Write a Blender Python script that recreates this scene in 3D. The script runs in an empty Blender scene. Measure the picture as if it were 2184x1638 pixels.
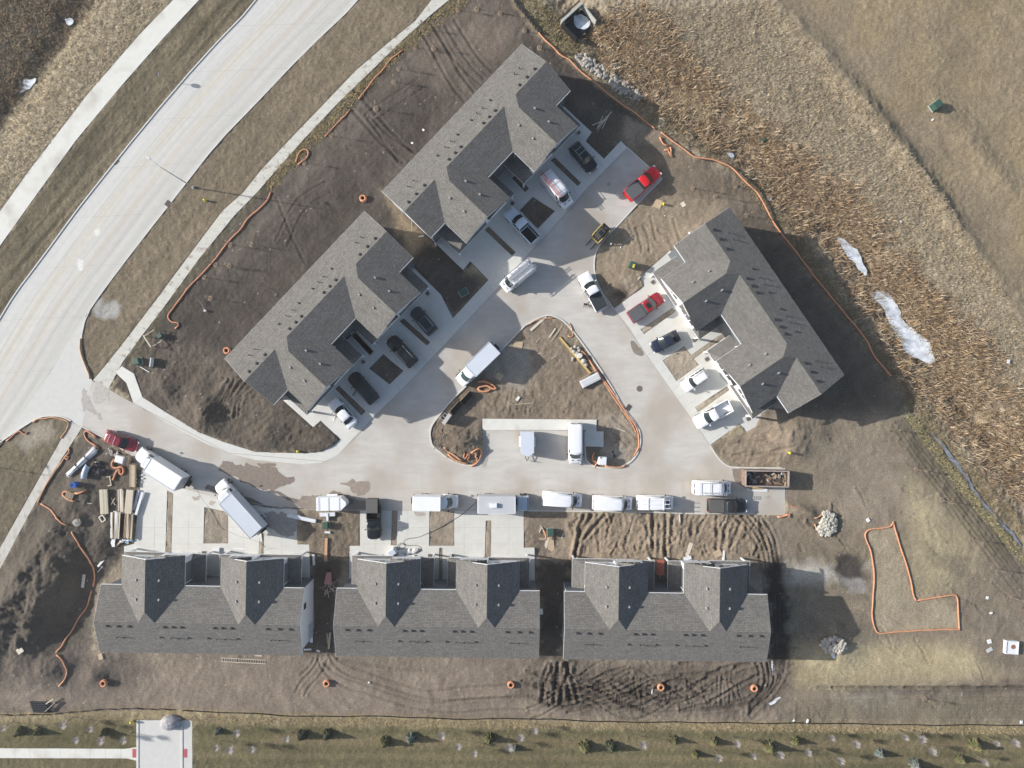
import bpy, bmesh, math, random
import numpy as np
from mathutils import Vector, Matrix
from mathutils.geometry import tessellate_polygon
SC=bpy.context.scene
COL=SC.collection
random.seed(7); RNG=np.random.default_rng(11)
# ------------------------------------------------------------ camera, sky, sun, exposure
S=0.068; CAMH=98.0; CX,CY=1092.0,819.0      # metres per photo pixel on the ground, flying height, nadir
cam=bpy.data.cameras.new('camera'); camo=bpy.data.objects.new('camera',cam); COL.objects.link(camo)
camo.location=(0,0,CAMH); camo.rotation_euler=(0,0,0)
cam.sensor_width=36; cam.lens=36/(2*(1092*S)/CAMH); cam.clip_end=6000; cam.clip_start=1
SC.camera=camo
SUN_EL=24.2; SH_ANG=-9.5                     # shadows run to the right and slightly down
EL=math.radians(SUN_EL); A=math.radians(SH_ANG)
sdir=Vector((-math.cos(A)*math.cos(EL),-math.sin(A)*math.cos(EL),math.sin(EL)))   # towards the sun
w=bpy.data.worlds.new("World"); SC.world=w; w.use_nodes=True
nt=w.node_tree; nt.nodes.clear()
sky=nt.nodes.new('ShaderNodeTexSky'); sky.sky_type='NISHITA'; sky.sun_disc=False
sky.sun_elevation=EL; sky.sun_rotation=math.atan2(sdir.x,sdir.y); sky.air_density=1.0; sky.dust_density=2.0; sky.ozone_density=1.0
bg=nt.nodes.new('ShaderNodeBackground'); bg.inputs['Strength'].default_value=0.098
wo=nt.nodes.new('ShaderNodeOutputWorld'); nt.links.new(sky.outputs[0],bg.inputs[0]); nt.links.new(bg.outputs[0],wo.inputs[0])
sl=bpy.data.lights.new('sun','SUN'); sl.energy=4.5; sl.angle=math.radians(0.5); sl.color=(1.0,0.965,0.915)
so=bpy.data.objects.new('sun',sl); COL.objects.link(so); so.rotation_euler=sdir.to_track_quat('Z','Y').to_euler()
SC.view_settings.view_transform='Standard'; SC.view_settings.look='None'; SC.view_settings.gamma=1
SC.view_settings.exposure=0.62; SC.view_settings.use_curve_mapping=False
# ------------------------------------------------------------ helpers
def W(px,py,z=0.0):
    k=(CAMH-z)/CAMH*S
    return ((px-CX)*k,-(py-CY)*k)
def W3(px,py,z=0.0):
    x,y=W(px,py,z); return Vector((x,y,z))
def lin(c):
    return tuple(((v/255)/12.92 if v/255<=0.04045 else ((v/255+0.055)/1.055)**2.4) for v in c)
def tag(o,label=None,cat=None,group=None,kind=None):
    if label: o['label']=label
    if cat: o['category']=cat
    if group: o['group']=group
    if kind: o['kind']=kind
    return o
def empty(name,loc,rz=0,label=None,cat=None,group=None):
    o=bpy.data.objects.new(name,None); COL.objects.link(o); o.location=loc; o.rotation_euler=(0,0,rz); o.empty_display_size=.3
    return tag(o,label,cat,group)
def mkobj(name,me,mat=None,parent=None,smooth=False):
    if mat is not None:
        for m in (mat if isinstance(mat,(list,tuple)) else [mat]): me.materials.append(m)
    if smooth:
        me.polygons.foreach_set('use_smooth',[True]*len(me.polygons))
    o=bpy.data.objects.new(name,me); COL.objects.link(o)
    if parent is not None: o.parent=parent
    return o
def copy_tree(o,parent=None):
    c=o.copy(); COL.objects.link(c)
    if parent is not None: c.parent=parent
    for ch in list(o.children): copy_tree(ch,c)
    return c
class MB:
    def __init__(s): s.v=[]; s.f=[]; s.uv=None
    def add(s,vs,fs):
        n=len(s.v); s.v+= [tuple(p) for p in vs]; s.f+=[tuple(i+n for i in f) for f in fs]; return s
    def box(s,c,d,rz=0,rx=0,ry=0,taper=1.0):
        hx,hy,hz=d[0]/2,d[1]/2,d[2]/2; M=Matrix.Translation(c)@Matrix.Rotation(rz,4,'Z')@Matrix.Rotation(ry,4,'Y')@Matrix.Rotation(rx,4,'X')
        vs=[]
        for z in(-1,1):
            t=taper if z>0 else 1
            for x,y in((-1,-1),(1,-1),(1,1),(-1,1)): vs.append(M@Vector((x*hx*t,y*hy*t,z*hz)))
        return s.add(vs,[(3,2,1,0),(4,5,6,7),(0,1,5,4),(1,2,6,5),(2,3,7,6),(3,0,4,7)])
    def rbox(s,c,d,r=.08,rz=0):   # box with chamfered vertical and top edges
        hx,hy,hz=d[0]/2,d[1]/2,d[2]/2; M=Matrix.Translation(c)@Matrix.Rotation(rz,4,'Z')
        def ring(ix,z):
            a=hx-ix;b=hy-ix;q=max(r-ix,0.001)*.7+.001
            return [M@Vector(p) for p in((-a,-b+q,z),(-a+q,-b,z),(a-q,-b,z),(a,-b+q,z),(a,b-q,z),(a-q,b,z),(-a+q,b,z),(-a,b-q,z))]
        rs=[ring(0,-hz),ring(0,hz-r),ring(r*.35,hz-r*.3),ring(r,hz)]
        return s.loft(rs)
    def loft(s,rings,cap=True):
        n=len(rings[0]); base=len(s.v); fs=[]
        for r in rings: s.v+=[tuple(p) for p in r]
        for k in range(len(rings)-1):
            for i in range(n):
                a=base+k*n+i;b=base+k*n+(i+1)%n;c=b+n;d=a+n
                fs.append((a,b,c,d))
        if cap:
            fs.append(tuple(base+i for i in reversed(range(n)))); fs.append(tuple(base+(len(rings)-1)*n+i for i in range(n)))
        s.f+=fs; return s
    def cyl(s,p0,p1,r0,r1=None,n=10,cap=True):
        p0=Vector(p0);p1=Vector(p1); r1=r0 if r1 is None else r1
        d=(p1-p0).normalized(); a=d.orthogonal().normalized(); b=d.cross(a)
        rg=lambda p,r:[p+(a*math.cos(t)+b*math.sin(t))*r for t in [2*math.pi*i/n for i in range(n)]]
        return s.loft([rg(p0,r0),rg(p1,r1)],cap)
    def tube(s,pts,r,n=7,closed=False):
        pts=[Vector(p) for p in pts]; rings=[]
        for i,p in enumerate(pts):
            if closed: t=pts[(i+1)%len(pts)]-pts[i-1]
            else: t=pts[min(i+1,len(pts)-1)]-pts[max(i-1,0)]
            t.normalize(); up=Vector((0,0,1)) if abs(t.z)<.95 else Vector((1,0,0))
            a=t.cross(up).normalized(); b=a.cross(t)
            rr=r[i] if isinstance(r,(list,tuple)) else r
            rings.append([p+(a*math.cos(q)+b*math.sin(q))*rr for q in [2*math.pi*j/n for j in range(n)]])
        if closed: rings.append(rings[0]); return s.loft(rings,False)
        return s.loft(rings,True)
    def quad(s,*p): return s.add(p,[tuple(range(len(p)))])
    def poly(s,pts,z,holes=()):
        loops=[[Vector((x,y,0)) for x,y in l] for l in [pts]+list(holes)]
        tris=tessellate_polygon(loops); flat=[p for l in loops for p in l]
        n=len(s.v); s.v+=[(p.x,p.y,z) for p in flat]
        for t in tris:
            a,b,c=[flat[i] for i in t]
            cr=(b.x-a.x)*(c.y-a.y)-(b.y-a.y)*(c.x-a.x)
            s.f.append(tuple(n+i for i in (t if cr>0 else (t[0],t[2],t[1]))))
        return s
    def prism(s,pts,z0,z1,holes=()):
        s.poly(pts,z1,holes)
        for k,l in enumerate([pts]+list(holes)):
            ar=sum(l[i-1][0]*l[i][1]-l[i][0]*l[i-1][1] for i in range(len(l)))
            if (ar<0)==(k==0): l=l[::-1]
            n=len(s.v); m=len(l)
            s.v+=[(x,y,z0) for x,y in l]+[(x,y,z1) for x,y in l]
            for i in range(m): s.f.append((n+i,n+(i+1)%m,n+m+(i+1)%m,n+m+i))
        return s
    def ribbon(s,path,wd,z0,z1,off=0):   # flat topped strip along a 2D path
        P=[Vector((p[0],p[1])) for p in path]; L=[];R=[]
        for i in range(len(P)):
            t=(P[min(i+1,len(P)-1)]-P[max(i-1,0)]).normalized(); nrm=Vector((-t.y,t.x))
            L.append(P[i]+nrm*(off+wd/2)); R.append(P[i]+nrm*(off-wd/2))
        rings=[[(l.x,l.y,z0),(l.x,l.y,z1),(r.x,r.y,z1),(r.x,r.y,z0)] for l,r in zip(L,R)]
        return s.loft(rings,True)
    def sphere(s,c,r,n=8,m=5,sc=(1,1,1),jit=0):
        c=Vector(c); vs=[]; fs=[]
        for i in range(m+1):
            ph=math.pi*i/m
            for j in range(n):
                th=2*math.pi*j/n; q=1+random.uniform(-jit,jit)
                vs.append((c.x+r*sc[0]*q*math.sin(ph)*math.cos(th),c.y+r*sc[1]*q*math.sin(ph)*math.sin(th),c.z+r*sc[2]*q*math.cos(ph)))
        for i in range(m):
            for j in range(n): fs.append((i*n+j,(i+1)*n+j,(i+1)*n+(j+1)%n,i*n+(j+1)%n))
        return s.add(vs,fs)
    def build(s,name,mat=None,parent=None,smooth=False):
        me=bpy.data.meshes.new(name); me.from_pydata(s.v,[],s.f); me.update()
        bm=bmesh.new(); bm.from_mesh(me); bmesh.ops.remove_doubles(bm,verts=bm.verts,dist=1e-5); bmesh.ops.recalc_face_normals(bm,faces=bm.faces); bm.to_mesh(me); bm.free()
        return mkobj(name,me,mat,parent,smooth)
    def raw(s,name,mat=None,parent=None,smooth=False):
        me=bpy.data.meshes.new(name); me.from_pydata(s.v,[],s.f); me.update()
        return mkobj(name,me,mat,parent,smooth)
# ------------------------------------------------------------ materials
MATS={}
def mat(name,rgb,rough=.7,var=0.0,vscale=3.0,metal=0,bump=0,bscale=20,coat=0,stain=None,stretch=None):
    if name in MATS: return MATS[name]
    m=bpy.data.materials.new(name); m.use_nodes=True; n=m.node_tree; N=n.nodes; Lk=n.links
    b=N['Principled BSDF']; b.inputs['Base Color'].default_value=(*rgb,1); b.inputs['Roughness'].default_value=rough; b.inputs['Metallic'].default_value=metal
    if coat: b.inputs['Coat Weight'].default_value=coat; b.inputs['Coat Roughness'].default_value=.08
    tc=N.new('ShaderNodeTexCoord'); geo=N.new('ShaderNodeNewGeometry')
    vec=tc.outputs['Object']
    if stretch:
        mp=N.new('ShaderNodeMapping'); mp.inputs['Scale'].default_value=stretch; Lk.new(vec,mp.inputs[0]); vec=mp.outputs[0]
    if var:
        t=N.new('ShaderNodeTexNoise'); t.inputs['Scale'].default_value=vscale; t.inputs['Detail'].default_value=6; t.inputs['Roughness'].default_value=.65; Lk.new(vec,t.inputs['Vector'])
        r=N.new('ShaderNodeMapRange'); r.inputs[1].default_value=.3; r.inputs[2].default_value=.7; r.inputs[3].default_value=1-var; r.inputs[4].default_value=1+var; Lk.new(t.outputs[0],r.inputs[0])
        mx=N.new('ShaderNodeMix'); mx.data_type='RGBA'; mx.blend_type='MULTIPLY'; mx.inputs[0].default_value=1
        mx.inputs[6].default_value=(*rgb,1); Lk.new(r.outputs[0],mx.inputs[7]); cur=mx.outputs[2]
        if stain:   # (rgb, scale, lo, hi)
            t2=N.new('ShaderNodeTexNoise'); t2.inputs['Scale'].default_value=stain[1]; t2.inputs['Detail'].default_value=5; Lk.new(tc.outputs['Object'],t2.inputs['Vector'])
            r2=N.new('ShaderNodeMapRange'); r2.inputs[1].default_value=stain[2]; r2.inputs[2].default_value=stain[3]; Lk.new(t2.outputs[0],r2.inputs[0])
            m2=N.new('ShaderNodeMix'); m2.data_type='RGBA'; Lk.new(r2.outputs[0],m2.inputs[0]); Lk.new(cur,m2.inputs[6]); m2.inputs[7].default_value=(*stain[0],1); cur=m2.outputs[2]
        Lk.new(cur,b.inputs['Base Color'])
    if bump:
        t=N.new('ShaderNodeTexNoise'); t.inputs['Scale'].default_value=bscale; t.inputs['Detail'].default_value=5; Lk.new(vec,t.inputs['Vector'])
        bp=N.new('ShaderNodeBump'); bp.inputs['Strength'].default_value=bump; bp.inputs['Distance'].default_value=.05; Lk.new(t.outputs[0],bp.inputs['Height']); Lk.new(bp.outputs[0],b.inputs['Normal'])
    MATS[name]=m; return m
def paint(name,rgb,rough=.32): return mat(name,rgb,rough,var=.04,vscale=2.0,coat=.5)
# ------------------------------------------------------------ paving outlines (photo pixels on the ground)
def PX(l): return [W(x,y) for x,y in l]
roadL=[(900,-480),(700,-205),(545,7),(437,118),(305,272),(195,410),(162,452),(87,555),(32,627),(0,680),(-60,780),(-160,960),(-300,1200)]
roadR=[(1150,-480),(930,-205),(768,0),(650,111),(545,222),(462,307),(390,400),(292,525),(220,620),(184,672),(110,800),(0,948),(-40,1010),(-140,1190)]
main_road=roadL+[(-500,1600),(-300,1600)]+[(-140,1190),(-40,1010),(0,948),(0,944),(20,930),(50,910),(82,890),(112,886),(135,889),(152,898),(175,910),(197,812),(190,792),(172,727),(184,672),(220,620),(292,525),(390,400),(462,307),(545,222),(650,111),(768,0),(930,-205),(1150,-480)]
street=[(184,672),(172,727),(175,760),(190,792),(197,812),(232,830),(285,860),(362,905),(437,945),(487,966),(545,981),(646,990),(686,987),(721,970),(758,930),(798,887),(868,820),(958,725),(1043,635),(1122,547),(1212,447),(1252,400),(1338,315),(1412,382),(1362,432),(1314,485),(1284,515),(1272,535),(1267,555),(1268,585),(1278,615),(1309,659),(1342,697),(1380,760),(1422,820),(1482,902),(1514,950),(1532,978),(1547,992),(1563,997),(1674,998),(1675,1099),(1504,1096),(1367,1092),(1117,1089),(768,1088),(634,1087),(545,1082),(462,1062),(357,1032),(303,1000),(275,967),(225,935),(175,910),(152,898),(110,800)]
island=[(1119,695),(1140,682),(1157,675),(1172,672),(1184,675),(1199,683),(1212,695),(1242,732),(1297,812),(1329,870),(1362,912),(1367,937),(1362,962),(1352,978),(1338,990),(1317,997),(1289,999),(1267,995),(1252,985),(1248,970),(1247,918),(1030,917),(1030,960),(1028,975),(1022,986),(1013,992),(991,992),(958,980),(923,952),(919,940),(917,925),(920,910),(928,897),(966,850),(993,825)]
walk_trail=[(620,-300),(370,0),(300,72),(187,202),(62,365),(30,410),(0,452),(-120,640),(-120,720),(0,525),(82,410),(162,300),(262,180),(350,80),(425,0),(690,-300)]
walk_inner=[(1240,-300),(921,0),(886,45),(828,92),(758,152),(696,217),(621,295),(558,362),(520,410),(475,450),(400,550),(337,635),(275,717),(225,780),(199,811),(232,829),(262,772),(300,720),(350,655),(425,552),(500,460),(547,412),(588,365),(653,292),(721,220),(783,160),(863,82),(921,30),(958,0),(1290,-300)]
walk_spur=[(247,795),(260,781),(286,797),(304,847),(350,877),(425,922),(475,942),(545,964),(646,967),(683,964),(711,950),(725,936),(668,911),(690,880),(700,860),(722,838),(800,758),(872,690),(888,668),(870,655),(640,900),(560,860),(590,820),(868,560),(878,563),(940,628),(966,679),(1043,597),(1003,557),(988,576),(974,563),(925,505),(960,470),(1180,250),(1208,238),(1262,282),(1249,301),(1288,339),(1324,301),(1337.5,314.5)]
apronA=[(285,859),(304,847),(350,877),(425,922),(475,942),(545,964),(646,967),(683,964),(711,950),(725,936),(684,897),(668,911),(600,850),(790,680),(850,590),(872,560),(940,628),(966,679),(1042,597),(1045,633),(958,725),(868,820),(798,887),(758,930),(721,970),(686,987),(646,990),(545,981),(487,966),(437,945),(362,905)]
apronB=[(1042,597),(1003,557),(988,576),(974,563),(915,505),(960,440),(1190,215),(1262,282),(1249,301),(1288,339),(1324,301),(1338,315),(1252,400),(1212,447),(1122,547),(1045,633)]
apronC=[(1309,659),(1374,610),(1364,591),(1429,535),(1470,560),(1660,850),(1624,880),(1612,910),(1592,921),(1577,904),(1514,949),(1482,902),(1422,820),(1380,760),(1342,697)]
apronD=[(303,1000),(357,1032),(462,1062),(545,1082),(634,1087),(634,1161),(660,1161),(662,1262),(630,1262),(265,1230),(265,1165),(287,1160)]
apronE=[(768,1088),(1117,1089),(1117,1168),(1140,1168),(1141,1275),(1080,1275),(745,1262),(745,1164),(768,1164)]
walk_island=[(1029,893),(1272,895),(1272,920),(1287,920),(1287,953),(1249,952),(1249,917),(1029,917)]
walk_sw=[(152,900),(90,1010),(0,1170),(-60,1280),(-60,1330),(0,1214),(60,1102),(105,1020),(176,911)]
pad_s=[(294,1536),(410,1536),(410,1569),(411,1700),(294,1700)]
walk_s=[(-120,1595),(270,1597),(292,1593),(292,1622),(270,1617),(-120,1616)]
holes={'A':[[(852,685),(861,679),(918,730),(910,737)],[(715,829),(723,822),(780,877),(771,886)],[(787,786),(818,755),(831,767),(861,791),(831,820)],[(746,711),(754,704),(797,750),(789,758)]],
'B':[[(1174,342),(1183,335),(1239,390),(1232,397)],[(1034,491),(1042,483),(1100,538),(1092,546)],[(1108,449),(1136,420),(1184,450),(1147,488)],[(1092,380),(1100,373),(1128,402),(1120,410)]],
'C':[[(1366,703),(1434,656),(1441,664),(1374,713)],[(1413,769),(1459,738),(1474,757),(1548,706),(1556,712),(1480,765),(1491,778),(1443,813)],[(1482,869),(1551,823),(1556,832),(1489,879)]],
'D':[[(357,1046),(370,1052),(366,1180),(353,1180)],[(436,1081),(487,1092),(487,1159),(434,1159)],[(555,1135),(564,1137),(562,1182),(552,1182)]],
'E':[[(836,1089),(848,1089),(846,1163),(834,1163)],[(916,1090),(969,1090),(969,1164),(915,1164)],[(1036,1110),(1048,1110),(1047,1190),(1034,1190)],[(937,1168),(944,1168),(944,1250),(936,1250)]]}
# ------------------------------------------------------------ terrain, one sheet
def vnoise(x,y,sc,seed,oct=4,gain=.5):
    out=np.zeros_like(x); amp=1;tot=0
    for o in range(oct):
        r=np.random.default_rng(seed*97+o); T=r.random((256,256))
        u=x/sc+37.1*o+500; v=y/sc+11.7*o+500; iu=np.floor(u).astype(int); iv=np.floor(v).astype(int); fu=u-iu; fv=v-iv
        fu=fu*fu*(3-2*fu); fv=fv*fv*(3-2*fv); g=lambda a,b:T[a%256,b%256]
        out+=amp*((g(iu,iv)*(1-fu)+g(iu+1,iv)*fu)*(1-fv)+(g(iu,iv+1)*(1-fu)+g(iu+1,iv+1)*fu)*fv); tot+=amp; amp*=gain; sc/=2
    return out/tot-.5
STEP=.16
fx=np.arange(-78,78.01,STEP); fy=np.arange(-60,60.01,STEP)
cs=np.array([90,110,150,220,400,900,2500.])
xs=np.concatenate([-cs[::-1],fx,cs]); ys=np.concatenate([-cs[::-1],fy,cs])
GX,GY=np.meshgrid(xs,ys); NX,NY=len(xs),len(ys)
def inpoly(poly,X,Y):
    m=np.zeros(X.shape,bool); p=np.array(poly); x0,y0=p.min(0); x1,y1=p.max(0)
    sx=np.where((xs>=x0)&(xs<=x1))[0]; sy=np.where((ys>=y0)&(ys<=y1))[0]
    if len(sx)==0 or len(sy)==0: return m
    a,b,c,d=sy[0],sy[-1]+1,sx[0],sx[-1]+1
    x=X[a:b,c:d]; y=Y[a:b,c:d]; r=np.zeros(x.shape,bool); j=len(p)-1
    for i in range(len(p)):
        xi,yi=p[i]; xj,yj=p[j]
        if yi!=yj: r^=((yi>y)!=(yj>y))&(x<(xj-xi)*(y-yi)/(yj-yi)+xi)
        j=i
    m[a:b,c:d]=r; return m
def pdist(path,X,Y,R,closed=False):      # distance to a polyline (far=99) plus the running length
    p=np.array(path,float)
    if closed: p=np.vstack([p,p[:1]])
    D=np.full(X.shape,99.); T=np.zeros(X.shape); SG=np.zeros(X.shape); ln=0
    for i in range(len(p)-1):
        a,b=p[i],p[i+1]; d=b-a; l=math.hypot(*d)
        if l<1e-6: continue
        x0,x1=min(a[0],b[0])-R,max(a[0],b[0])+R; y0,y1=min(a[1],b[1])-R,max(a[1],b[1])+R
        c0,c1=np.searchsorted(xs,[x0,x1]); r0,r1=np.searchsorted(ys,[y0,y1])
        if c1>c0 and r1>r0:
            x=X[r0:r1,c0:c1]-a[0]; y=Y[r0:r1,c0:c1]-a[1]; t=np.clip((x*d[0]+y*d[1])/l/l,0,1)
            q=np.hypot(x-t*d[0],y-t*d[1]); cur=D[r0:r1,c0:c1]; up=q<cur
            T[r0:r1,c0:c1]=np.where(up,ln+t*l,T[r0:r1,c0:c1]); SG[r0:r1,c0:c1]=np.where(up,np.sign(x*d[1]-y*d[0]),SG[r0:r1,c0:c1]); D[r0:r1,c0:c1]=np.where(up,q,cur)
        ln+=l
    return D,T,SG
def sm(a,b,x): t=np.clip((x-a)/(b-a),0,1); return t*t*(3-2*t)
ALB=1.0
def C(r,g,b):
    v=np.array(lin((r,g,b))); l=v@np.array([.3,.59,.11]); return (v*.82+l*.18)*np.array([1.0,.988,.955])*ALB
nz={k:vnoise(GX,GY,s,i+1,4,.6) for i,(k,s) in enumerate([('a',.45),('b',1.6),('c',6.),('d',20.),('e',.9)])}
def st_noise(ang,s1,s2,seed):
    ca,sa=math.cos(ang),math.sin(ang); u=GX*ca+GY*sa; v=-GX*sa+GY*ca
    return vnoise(u/s1,v/s2,1.,seed,3,.6)
ground_rgb=np.zeros(GX.shape+(3,)); ground_rgb[:]=C(152,140,114)
Z=np.zeros(GX.shape); ROUGH=np.full(GX.shape,.10); GRASS=np.ones(GX.shape)
def zone(px,rgb,soft=.8,rough=None,grass=None,mix=1.0,wob=2.0):
    P=PX(px); inside=inpoly(P,GX,GY); D,_,_=pdist(P,GX,GY,soft*2+wob+1,True)
    sd=np.where(inside,-np.minimum(D,20),np.minimum(D,20))+nz['b']*wob+nz['a']*wob*.5
    m=(1-sm(-soft,soft,sd))*mix; 
    ground_rgb[:]=ground_rgb*(1-m[...,None])+C(*rgb)*m[...,None]
    if rough is not None: ROUGH[:]=ROUGH*(1-m)+rough*m
    if grass is not None: GRASS[:]=GRASS*(1-m)+grass*m
    return m
# --- upper left beyond and beside the road
zone([(-900,-900),(1300,-900),(960,0),(235,812),(-60,1310),(-900,1310)],(126,113,92),.4,.09,.8)
zone([(-600,-600),(560,-600),(370,0),(187,202),(0,452),(-600,1200)],(168,153,124),.4,.13,1)
zone([(-600,-600),(330,-200),(215,0),(150,70),(60,170),(0,265),(-600,900)],(124,110,90),1.5,.16,1)
zone([(-200,-200),(150,-60),(110,20),(60,75),(20,150),(-200,300)],(104,98,84),3,.16,1)
m_mown=zone([(700,-300),(425,0),(350,80),(262,180),(162,300),(82,410),(0,525),(-120,720),(-160,960),(0,680),(87,555),(195,410),(305,272),(437,118),(545,7),(900,-480)],(110,100,79),.3,.08,1)
# --- dark topsoil of the site, left and top
zone([(1180,-300),(958,0),(863,82),(721,220),(588,365),(500,460),(350,655),(232,829),(290,860),(430,925),(560,967),(690,966),(780,900),(1000,560),(1060,480),(1400,300),(1395,270),(1277,182),(1214,127),(1150,70),(1085,-10)],(82,75,69),.5,.10,0)
zone([(905,50),(980,0),(1085,-5),(1150,72),(1100,95),(1000,150),(960,220),(905,180),(860,130)],(112,100,89),2.5,.07,0,.9)
zone([(640,330),(740,240),(840,140),(900,110),(880,180),(800,250),(760,330),(690,370),(600,480),(520,540),(470,580),(500,500)],(106,97,87),3,.06,0,.85,5)
zone([(1010,130),(960,230),(880,340),(810,400),(850,330),(900,250),(950,170)],(80,73,67),2.5,.12,0,.7,4)
zone([(480,720),(560,620),(700,480),(760,440),(780,460),(640,640),(520,760)],(78,72,65),2.5,.10,0,.8,4)
zone([(740,330),(800,370),(790,410),(700,420),(640,450),(660,390)],(80,72,66),3,.09,0,.6,5)
zone([(380,590),(470,570),(540,500),(600,440),(560,430),(500,470),(420,570)],(104,96,88),2,.06,0,.7,4)
zone([(240,800),(300,700),(380,720),(470,760),(590,860),(700,930),(640,965),(540,960),(420,920),(300,850)],(104,94,83),2,.17,0,.8)
zone([(848,455),(812,405),(870,470),(925,520),(905,520),(880,560),(855,500)],(150,132,104),1,.07,.3,.8)
zone([(958,0),(863,82),(721,220),(588,365),(500,460),(350,655),(262,772),(275,778),(365,655),(520,460),(605,365),(735,225),(875,88),(975,0)],(100,94,74),.5,.10,.7,.75,1.0)
zone([(205,630),(222,645),(245,645),(255,655),(250,672),(225,680),(205,675),(196,660)],(176,174,170),.5,.05,.2,.9,1.2); zone([(210,662),(218,645),(224,650),(216,675)],(120,122,128),.4,.05,.2,.7,.5)
# --- verge lower left
zone([(0,948),(50,910),(112,886),(152,900),(90,1010),(0,1170),(-60,1280),(-400,1500),(-300,1200)],(112,102,82),.4,.08,.9)
zone([(75,905),(110,900),(110,930),(60,960),(20,945)],(168,158,142),1,.05,.2,.7)
zone([(176,911),(225,935),(275,967),(300,1000),(287,1160),(262,1185),(215,1250),(200,1400),(230,1530),(-400,1530),(-400,1500),(-60,1330),(0,1214),(60,1102),(105,1020)],(100,92,82),.5,.10,0)
zone([(90,1075),(180,1120),(205,1230),(190,1300),(130,1390),(60,1400),(0,1380),(-20,1300),(0,1220),(50,1110)],(86,79,71),1.5,.10,0,.9)
# --- creek side, right
zone([(1085,-10),(1150,72),(1214,127),(1277,182),(1400,275),(1480,335),(1560,357),(1617,410),(1700,540),(1803,672),(1900,802),(1950,900),(2060,1040),(2184,1190),(2700,1800),(2700,-900),(1100,-900)],(156,142,118),.6,.16,1)
zone([(1640,-900),(1640,0),(1740,100),(1830,210),(1930,320),(2010,420),(2100,560),(2184,690),(2900,1500),(2900,-900)],(146,130,103),1.2,.07,.8)
zone([(1640,-900),(1640,0),(1740,100),(1830,210),(1930,320),(2010,420),(2100,560),(2184,690),(2184,560),(2080,400),(2000,250),(1900,130),(1800,0),(1800,-900)],(136,121,99),3.5,.06,.8,.8)
zone([(1155,0),(1400,40),(1480,120),(1560,200),(1700,340),(1830,430),(1920,560),(2000,660),(2100,760),(2184,900),(2184,1100),(2080,1000),(1960,850),(1880,740),(1790,600),(1700,500),(1600,380),(1500,300),(1400,230),(1300,140),(1190,60)],(140,122,97),2.8,.2,1,.9,5)
zone([(1250,100),(1330,180),(1420,250),(1480,300),(1560,350),(1620,400),(1700,540),(1900,800),(2184,1190),(2184,1130),(1980,890),(1850,690),(1700,480),(1600,370),(1480,270),(1330,130)],(112,101,80),1.2,.16,.8,.8)
for c,(ax,ay) in {(1560,120):(60,90),(1700,230):(70,60),(1960,400):(80,60),(1850,520):(90,50),(1660,300):(50,40)}.items():
    zone([(c[0]+ax*math.cos(t),c[1]+ay*math.sin(t)) for t in np.linspace(0,6.2,10)],(142,127,105),3,.18,1,.7)
for i in range(26):
    q=np.random.default_rng(900+i); cx,cy=q.uniform(1750,2230),q.uniform(-30,620)
    if cy>1.15*(cx-1640)+60: continue
    zone([(cx+q.uniform(15,60)*math.cos(t),cy+q.uniform(15,70)*math.sin(t)) for t in np.linspace(0,6.0,8)],(158,139,100),2.5,.06,.8,.38,4)
# --- soil of the site centre and right
zone([(1262,282),(1330,240),(1400,275),(1480,335),(1560,357),(1617,410),(1700,540),(1803,672),(1900,802),(1950,900),(2060,1040),(2184,1190),(2900,2000),(2900,1541),(1100,1541),(230,1530),(200,1400),(215,1250),(262,1185),(660,1161),(634,1090),(1110,1090),(1674,1099),(1674,998),(1563,997),(1514,950),(1592,921),(1560,700),(1429,535),(1309,659),(1267,585),(1272,535),(1412,382)],(138,125,109),.5,.08,0)
zone([(1272,535),(1330,470),(1412,400),(1480,400),(1560,440),(1500,480),(1435,525),(1364,591),(1309,659),(1267,585)],(140,125,104),1,.10,0,.9)
zone([(1290,330),(1400,275),(1480,335),(1590,390),(1640,450),(1560,430),(1412,385)],(122,108,90),1.5,.06,0,.9)
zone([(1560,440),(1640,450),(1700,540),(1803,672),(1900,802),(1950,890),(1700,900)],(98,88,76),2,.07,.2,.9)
zone([(1514,950),(1592,921),(1700,890),(1705,990),(1563,996)],(146,130,110),1,.12,0,.9)
zone([(1700,895),(1950,880),(2060,1040),(2184,1190),(2184,1540),(1690,1541),(1680,1200),(1690,1000)],(134,121,102),2,.05,0,1)
zone([(1760,950),(1860,930),(1940,1010),(1950,1100),(1880,1140),(1780,1100),(1750,1010)],(142,129,113),3,.03,0,.8)
zone([(1950,890),(2060,1030),(2184,1190),(2184,1290),(2060,1130),(1950,980),(1905,900)],(108,99,82),2,.13,.3,.95)
zone([(1935,860),(2070,1030),(2184,1170),(2184,1200),(2060,1050),(1925,880)],(150,140,108),.6,.10,.8,.8)
zone([(1930,1020),(2010,1090),(2100,1200),(2140,1290),(2040,1260),(1960,1270),(1940,1180)],(174,160,124),3,.08,.4,.85,5)
zone([(1850,1132),(1905,1118),(1930,1190),(1945,1270),(2038,1268),(2045,1340),(1872,1350),(1857,1200)],(160,146,121),.4,.06,.4,.95,.5)
zone([(1700,1380),(1830,1370),(1950,1370),(2080,1385),(2120,1440),(1990,1455),(1800,1465),(1700,1450)],(174,159,122),1.8,.05,.5,.9)
zone([(1680,1385),(1720,1400),(1760,1440),(1740,1460),(1690,1450)],(156,142,108),1.5,.05,.5,.8)
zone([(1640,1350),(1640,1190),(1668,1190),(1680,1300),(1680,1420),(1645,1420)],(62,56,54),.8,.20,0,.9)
zone([(1150,1195),(1222,1190),(1205,1260),(1200,1410),(1147,1410),(1150,1260)],(78,70,63),.8,.10,0,.9)
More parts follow.
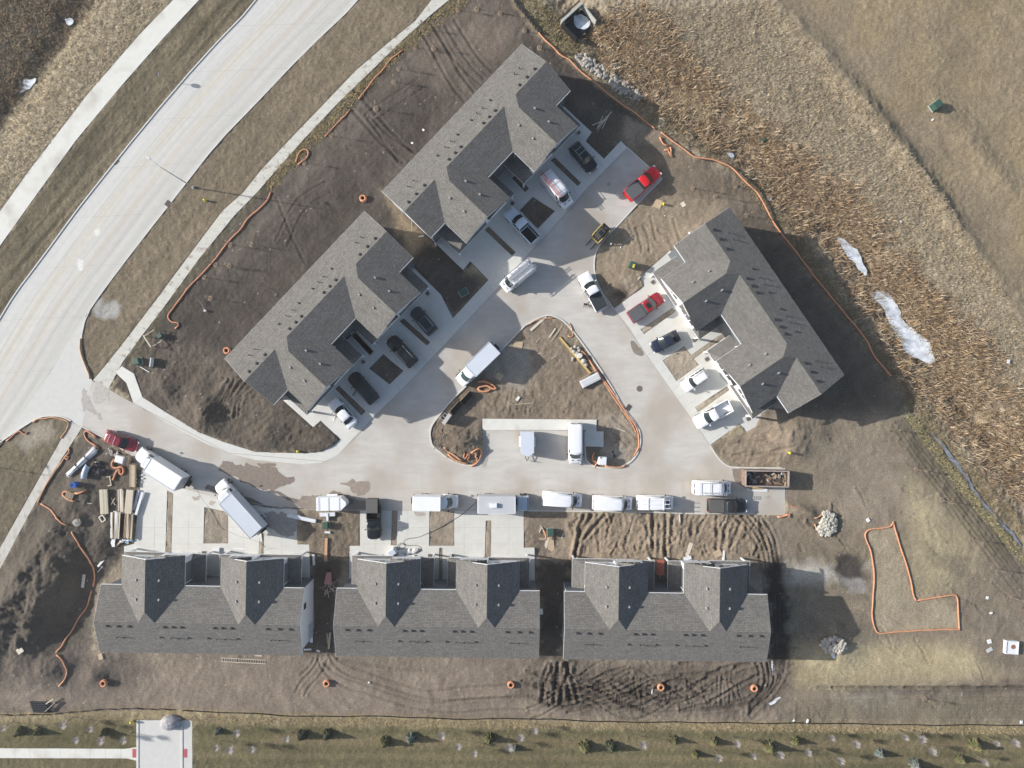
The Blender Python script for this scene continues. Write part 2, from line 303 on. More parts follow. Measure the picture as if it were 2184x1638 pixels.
zone([(662,1190),(745,1180),(720,1260),(714,1400),(650,1400),(660,1262)],(80,71,64),.8,.10,0,.9)
zone([(1115,1410),(1640,1415),(1688,1430),(1670,1500),(1560,1530),(1180,1520),(1110,1480)],(108,97,86),1.5,.15,0,.95)
zone([(0,1400),(200,1400),(700,1405),(1100,1415),(1090,1530),(0,1520)],(136,122,108),2,.06,0,.9,4)
zone([(0,1400),(100,1390),(240,1400),(330,1430),(260,1480),(120,1480),(0,1450)],(98,89,81),2.5,.09,0,.9)
zone([(1115,1097),(1220,1100),(1640,1097),(1645,1190),(1225,1192),(1120,1190)],(148,131,111),.8,.16,0,.9)
zone([(1130,1100),(1200,1100),(1215,1190),(1140,1190)],(136,122,106),1,.07,0,.9)
zone([(640,1092),(765,1092),(765,1160),(745,1190),(670,1190),(640,1160)],(124,111,94),1,.13,0,.9)
zone([(1680,1205),(1740,1200),(1800,1215),(1850,1210),(1800,1235),(1740,1245),(1680,1240)],(196,190,178),1.4,.04,0,.9)
zone([(1790,1175),(1830,1180),(1850,1230),(1840,1250),(1800,1250),(1780,1210)],(74,68,64),.7,.05,0,.95,1.5)
zone([(1800,1235),(1845,1228),(1845,1258),(1815,1262)],(170,165,160),.5,.04,0,.7,2.5)
zone([(1800,1470),(2184,1455),(2184,1480),(2000,1485),(1810,1487)],(92,84,78),.8,.08,0,.7)
zone([(1780,1490),(1900,1470),(1930,1510),(1830,1520)],(160,152,138),1.2,.05,0,.6)
zone([(1690,1540),(1760,1500),(2184,1480),(2184,1541)],(126,116,97),1.5,.08,.3,.8)
zone([(2000,1200),(2184,1180),(2184,1400),(2090,1400),(2050,1290)],(120,109,97),3,.06,0,.7,5)
zone([(985,740),(1140,740),(1130,820),(1060,830),(1010,800)],(172,164,152),1.5,.05,0,.8)
# --- island soil, planting strips
zone(island,(138,123,105),.2,.12,0)
zone([(1057,735),(1130,745),(1137,800),(1110,830),(1040,800),(1020,775)],(170,160,146),1,.06,0,.85)
zone([(940,900),(985,910),(1000,950),(980,970),(935,945)],(92,82,72),1,.2,0,.7)
zone([(1265,890),(1330,880),(1350,930),(1300,925)],(165,152,136),1,.08,0,.7)
zone([(1290,950),(1350,950),(1340,985),(1290,975)],(168,158,146),1,.06,0,.7)
for k,c in (('A',(122,108,92)),('B',(118,106,90)),('C',(166,153,136)),('D',(150,139,125)),('E',(158,145,129))):
    for h in holes[k]: zone(h,c,.1,.09,0,1,.3)
for h in (holes['A'][2],holes['B'][2]): zone(h,(106,95,86),.2,.12,0,1,.3)
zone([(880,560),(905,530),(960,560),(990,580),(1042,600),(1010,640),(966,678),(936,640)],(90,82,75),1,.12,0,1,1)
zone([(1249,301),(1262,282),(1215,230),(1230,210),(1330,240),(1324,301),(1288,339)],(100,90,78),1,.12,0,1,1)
zone([(1330,590),(1370,600),(1375,640),(1330,650),(1315,630)],(170,156,136),1.5,.1,0,.8)
zone([(1325,605),(1340,600),(1340,630),(1322,640),(1312,628)],(88,78,68),.8,.14,0,.9)
# --- south lawn
zone([(-900,1522),(100,1520),(370,1511),(546,1521),(1000,1533),(1300,1539),(1640,1542),(2184,1548),(3000,1556),(3000,2600),(-900,2600)],(152,136,102),.3,.10,1,1,1)
m_lawn=zone([(-900,1536),(290,1536),(546,1541),(1000,1552),(1300,1556),(2184,1562),(3000,1570),(3000,2600),(-900,2600)],(110,101,70),1.2,.06,1,.95,1.5)
for y0,y1 in ((1556,1572),(1602,1612),(1622,1634),(1650,1670)):
    zone([(400,y0-6),(1300,y0),(2184,y0+8),(2184,y1+8),(1300,y1),(400,y1-6)],(90,88,58),.8,.05,1,.7,1)
for y0,y1 in ((1576,1590),(1612,1620)):
    zone([(400,y0-6),(1300,y0),(2184,y0+8),(2184,y1+8),(1300,y1),(400,y1-6)],(130,115,84),.8,.05,1,.6,1)
for x0,x1 in ((-20,120),(130,280),(420,560)):
    zone([(x0,1560),(x1,1560),(x1,1590),(x0,1590)],(82,84,46),1.6,.05,1,.6,2)
wx=vnoise(GX,GY,7.,71,3)*9; wy=vnoise(GX,GY,7.,72,3)*9
sw=vnoise((GX+wx)/1.0,(GY+wy)*.45,1.1,73,4,.6)
rgt=sm(-2,4,GX+1.0)*(GRASS<.6)
ground_rgb*=(1+(sw*.55*(1-GRASS))[...,None]); Z+=sw*.09*(1-GRASS)
slp=st_noise(math.radians(47),11.,.9,77)*((GX<2)&(GY>-12)); ground_rgb*=(1+(slp*.42*(1-GRASS))[...,None]); Z+=slp*.05*(1-GRASS)
# large scale tone wander, mowing lines, furrow lines
rd=st_noise(math.radians(50),14.,.7,41); vg_=GRASS*(GX<-5)*(GY>-12); ground_rgb*=(1+(rd*(.95*m_mown+.45*vg_))[...,None])
ft=st_noise(math.radians(-47),9.,.8,43); fieldm=sm(0,6,(GX-40)+(GY)*-.0)*(GRASS)
ground_rgb*=(1+(ft*.25*fieldm)[...,None])
ground_rgb*=(1+.36*nz['c']+.30*nz['b']+.26*nz['d'])[...,None]
dirt=1-GRASS
ground_rgb*=(1+(.20*nz['e']+.16*(RNG.random(GX.shape)-.5))[...,None]*dirt[...,None]); ground_rgb*=(1+(.30*(RNG.random(GX.shape)-.5)+.5*nz['a'])[...,None]*GRASS[...,None])
specl=(RNG.random(GX.shape)>.9988)*dirt
ground_rgb=ground_rgb*(1-specl[...,None]*.7)+np.array([.5,.48,.45])*specl[...,None]*.7
# --- relief
Z+=nz['a']*ROUGH*1.5+nz['b']*ROUGH*1.2+nz['c']*.10
tuf=np.abs(nz['e'])*-2+.5; Z+=GRASS*ROUGH*tuf*.9
Z+=GRASS*ROUGH*(RNG.random(GX.shape)-.5)*.5
Z+=dirt*np.maximum(ROUGH-.05,0)*(RNG.random(GX.shape)-.5)*.6
def mound(px,py,rx,ry,ang,h,pw=2):
    cx,cy=W(px,py); a=math.radians(ang); u=(GX-cx)*math.cos(a)+(GY-cy)*math.sin(a); v=-(GX-cx)*math.sin(a)+(GY-cy)*math.cos(a)
    q=(np.abs(u/rx)**pw+np.abs(v/ry)**pw); Z[:]+=h*np.exp(-q)*(1+nz['b']*.6)
def rut(px,wd=.45,dp=.16,wav=.5,dark=.75,seed=1,pair=0,noise=True):
    P=PX(px)
    if pair:
        q=[Vector(p) for p in P]; out=[]
        for s_ in (-1,1):
            r=[]
            for i in range(len(q)):
                t=(q[min(i+1,len(q)-1)]-q[max(i-1,0)]).normalized(); r.append((q[i].x-t.y*pair/2*s_,q[i].y+t.x*pair/2*s_))
            out.append(r)
    else: out=[P]
    for R_ in out:
        # smooth path by subdivision
        R_=smooth2(R_,3)
        D,T,_=pdist(R_,GX,GY,2.5); D=D+nz['b']*wav*.6
        g=np.exp(-(D/(wd*.5))**2); b=np.exp(-((D-wd*.95)/(wd*.4))**2)
        tr=(np.sin(T*14)*.25+.75) if noise else 1
        Z[:]+=(-dp*g*tr+dp*.55*b)*(1-.0*GRASS); ground_rgb[:]*=(1-(1-dark)*g*tr)[...,None]
def smooth2(P,k=2):
    P=[tuple(p) for p in P]
    for _ in range(k):
        Q=[P[0]]
        for i in range(len(P)-1):
            a,b=P[i],P[i+1]; Q+= [(a[0]*.75+b[0]*.25,a[1]*.75+b[1]*.25),(a[0]*.25+b[0]*.75,a[1]*.25+b[1]*.75)]
        P=Q+[P[-1]]
    return P
mound(60,1240,13,2.6,58,2.3); mound(130,1230,7,2.0,62,1.9); mound(90,1330,6,2.0,60,1.6); mound(20,1330,8,3,50,1.2); mound(215,1170,2,2,0,1.0); mound(235,1120,1.6,1.6,0,.7); mound(110,1420,3,2,30,1.0)
mound(230,1385,3.0,2,20,.5); mound(215,1300,2.5,1.1,80,.8); mound(205,1440,1.2,1.6,80,.8)
mound(430,880,2.4,2.6,0,.9); mound(445,870,1.5,1.5,0,.6); mound(350,830,1.6,1.6,0,.5); mound(570,925,2.6,2,0,.6); mound(690,945,3,1.5,10,.35)
mound(992,945,2.4,2.2,0,1.3); mound(965,930,2,2,0,.4); mound(1100,860,6,1,0,.25); mound(1330,575,4,2,30,.25); mound(1340,600,2.0,1.6,0,.35)
mound(1690,920,2.2,4.5,80,1.0); mound(1685,960,1.2,2.6,80,.6); mound(1780,1370,3.5,3.0,0,1.0); mound(1712,1090,.9,2.6,75,.9)
mound(1180,1160,2.6,2.4,0,-.5); mound(690,1150,3,4,70,.25); mound(40,1400,4,2,0,.4)
mound(2090,330,9,2,-50,.5); mound(1800,180,16,1.5,-50,.7); mound(1980,400,18,1.3,-54,.6)
q=np.random.default_rng(5)
for i in range(70):
    x=q.uniform(1215,1640); y=q.uniform(1100,1180); a_=q.uniform(.9,2.1); L=q.uniform(8,26); rut([(x,y),(x+L*.5*math.cos(a_)+q.uniform(-3,3),y+L*.5*math.sin(a_)),(x+L*math.cos(a_),min(1188,y+L*math.sin(a_)))],q.uniform(.25,.5),q.uniform(.05,.13),.8,.74)
for i in range(17):
    y0=q.uniform(1424,1505); am=q.uniform(8,26); ph=q.uniform(0,6.3); wl=q.uniform(70,150); x0=q.uniform(1118,1300); x1=x0+q.uniform(160,380)
    P_=[(x,min(1522,max(1418,y0+am*math.sin(x/wl*3.0+ph)))) for x in np.arange(x0,min(x1,1660),22)]
    rut(P_,q.uniform(.28,.4),q.uniform(.09,.15),.25,.66,pair=(1.7 if i%2 else 0))
for r_ in (0,9,18,30):
    rut([(1640-r_,1400),(1652-r_,1440),(1645-r_,1470+r_*.3),(1610-r_,1500-r_*.2),(1540,1514-r_*.4),(1450,1518-r_*.5)],.35,.13,.25,.66)
for i in range(14):
    x=q.uniform(1340,1600); rut([(x,q.uniform(1440,1465)),(x+q.uniform(-4,8),1480),(x+q.uniform(-6,12),q.uniform(1490,1505))],.3,.10,.4,.7)
for i in range(60):
    x=q.uniform(1700,2120); y=q.uniform(900,1500); a_=q.uniform(.3,1.2); L=q.uniform(15,50)
    if y<1.25*(x-1900)+880: continue
    rut([(x,y),(x+L*.5*math.cos(a_)+q.uniform(-6,6),y+L*.5*math.sin(a_)),(x+L*math.cos(a_),y+L*math.sin(a_))],q.uniform(.2,.4),q.uniform(.03,.07),.6,.86)
for i in range(16):     # wheel ruts dropping off the street, south side
    x=1225+i*26+q.uniform(-8,8); L=q.uniform(20,80); k=q.uniform(-.55,.3)
    rut([(x,1099),(x+k*L*.5+q.uniform(-4,4),1099+L*.5),(x+k*L,1099+L)],q.uniform(.35,.6),q.uniform(.06,.14),.9,.76)
for px in ([(1393,1095),(1393,1140),(1391,1190)],[(1420,1095),(1420,1140),(1419,1190)],[(1244,1100),(1232,1150),(1226,1190)],[(1262,1098),(1236,1140),(1225,1190)],[(1290,1098),(1262,1130),(1230,1165)]): rut(px,.5,.22,.3,.62)
for k in range(5):
    rut([(1565+k*14+q.uniform(-4,4),1100),(1600+k*12,1135),(1622+k*9,1175),(1628+k*9,1240),(1632+k*9,1330),(1640+k*9,1410),(1635+k*7,1460),(1600,1500+k*6)],.45,.14,.6,.7,pair=0)
for k in range(10):
    x0=q.uniform(1125,1560); y0=q.uniform(1418,1500); a=q.uniform(-.5,.5)+(0 if k%2 else -.35); L=q.uniform(60,190); bd=q.uniform(-40,40)
    p=[(x0,y0),(x0+L*.5*math.cos(a)-bd*.2,min(1525,max(1416,y0+L*.5*math.sin(a)+bd*.3))),(min(1670,x0+L*math.cos(a)),min(1526,max(1414,y0+L*math.sin(a))))]
    rut(p,q.uniform(.35,.6),q.uniform(.08,.18),.6,.72,pair=(1.7 if k%3==0 else 0))
for k in range(10):
    x0=1130+q.uniform(0,90); rut([(x0,1414),(x0+q.uniform(-20,20),1450),(x0+q.uniform(-30,30),1495)],.5,.2,.5,.7)
rut([(690,1400),(700,1425),(740,1455),(800,1470),(880,1498),(960,1510),(1050,1500),(1120,1500)],.35,.09,.3,.7,pair=1.8)
rut([(700,1405),(730,1430),(790,1450),(860,1475),(920,1490),(990,1478),(1090,1475)],.35,.09,.3,.72,pair=1.8)
rut([(690,1402),(680,1430),(650,1460),(640,1480)],.35,.07,.3,.75,pair=1.4); rut([(672,1402),(660,1425),(640,1440)],.35,.07,.3,.78); rut([(720,1405),(820,1425),(900,1430)],.5,.08,.6,.75)
rut([(905,55),(930,90),(950,130),(975,175),(1000,205)],.4,.11,.3,.74,pair=2.0); rut([(960,50),(985,90),(1010,130),(1040,160)],.4,.10,.3,.74,pair=1.6); rut([(925,60),(955,110),(990,150),(1030,185)],.35,.08,.3,.8)
rut([(735,195),(765,225),(800,265),(840,310),(870,335)],.45,.11,.3,.72,pair=2.2); rut([(790,250),(830,290),(885,325)],.35,.1,.3,.75); rut([(780,245),(825,310),(850,345)],.35,.1,.3,.75)
rut([(900,175),(840,215),(790,250)],.3,.06,.3,.85,pair=1.6); rut([(700,400),(640,430),(600,520)],.3,.07,.6,.85,pair=1.8); rut([(590,420),(620,500),(650,560)],.35,.08,.5,.82)
for k in range(8): rut([(480+k*9,815+q.uniform(-8,8)),(470+k*6,845),(440+k*10,880+q.uniform(0,14))],.4,.13,.5,.8)
for k in range(6): x_=1070+k*13+q.uniform(-6,6); rut([(x_,q.uniform(826,850)),(x_-4,855),(x_-8,q.uniform(862,886))],.3,.05,.8,.86)
for k in range(22): x_=q.uniform(1035,1280); y_=q.uniform(840,888); rut([(x_,y_),(x_+q.uniform(-8,10),y_+q.uniform(3,9))],.3,.06,.8,.86)
rut([(1300,900),(1330,925),(1350,945)],.35,.08,.3,.75,pair=1.7); rut([(1330,880),(1350,905)],.35,.08,.3,.75)
rut([(1560,960),(1600,950),(1660,960)],.35,.08,.6,.82,pair=1.7); rut([(1545,965),(1600,975),(1690,950)],.35,.08,.6,.82)
for k in range(7): rut([(1340+k*16,490+q.uniform(-30,10)),(1350+k*16,500+q.uniform(-10,20)),(1352+k*17,q.uniform(505,540))],.4,.08,.5,.8)
for k in range(5): rut([(1720,1105+k*2),(1770+k*3,1150+k*4),(1785+k*4,1110-k*3),(1775,1085-k*3)],.3,.08,.4,.8)
rut([(300,700),(262,775),(215,830)],.5,.05,.3,.8,pair=1.7)
for k in range(14):
    x=1745+k*31; rut([(x,1466+q.uniform(-3,3)),(x+40,1466),(x+80,1464)],.35,.10,.3,.75,noise=True)
for k in range(7): rut([(1700,1496+k*6),(1900,1492+k*6.5),(2184,1488+k*7)],.35,.05,.2,.85)
for k in range(6): rut([(1905+k*7,905-k*3),(1960+k*8,990-k*3),(2060+k*9,1120-k*3),(2184,1285-k*12)],.4,.07,.2,.84)
# creek bed
creek=smooth2(PX([(1218,30),(1262,80),(1330,110),(1370,150),(1420,175),(1500,240),(1600,320),(1680,400),(1745,440),(1800,505),(1850,570),(1890,640),(1940,720),(2000,790),(2080,900),(2184,1010),(2400,1250)]),2)
D,_,_=pdist(creek,GX,GY,14); D=D+nz['b']*1.5; Z-=1.1*np.exp(-(D/4.2)**2)+.35*np.exp(-(D/1.2)**2)
dr=smooth2(PX([(1935,865),(1985,920),(2040,985),(2100,1060),(2184,1165)]),2); D,_,_=pdist(dr,GX,GY,4); Z-=.35*np.exp(-((D+nz['b'])/.9)**2)
gut=smooth2(PX([(0,262),(40,200),(80,150),(130,75),(160,20),(180,-20)]),2); D,_,_=pdist(gut,GX,GY,8); Z-=.8*np.exp(-((D+nz['b']*2)/2.2)**2)
# paving pushed down a little under the slabs; flat next to it
paved=np.zeros(GX.shape,bool)
for p,hs in ((main_road,[]),(street,[island]),(walk_trail,[]),(walk_inner,[]),(apronA,holes['A']),(apronB,holes['B']),(apronC,holes['C']),(apronD,holes['D']),(apronE,holes['E']),(walk_sw,[]),(pad_s,[]),(walk_s,[])):
    m=inpoly(PX(p),GX,GY)
    for h in hs: m&=~inpoly(PX(h),GX,GY)
    paved|=m
paved|=inpoly(PX(walk_island),GX,GY); paved|=inpoly(PX([(247,795),(260,781),(286,797),(304,847),(285,859),(270,817)]),GX,GY)
Z=np.where(paved,np.minimum(Z,-.06)-.03,Z)
Z[:, :7]=-.1; Z[:,-7:]=-.1; Z[:7]=-.1; Z[-7:]=-.1
def hgt(x,y):
    i=int(np.clip(np.searchsorted(xs,x),1,NX-1)); j=int(np.clip(np.searchsorted(ys,y),1,NY-1)); return float(max(Z[j,i],Z[j-1,i-1]))
def grid_mesh(name,X,Y,Zz):
    ny,nx=X.shape; me=bpy.data.meshes.new(name); me.vertices.add(nx*ny)
    me.vertices.foreach_set('co',np.stack([X,Y,Zz],-1).astype(np.float32).ravel())
    i=np.arange(nx*ny).reshape(ny,nx); q=np.stack([i[:-1,:-1],i[:-1,1:],i[1:,1:],i[1:,:-1]],-1).reshape(-1,4).astype(np.int32)
    me.loops.add(q.size); me.loops.foreach_set('vertex_index',q.ravel()); me.polygons.add(len(q)); me.polygons.foreach_set('loop_start',np.arange(0,q.size,4,dtype=np.int32))
    try: me.polygons.foreach_set('loop_total',np.full(len(q),4,np.int32))
    except Exception: pass
    me.update(calc_edges=True); me.validate(); return me
gme=grid_mesh('ground',GX,GY,Z)
att=gme.color_attributes.new('soil','FLOAT_COLOR','POINT'); att.data.foreach_set('color',np.concatenate([np.clip(ground_rgb,0.004,.9),GRASS[...,None]],-1).astype(np.float32).ravel())
gm=bpy.data.materials.new('soil_and_grass'); gm.use_nodes=True; n=gm.node_tree; N=n.nodes; b=N['Principled BSDF']; b.inputs['Roughness'].default_value=.95; b.inputs['Specular IOR Level'].default_value=.15
at=N.new('ShaderNodeAttribute'); at.attribute_name='soil'; tc=N.new('ShaderNodeTexCoord')
t1=N.new('ShaderNodeTexNoise'); t1.inputs['Scale'].default_value=5.5; t1.inputs['Detail'].default_value=5; t1.inputs['Roughness'].default_value=.75; n.links.new(tc.outputs['Object'],t1.inputs['Vector'])
r1=N.new('ShaderNodeMapRange'); r1.inputs[1].default_value=.28; r1.inputs[2].default_value=.72; r1.inputs[3].default_value=.55; r1.inputs[4].default_value=1.45; n.links.new(t1.outputs[0],r1.inputs[0])
mx=N.new('ShaderNodeMix'); mx.data_type='RGBA'; mx.blend_type='MULTIPLY'; mx.inputs[0].default_value=1; n.links.new(at.outputs['Color'],mx.inputs[6]); n.links.new(r1.outputs[0],mx.inputs[7]); n.links.new(mx.outputs[2],b.inputs['Base Color'])
bp=N.new('ShaderNodeBump'); bp.inputs['Strength'].default_value=.7; bp.inputs['Distance'].default_value=.12; n.links.new(t1.outputs[0],bp.inputs['Height']); n.links.new(bp.outputs[0],b.inputs['Normal'])
tag(mkobj('ground',gme,gm,None,True),kind='structure')
# ------------------------------------------------------------ paving
def concrete(name,rgb,var=.07,stain=None,streak=None):
    m=mat(name,rgb,.85,var=var,vscale=1.2,bump=.15,bscale=9,stain=stain); return m
Mwalk=concrete('pale_concrete',(.66,.655,.60),.05,((.50,.475,.42),.3,.52,.70))
Mroad=concrete('road_concrete',(.56,.555,.525),.05)
Mstreet=mat('street_concrete',(.515,.492,.452),.88,var=.10,vscale=1.0,bump=.15,bscale=9,stain=((.42,.375,.32),.13,.42,.62),stretch=(.35,1.3,1))
Mapron=concrete('driveway_concrete',(.60,.595,.555),.05,((.53,.505,.46),.35,.55,.8))
Mwalk2=concrete('dusty_walk_concrete',(.55,.54,.48),.10,((.36,.31,.26),1.1,.56,.66))
Mjoint=mat('joint_grey',(.40,.38,.345),.9); Mcurb=mat('curb_concrete',(.62,.61,.57),.85,var=.08,vscale=2)
def slab(name,px,mat_,z1,hs=(),z0=-.35):
    m=MB().prism(PX(px),z0,z1,[PX(h) for h in hs]); return tag(m.build(name,mat_),kind='structure')
# main road: a ruled grid carrying across/along coordinates so traffic streaks follow the curve
def resample(P,n):
    P=np.array(P); d=np.r_[0,np.cumsum(np.hypot(*np.diff(P,axis=0).T))]; t=np.linspace(0,d[-1],n); return np.stack([np.interp(t,d,P[:,0]),np.interp(t,d,P[:,1])],-1)
RL=resample(smooth2(PX(roadL),2),140); RR=[]
prr=np.array(resample(smooth2(PX([(1150,-480),(930,-205),(768,0),(650,111),(545,222),(462,307),(390,400),(292,525),(220,620),(184,672),(110,790),(35,900),(-40,1010),(-140,1190)]),2),140))
K=21; X=np.zeros((140,K));Y=np.zeros((140,K))
for j in range(K):
    t=j/(K-1); X[:,j]=RL[:,0]*(1-t)+prr[:,0]*t; Y[:,j]=RL[:,1]*(1-t)+prr[:,1]*t
rme=grid_mesh('main_road',X,Y,np.full(X.shape,.05)); uv=rme.uv_layers.new(name='UVMap')
tt=np.tile(np.linspace(0,1,K),140); ll=np.repeat(np.linspace(0,1,140),K); vi=np.zeros(len(rme.loops),np.int32); rme.loops.foreach_get('vertex_index',vi)
uv.data.foreach_set('uv',np.stack([tt[vi],ll[vi]],-1).astype(np.float32).ravel())
rm=Mroad.copy(); rm.name='trafficked_road_concrete'; n=rm.node_tree; N=n.nodes; b=N['Principled BSDF']; src=b.inputs['Base Color'].links[0].from_socket
uvn=N.new('ShaderNodeUVMap'); sp=N.new('ShaderNodeSeparateXYZ'); n.links.new(uvn.outputs[0],sp.inputs[0])
mp=N.new('ShaderNodeMapping'); mp.inputs['Scale'].default_value=(26,9,1); n.links.new(uvn.outputs[0],mp.inputs[0]); ns=N.new('ShaderNodeTexNoise'); ns.inputs['Scale'].default_value=1; ns.inputs['Detail'].default_value=4; n.links.new(mp.outputs[0],ns.inputs['Vector'])
cr=N.new('ShaderNodeValToRGB'); e=cr.color_ramp.elements; e[0].position=0; e[0].color=(1,1,1,1); e[1].position=1; e[1].color=(.98,.97,.95,1)
for p,c in ((.20,(1.0,1.0,1.0,1)),(.34,(.97,.93,.85,1)),(.355,(.95,.88,.74,1)),(.37,(.98,.96,.92,1)),(.52,(1,.99,.98,1)),(.60,(.93,.88,.80,1)),(.68,(.96,.94,.92,1)),(.74,(.88,.87,.86,1)),(.82,(.97,.96,.94,1)),(.90,(.86,.85,.83,1))):
    q_=e.new(p); q_.color=c
n.links.new(sp.outputs[0],cr.inputs[0])
mr=N.new('ShaderNodeMapRange'); mr.inputs[1].default_value=.3; mr.inputs[2].default_value=.7; mr.inputs[3].default_value=.93; mr.inputs[4].default_value=1.06; n.links.new(ns.outputs[0],mr.inputs[0])
m1=N.new('ShaderNodeMix'); m1.data_type='RGBA'; m1.blend_type='MULTIPLY'; m1.inputs[0].default_value=1; n.links.new(src,m1.inputs[6]); n.links.new(cr.outputs[0],m1.inputs[7])
m2=N.new('ShaderNodeMix'); m2.data_type='RGBA'; m2.blend_type='MULTIPLY'; m2.inputs[0].default_value=1; n.links.new(m1.outputs[2],m2.inputs[6]); n.links.new(mr.outputs[0],m2.inputs[7]); n.links.new(m2.outputs[2],b.inputs['Base Color'])
tag(mkobj('road',rme,rm),kind='structure')
slab('road_widening',[(184,672),(172,727),(175,760),(190,792),(197,812),(175,912),(152,898),(135,889),(112,886),(82,890),(50,910),(20,930),(0,944),(-40,1010),(110,790)],Mroad,.046)
st2=[p for p in street]; st2=[(197,812)]+street[street.index((232,830)):street.index((175,910))+1]
slab('street',st2,Mstreet,.042,[island]); 
slab('trail_pavement',walk_trail,Mwalk,.06); slab('inner_pavement',walk_inner,Mwalk2,.06)
slab('spur_path',[(247,795),(260,781),(286,797),(304,847),(285,859),(270,817)],Mwalk,.062)
for nm,p,k in (('driveway_apron',apronA,'A'),('driveway_apron',apronB,'B'),('driveway_apron',apronC,'C'),('driveway_apron',apronD,'D'),('driveway_apron',apronE,'E')): slab(nm,p,Mapron,.056,holes[k])
slab('island_path',walk_island,Mwalk,.14); slab('verge_pavement',walk_sw,concrete('worn_walk_concrete',(.52,.50,.45),.08,((.40,.36,.31),.8,.55,.7)),.06)
slab('stub_road',pad_s,Mroad,.05); slab('south_pavement',walk_s,Mwalk,.06)
def curb(name,px,wd=.16,z1=.15,closed=False,mt=None,k=1):
    P=smooth2(PX(px),k) if k else PX(px)
    if closed: P=P+[P[0]]
    return tag(MB().ribbon(P,wd,-.2,z1).build(name,mt or Mcurb),kind='structure')
curb('curb',roadL[1:-1]); curb(z1=.09,wd=.12,name='curb',px=[(930,-205),(768,0),(650,111),(545,222),(462,307),(390,400),(292,525),(220,620),(184,672),(172,727),(175,760),(190,792)])
curb('curb',[(0,944),(20,930),(50,910),(82,890),(112,886),(135,889),(152,898)]); curb('curb',island[:19]+[(1248,970),(1247.5,920)],.18,.16); curb('curb',[(1030,919),(1030,960),(1028,975),(1022,986),(1013,992),(991,992),(958,980),(923,952),(919,940),(917,925),(920,910),(928,897),(966,850),(993,825),(1119,695)],.18,.16)
curb('curb',[(1412,382),(1362,432),(1314,485),(1284,515),(1272,535),(1267,555),(1268,585),(1278,615),(1309,659)],.16,.1); curb('curb',[(1514,950),(1532,978),(1547,992),(1563,997),(1668,998)],.16,.1)
curb('curb',[(1504,1096),(1367,1092),(1117,1089)],.14,.08); curb('curb',[(294,1536),(294,1700)],.3,.12); curb('curb',[(388,1536),(388,1700)],.3,.12); curb('curb',[(175,910),(225,935),(275,967)],.14,.1); curb('curb',[(1338,315),(1412,382)],.14,.08)
# joints sawn in the concrete, thin strips
jm=MB()
def joint(a,b,z,wd=.025): jm.ribbon([W(*a),W(*b)],wd,z-.02,z+.004)
for t in (.27,.5,.76):
    P=[(X[i,int(t*(K-1))],Y[i,int(t*(K-1))]) for i in range(20,125,3)]; jm.ribbon(P,.03,.03,.054)
for i in range(18,126,9): jm.ribbon([(X[i,0],Y[i,0]),(X[i,-1],Y[i,-1])],.03,.03,.054)
for a,b in (((1045,633),(868,820)),((868,820),(745,946)),((1338,315),(1045,633)),((1309,659),(1514,950))): joint(a,b,.058,.09)
for a,b in (((634,1087),(768,1088)),((768,1088),(1117,1089)),((462,1062),(634,1087)),((285,860),(487,966)),((487,966),(700,985))): joint(a,b,.058,.09)
for x in range(590,1640,62): joint((x,1000 if x<1540 else 1010),(x+1,1087 if x<1100 else 1092),.043)
joint((560,1040),(1670,1047),.043); joint((330,940),(560,1035),.043)
for x in (330,402,520,600,800,870,990,1085): joint((x,1090 if x>600 else 1105),(x,1184),.058)
for y in (1125,1160): joint((770,y),(914,y),.058); joint((970,y),(1116,y),.058); joint((292,y),(352,y),.058); joint((371,y),(433,y),.058); joint((488,y),(551,y),.058)
for i in range(14):
    t=i/13; joint((797-80*0+246*t*1.0,888-253*t),(797+246*t-22,888-253*t-22),.058)
for i in range(16):
    t=i/15; joint((1055+275*t,622-300*t),(1055+275*t-20,622-300*t-20),.058)
for i in range(16):
    t=i/15; joint((1315+195*t,666+278*t),(1315+195*t+26,666+278*t-18),.058)
for i in range(40):
    t=i/39; x=1000-800*t
for y0 in range(-20,1638,0) if False else []: pass
tag(jm.build('concrete_joint',Mjoint),kind='structure')
jm2=MB()
def crossj(L,R,n,z):
    l=resample(PX(L),n); r=resample(PX(R),n)
    for a,b in zip(l,r): jm2.ribbon([tuple(a),tuple(b)],.035,z-.02,z+.004)
if 0: crossj([(370,0),(300,72),(187,202),(62,365),(0,452)],[(425,0),(350,80),(262,180),(82,410),(0,525)],22,.06)
crossj([(921,0),(828,92),(696,217),(558,362),(400,550),(275,717),(199,811)],[(958,0),(863,82),(721,220),(588,365),(425,552),(300,720),(232,829)],60,.06)
crossj([(150,902),(90,1010),(0,1170)],[(175,912),(105,1020),(60,1102),(0,1212)],16,.06)
crossj([(0,1595),(290,1596)],[(0,1616),(290,1617)],10,.06)
tag(jm2.build('pavement_joint',Mjoint),kind='structure')
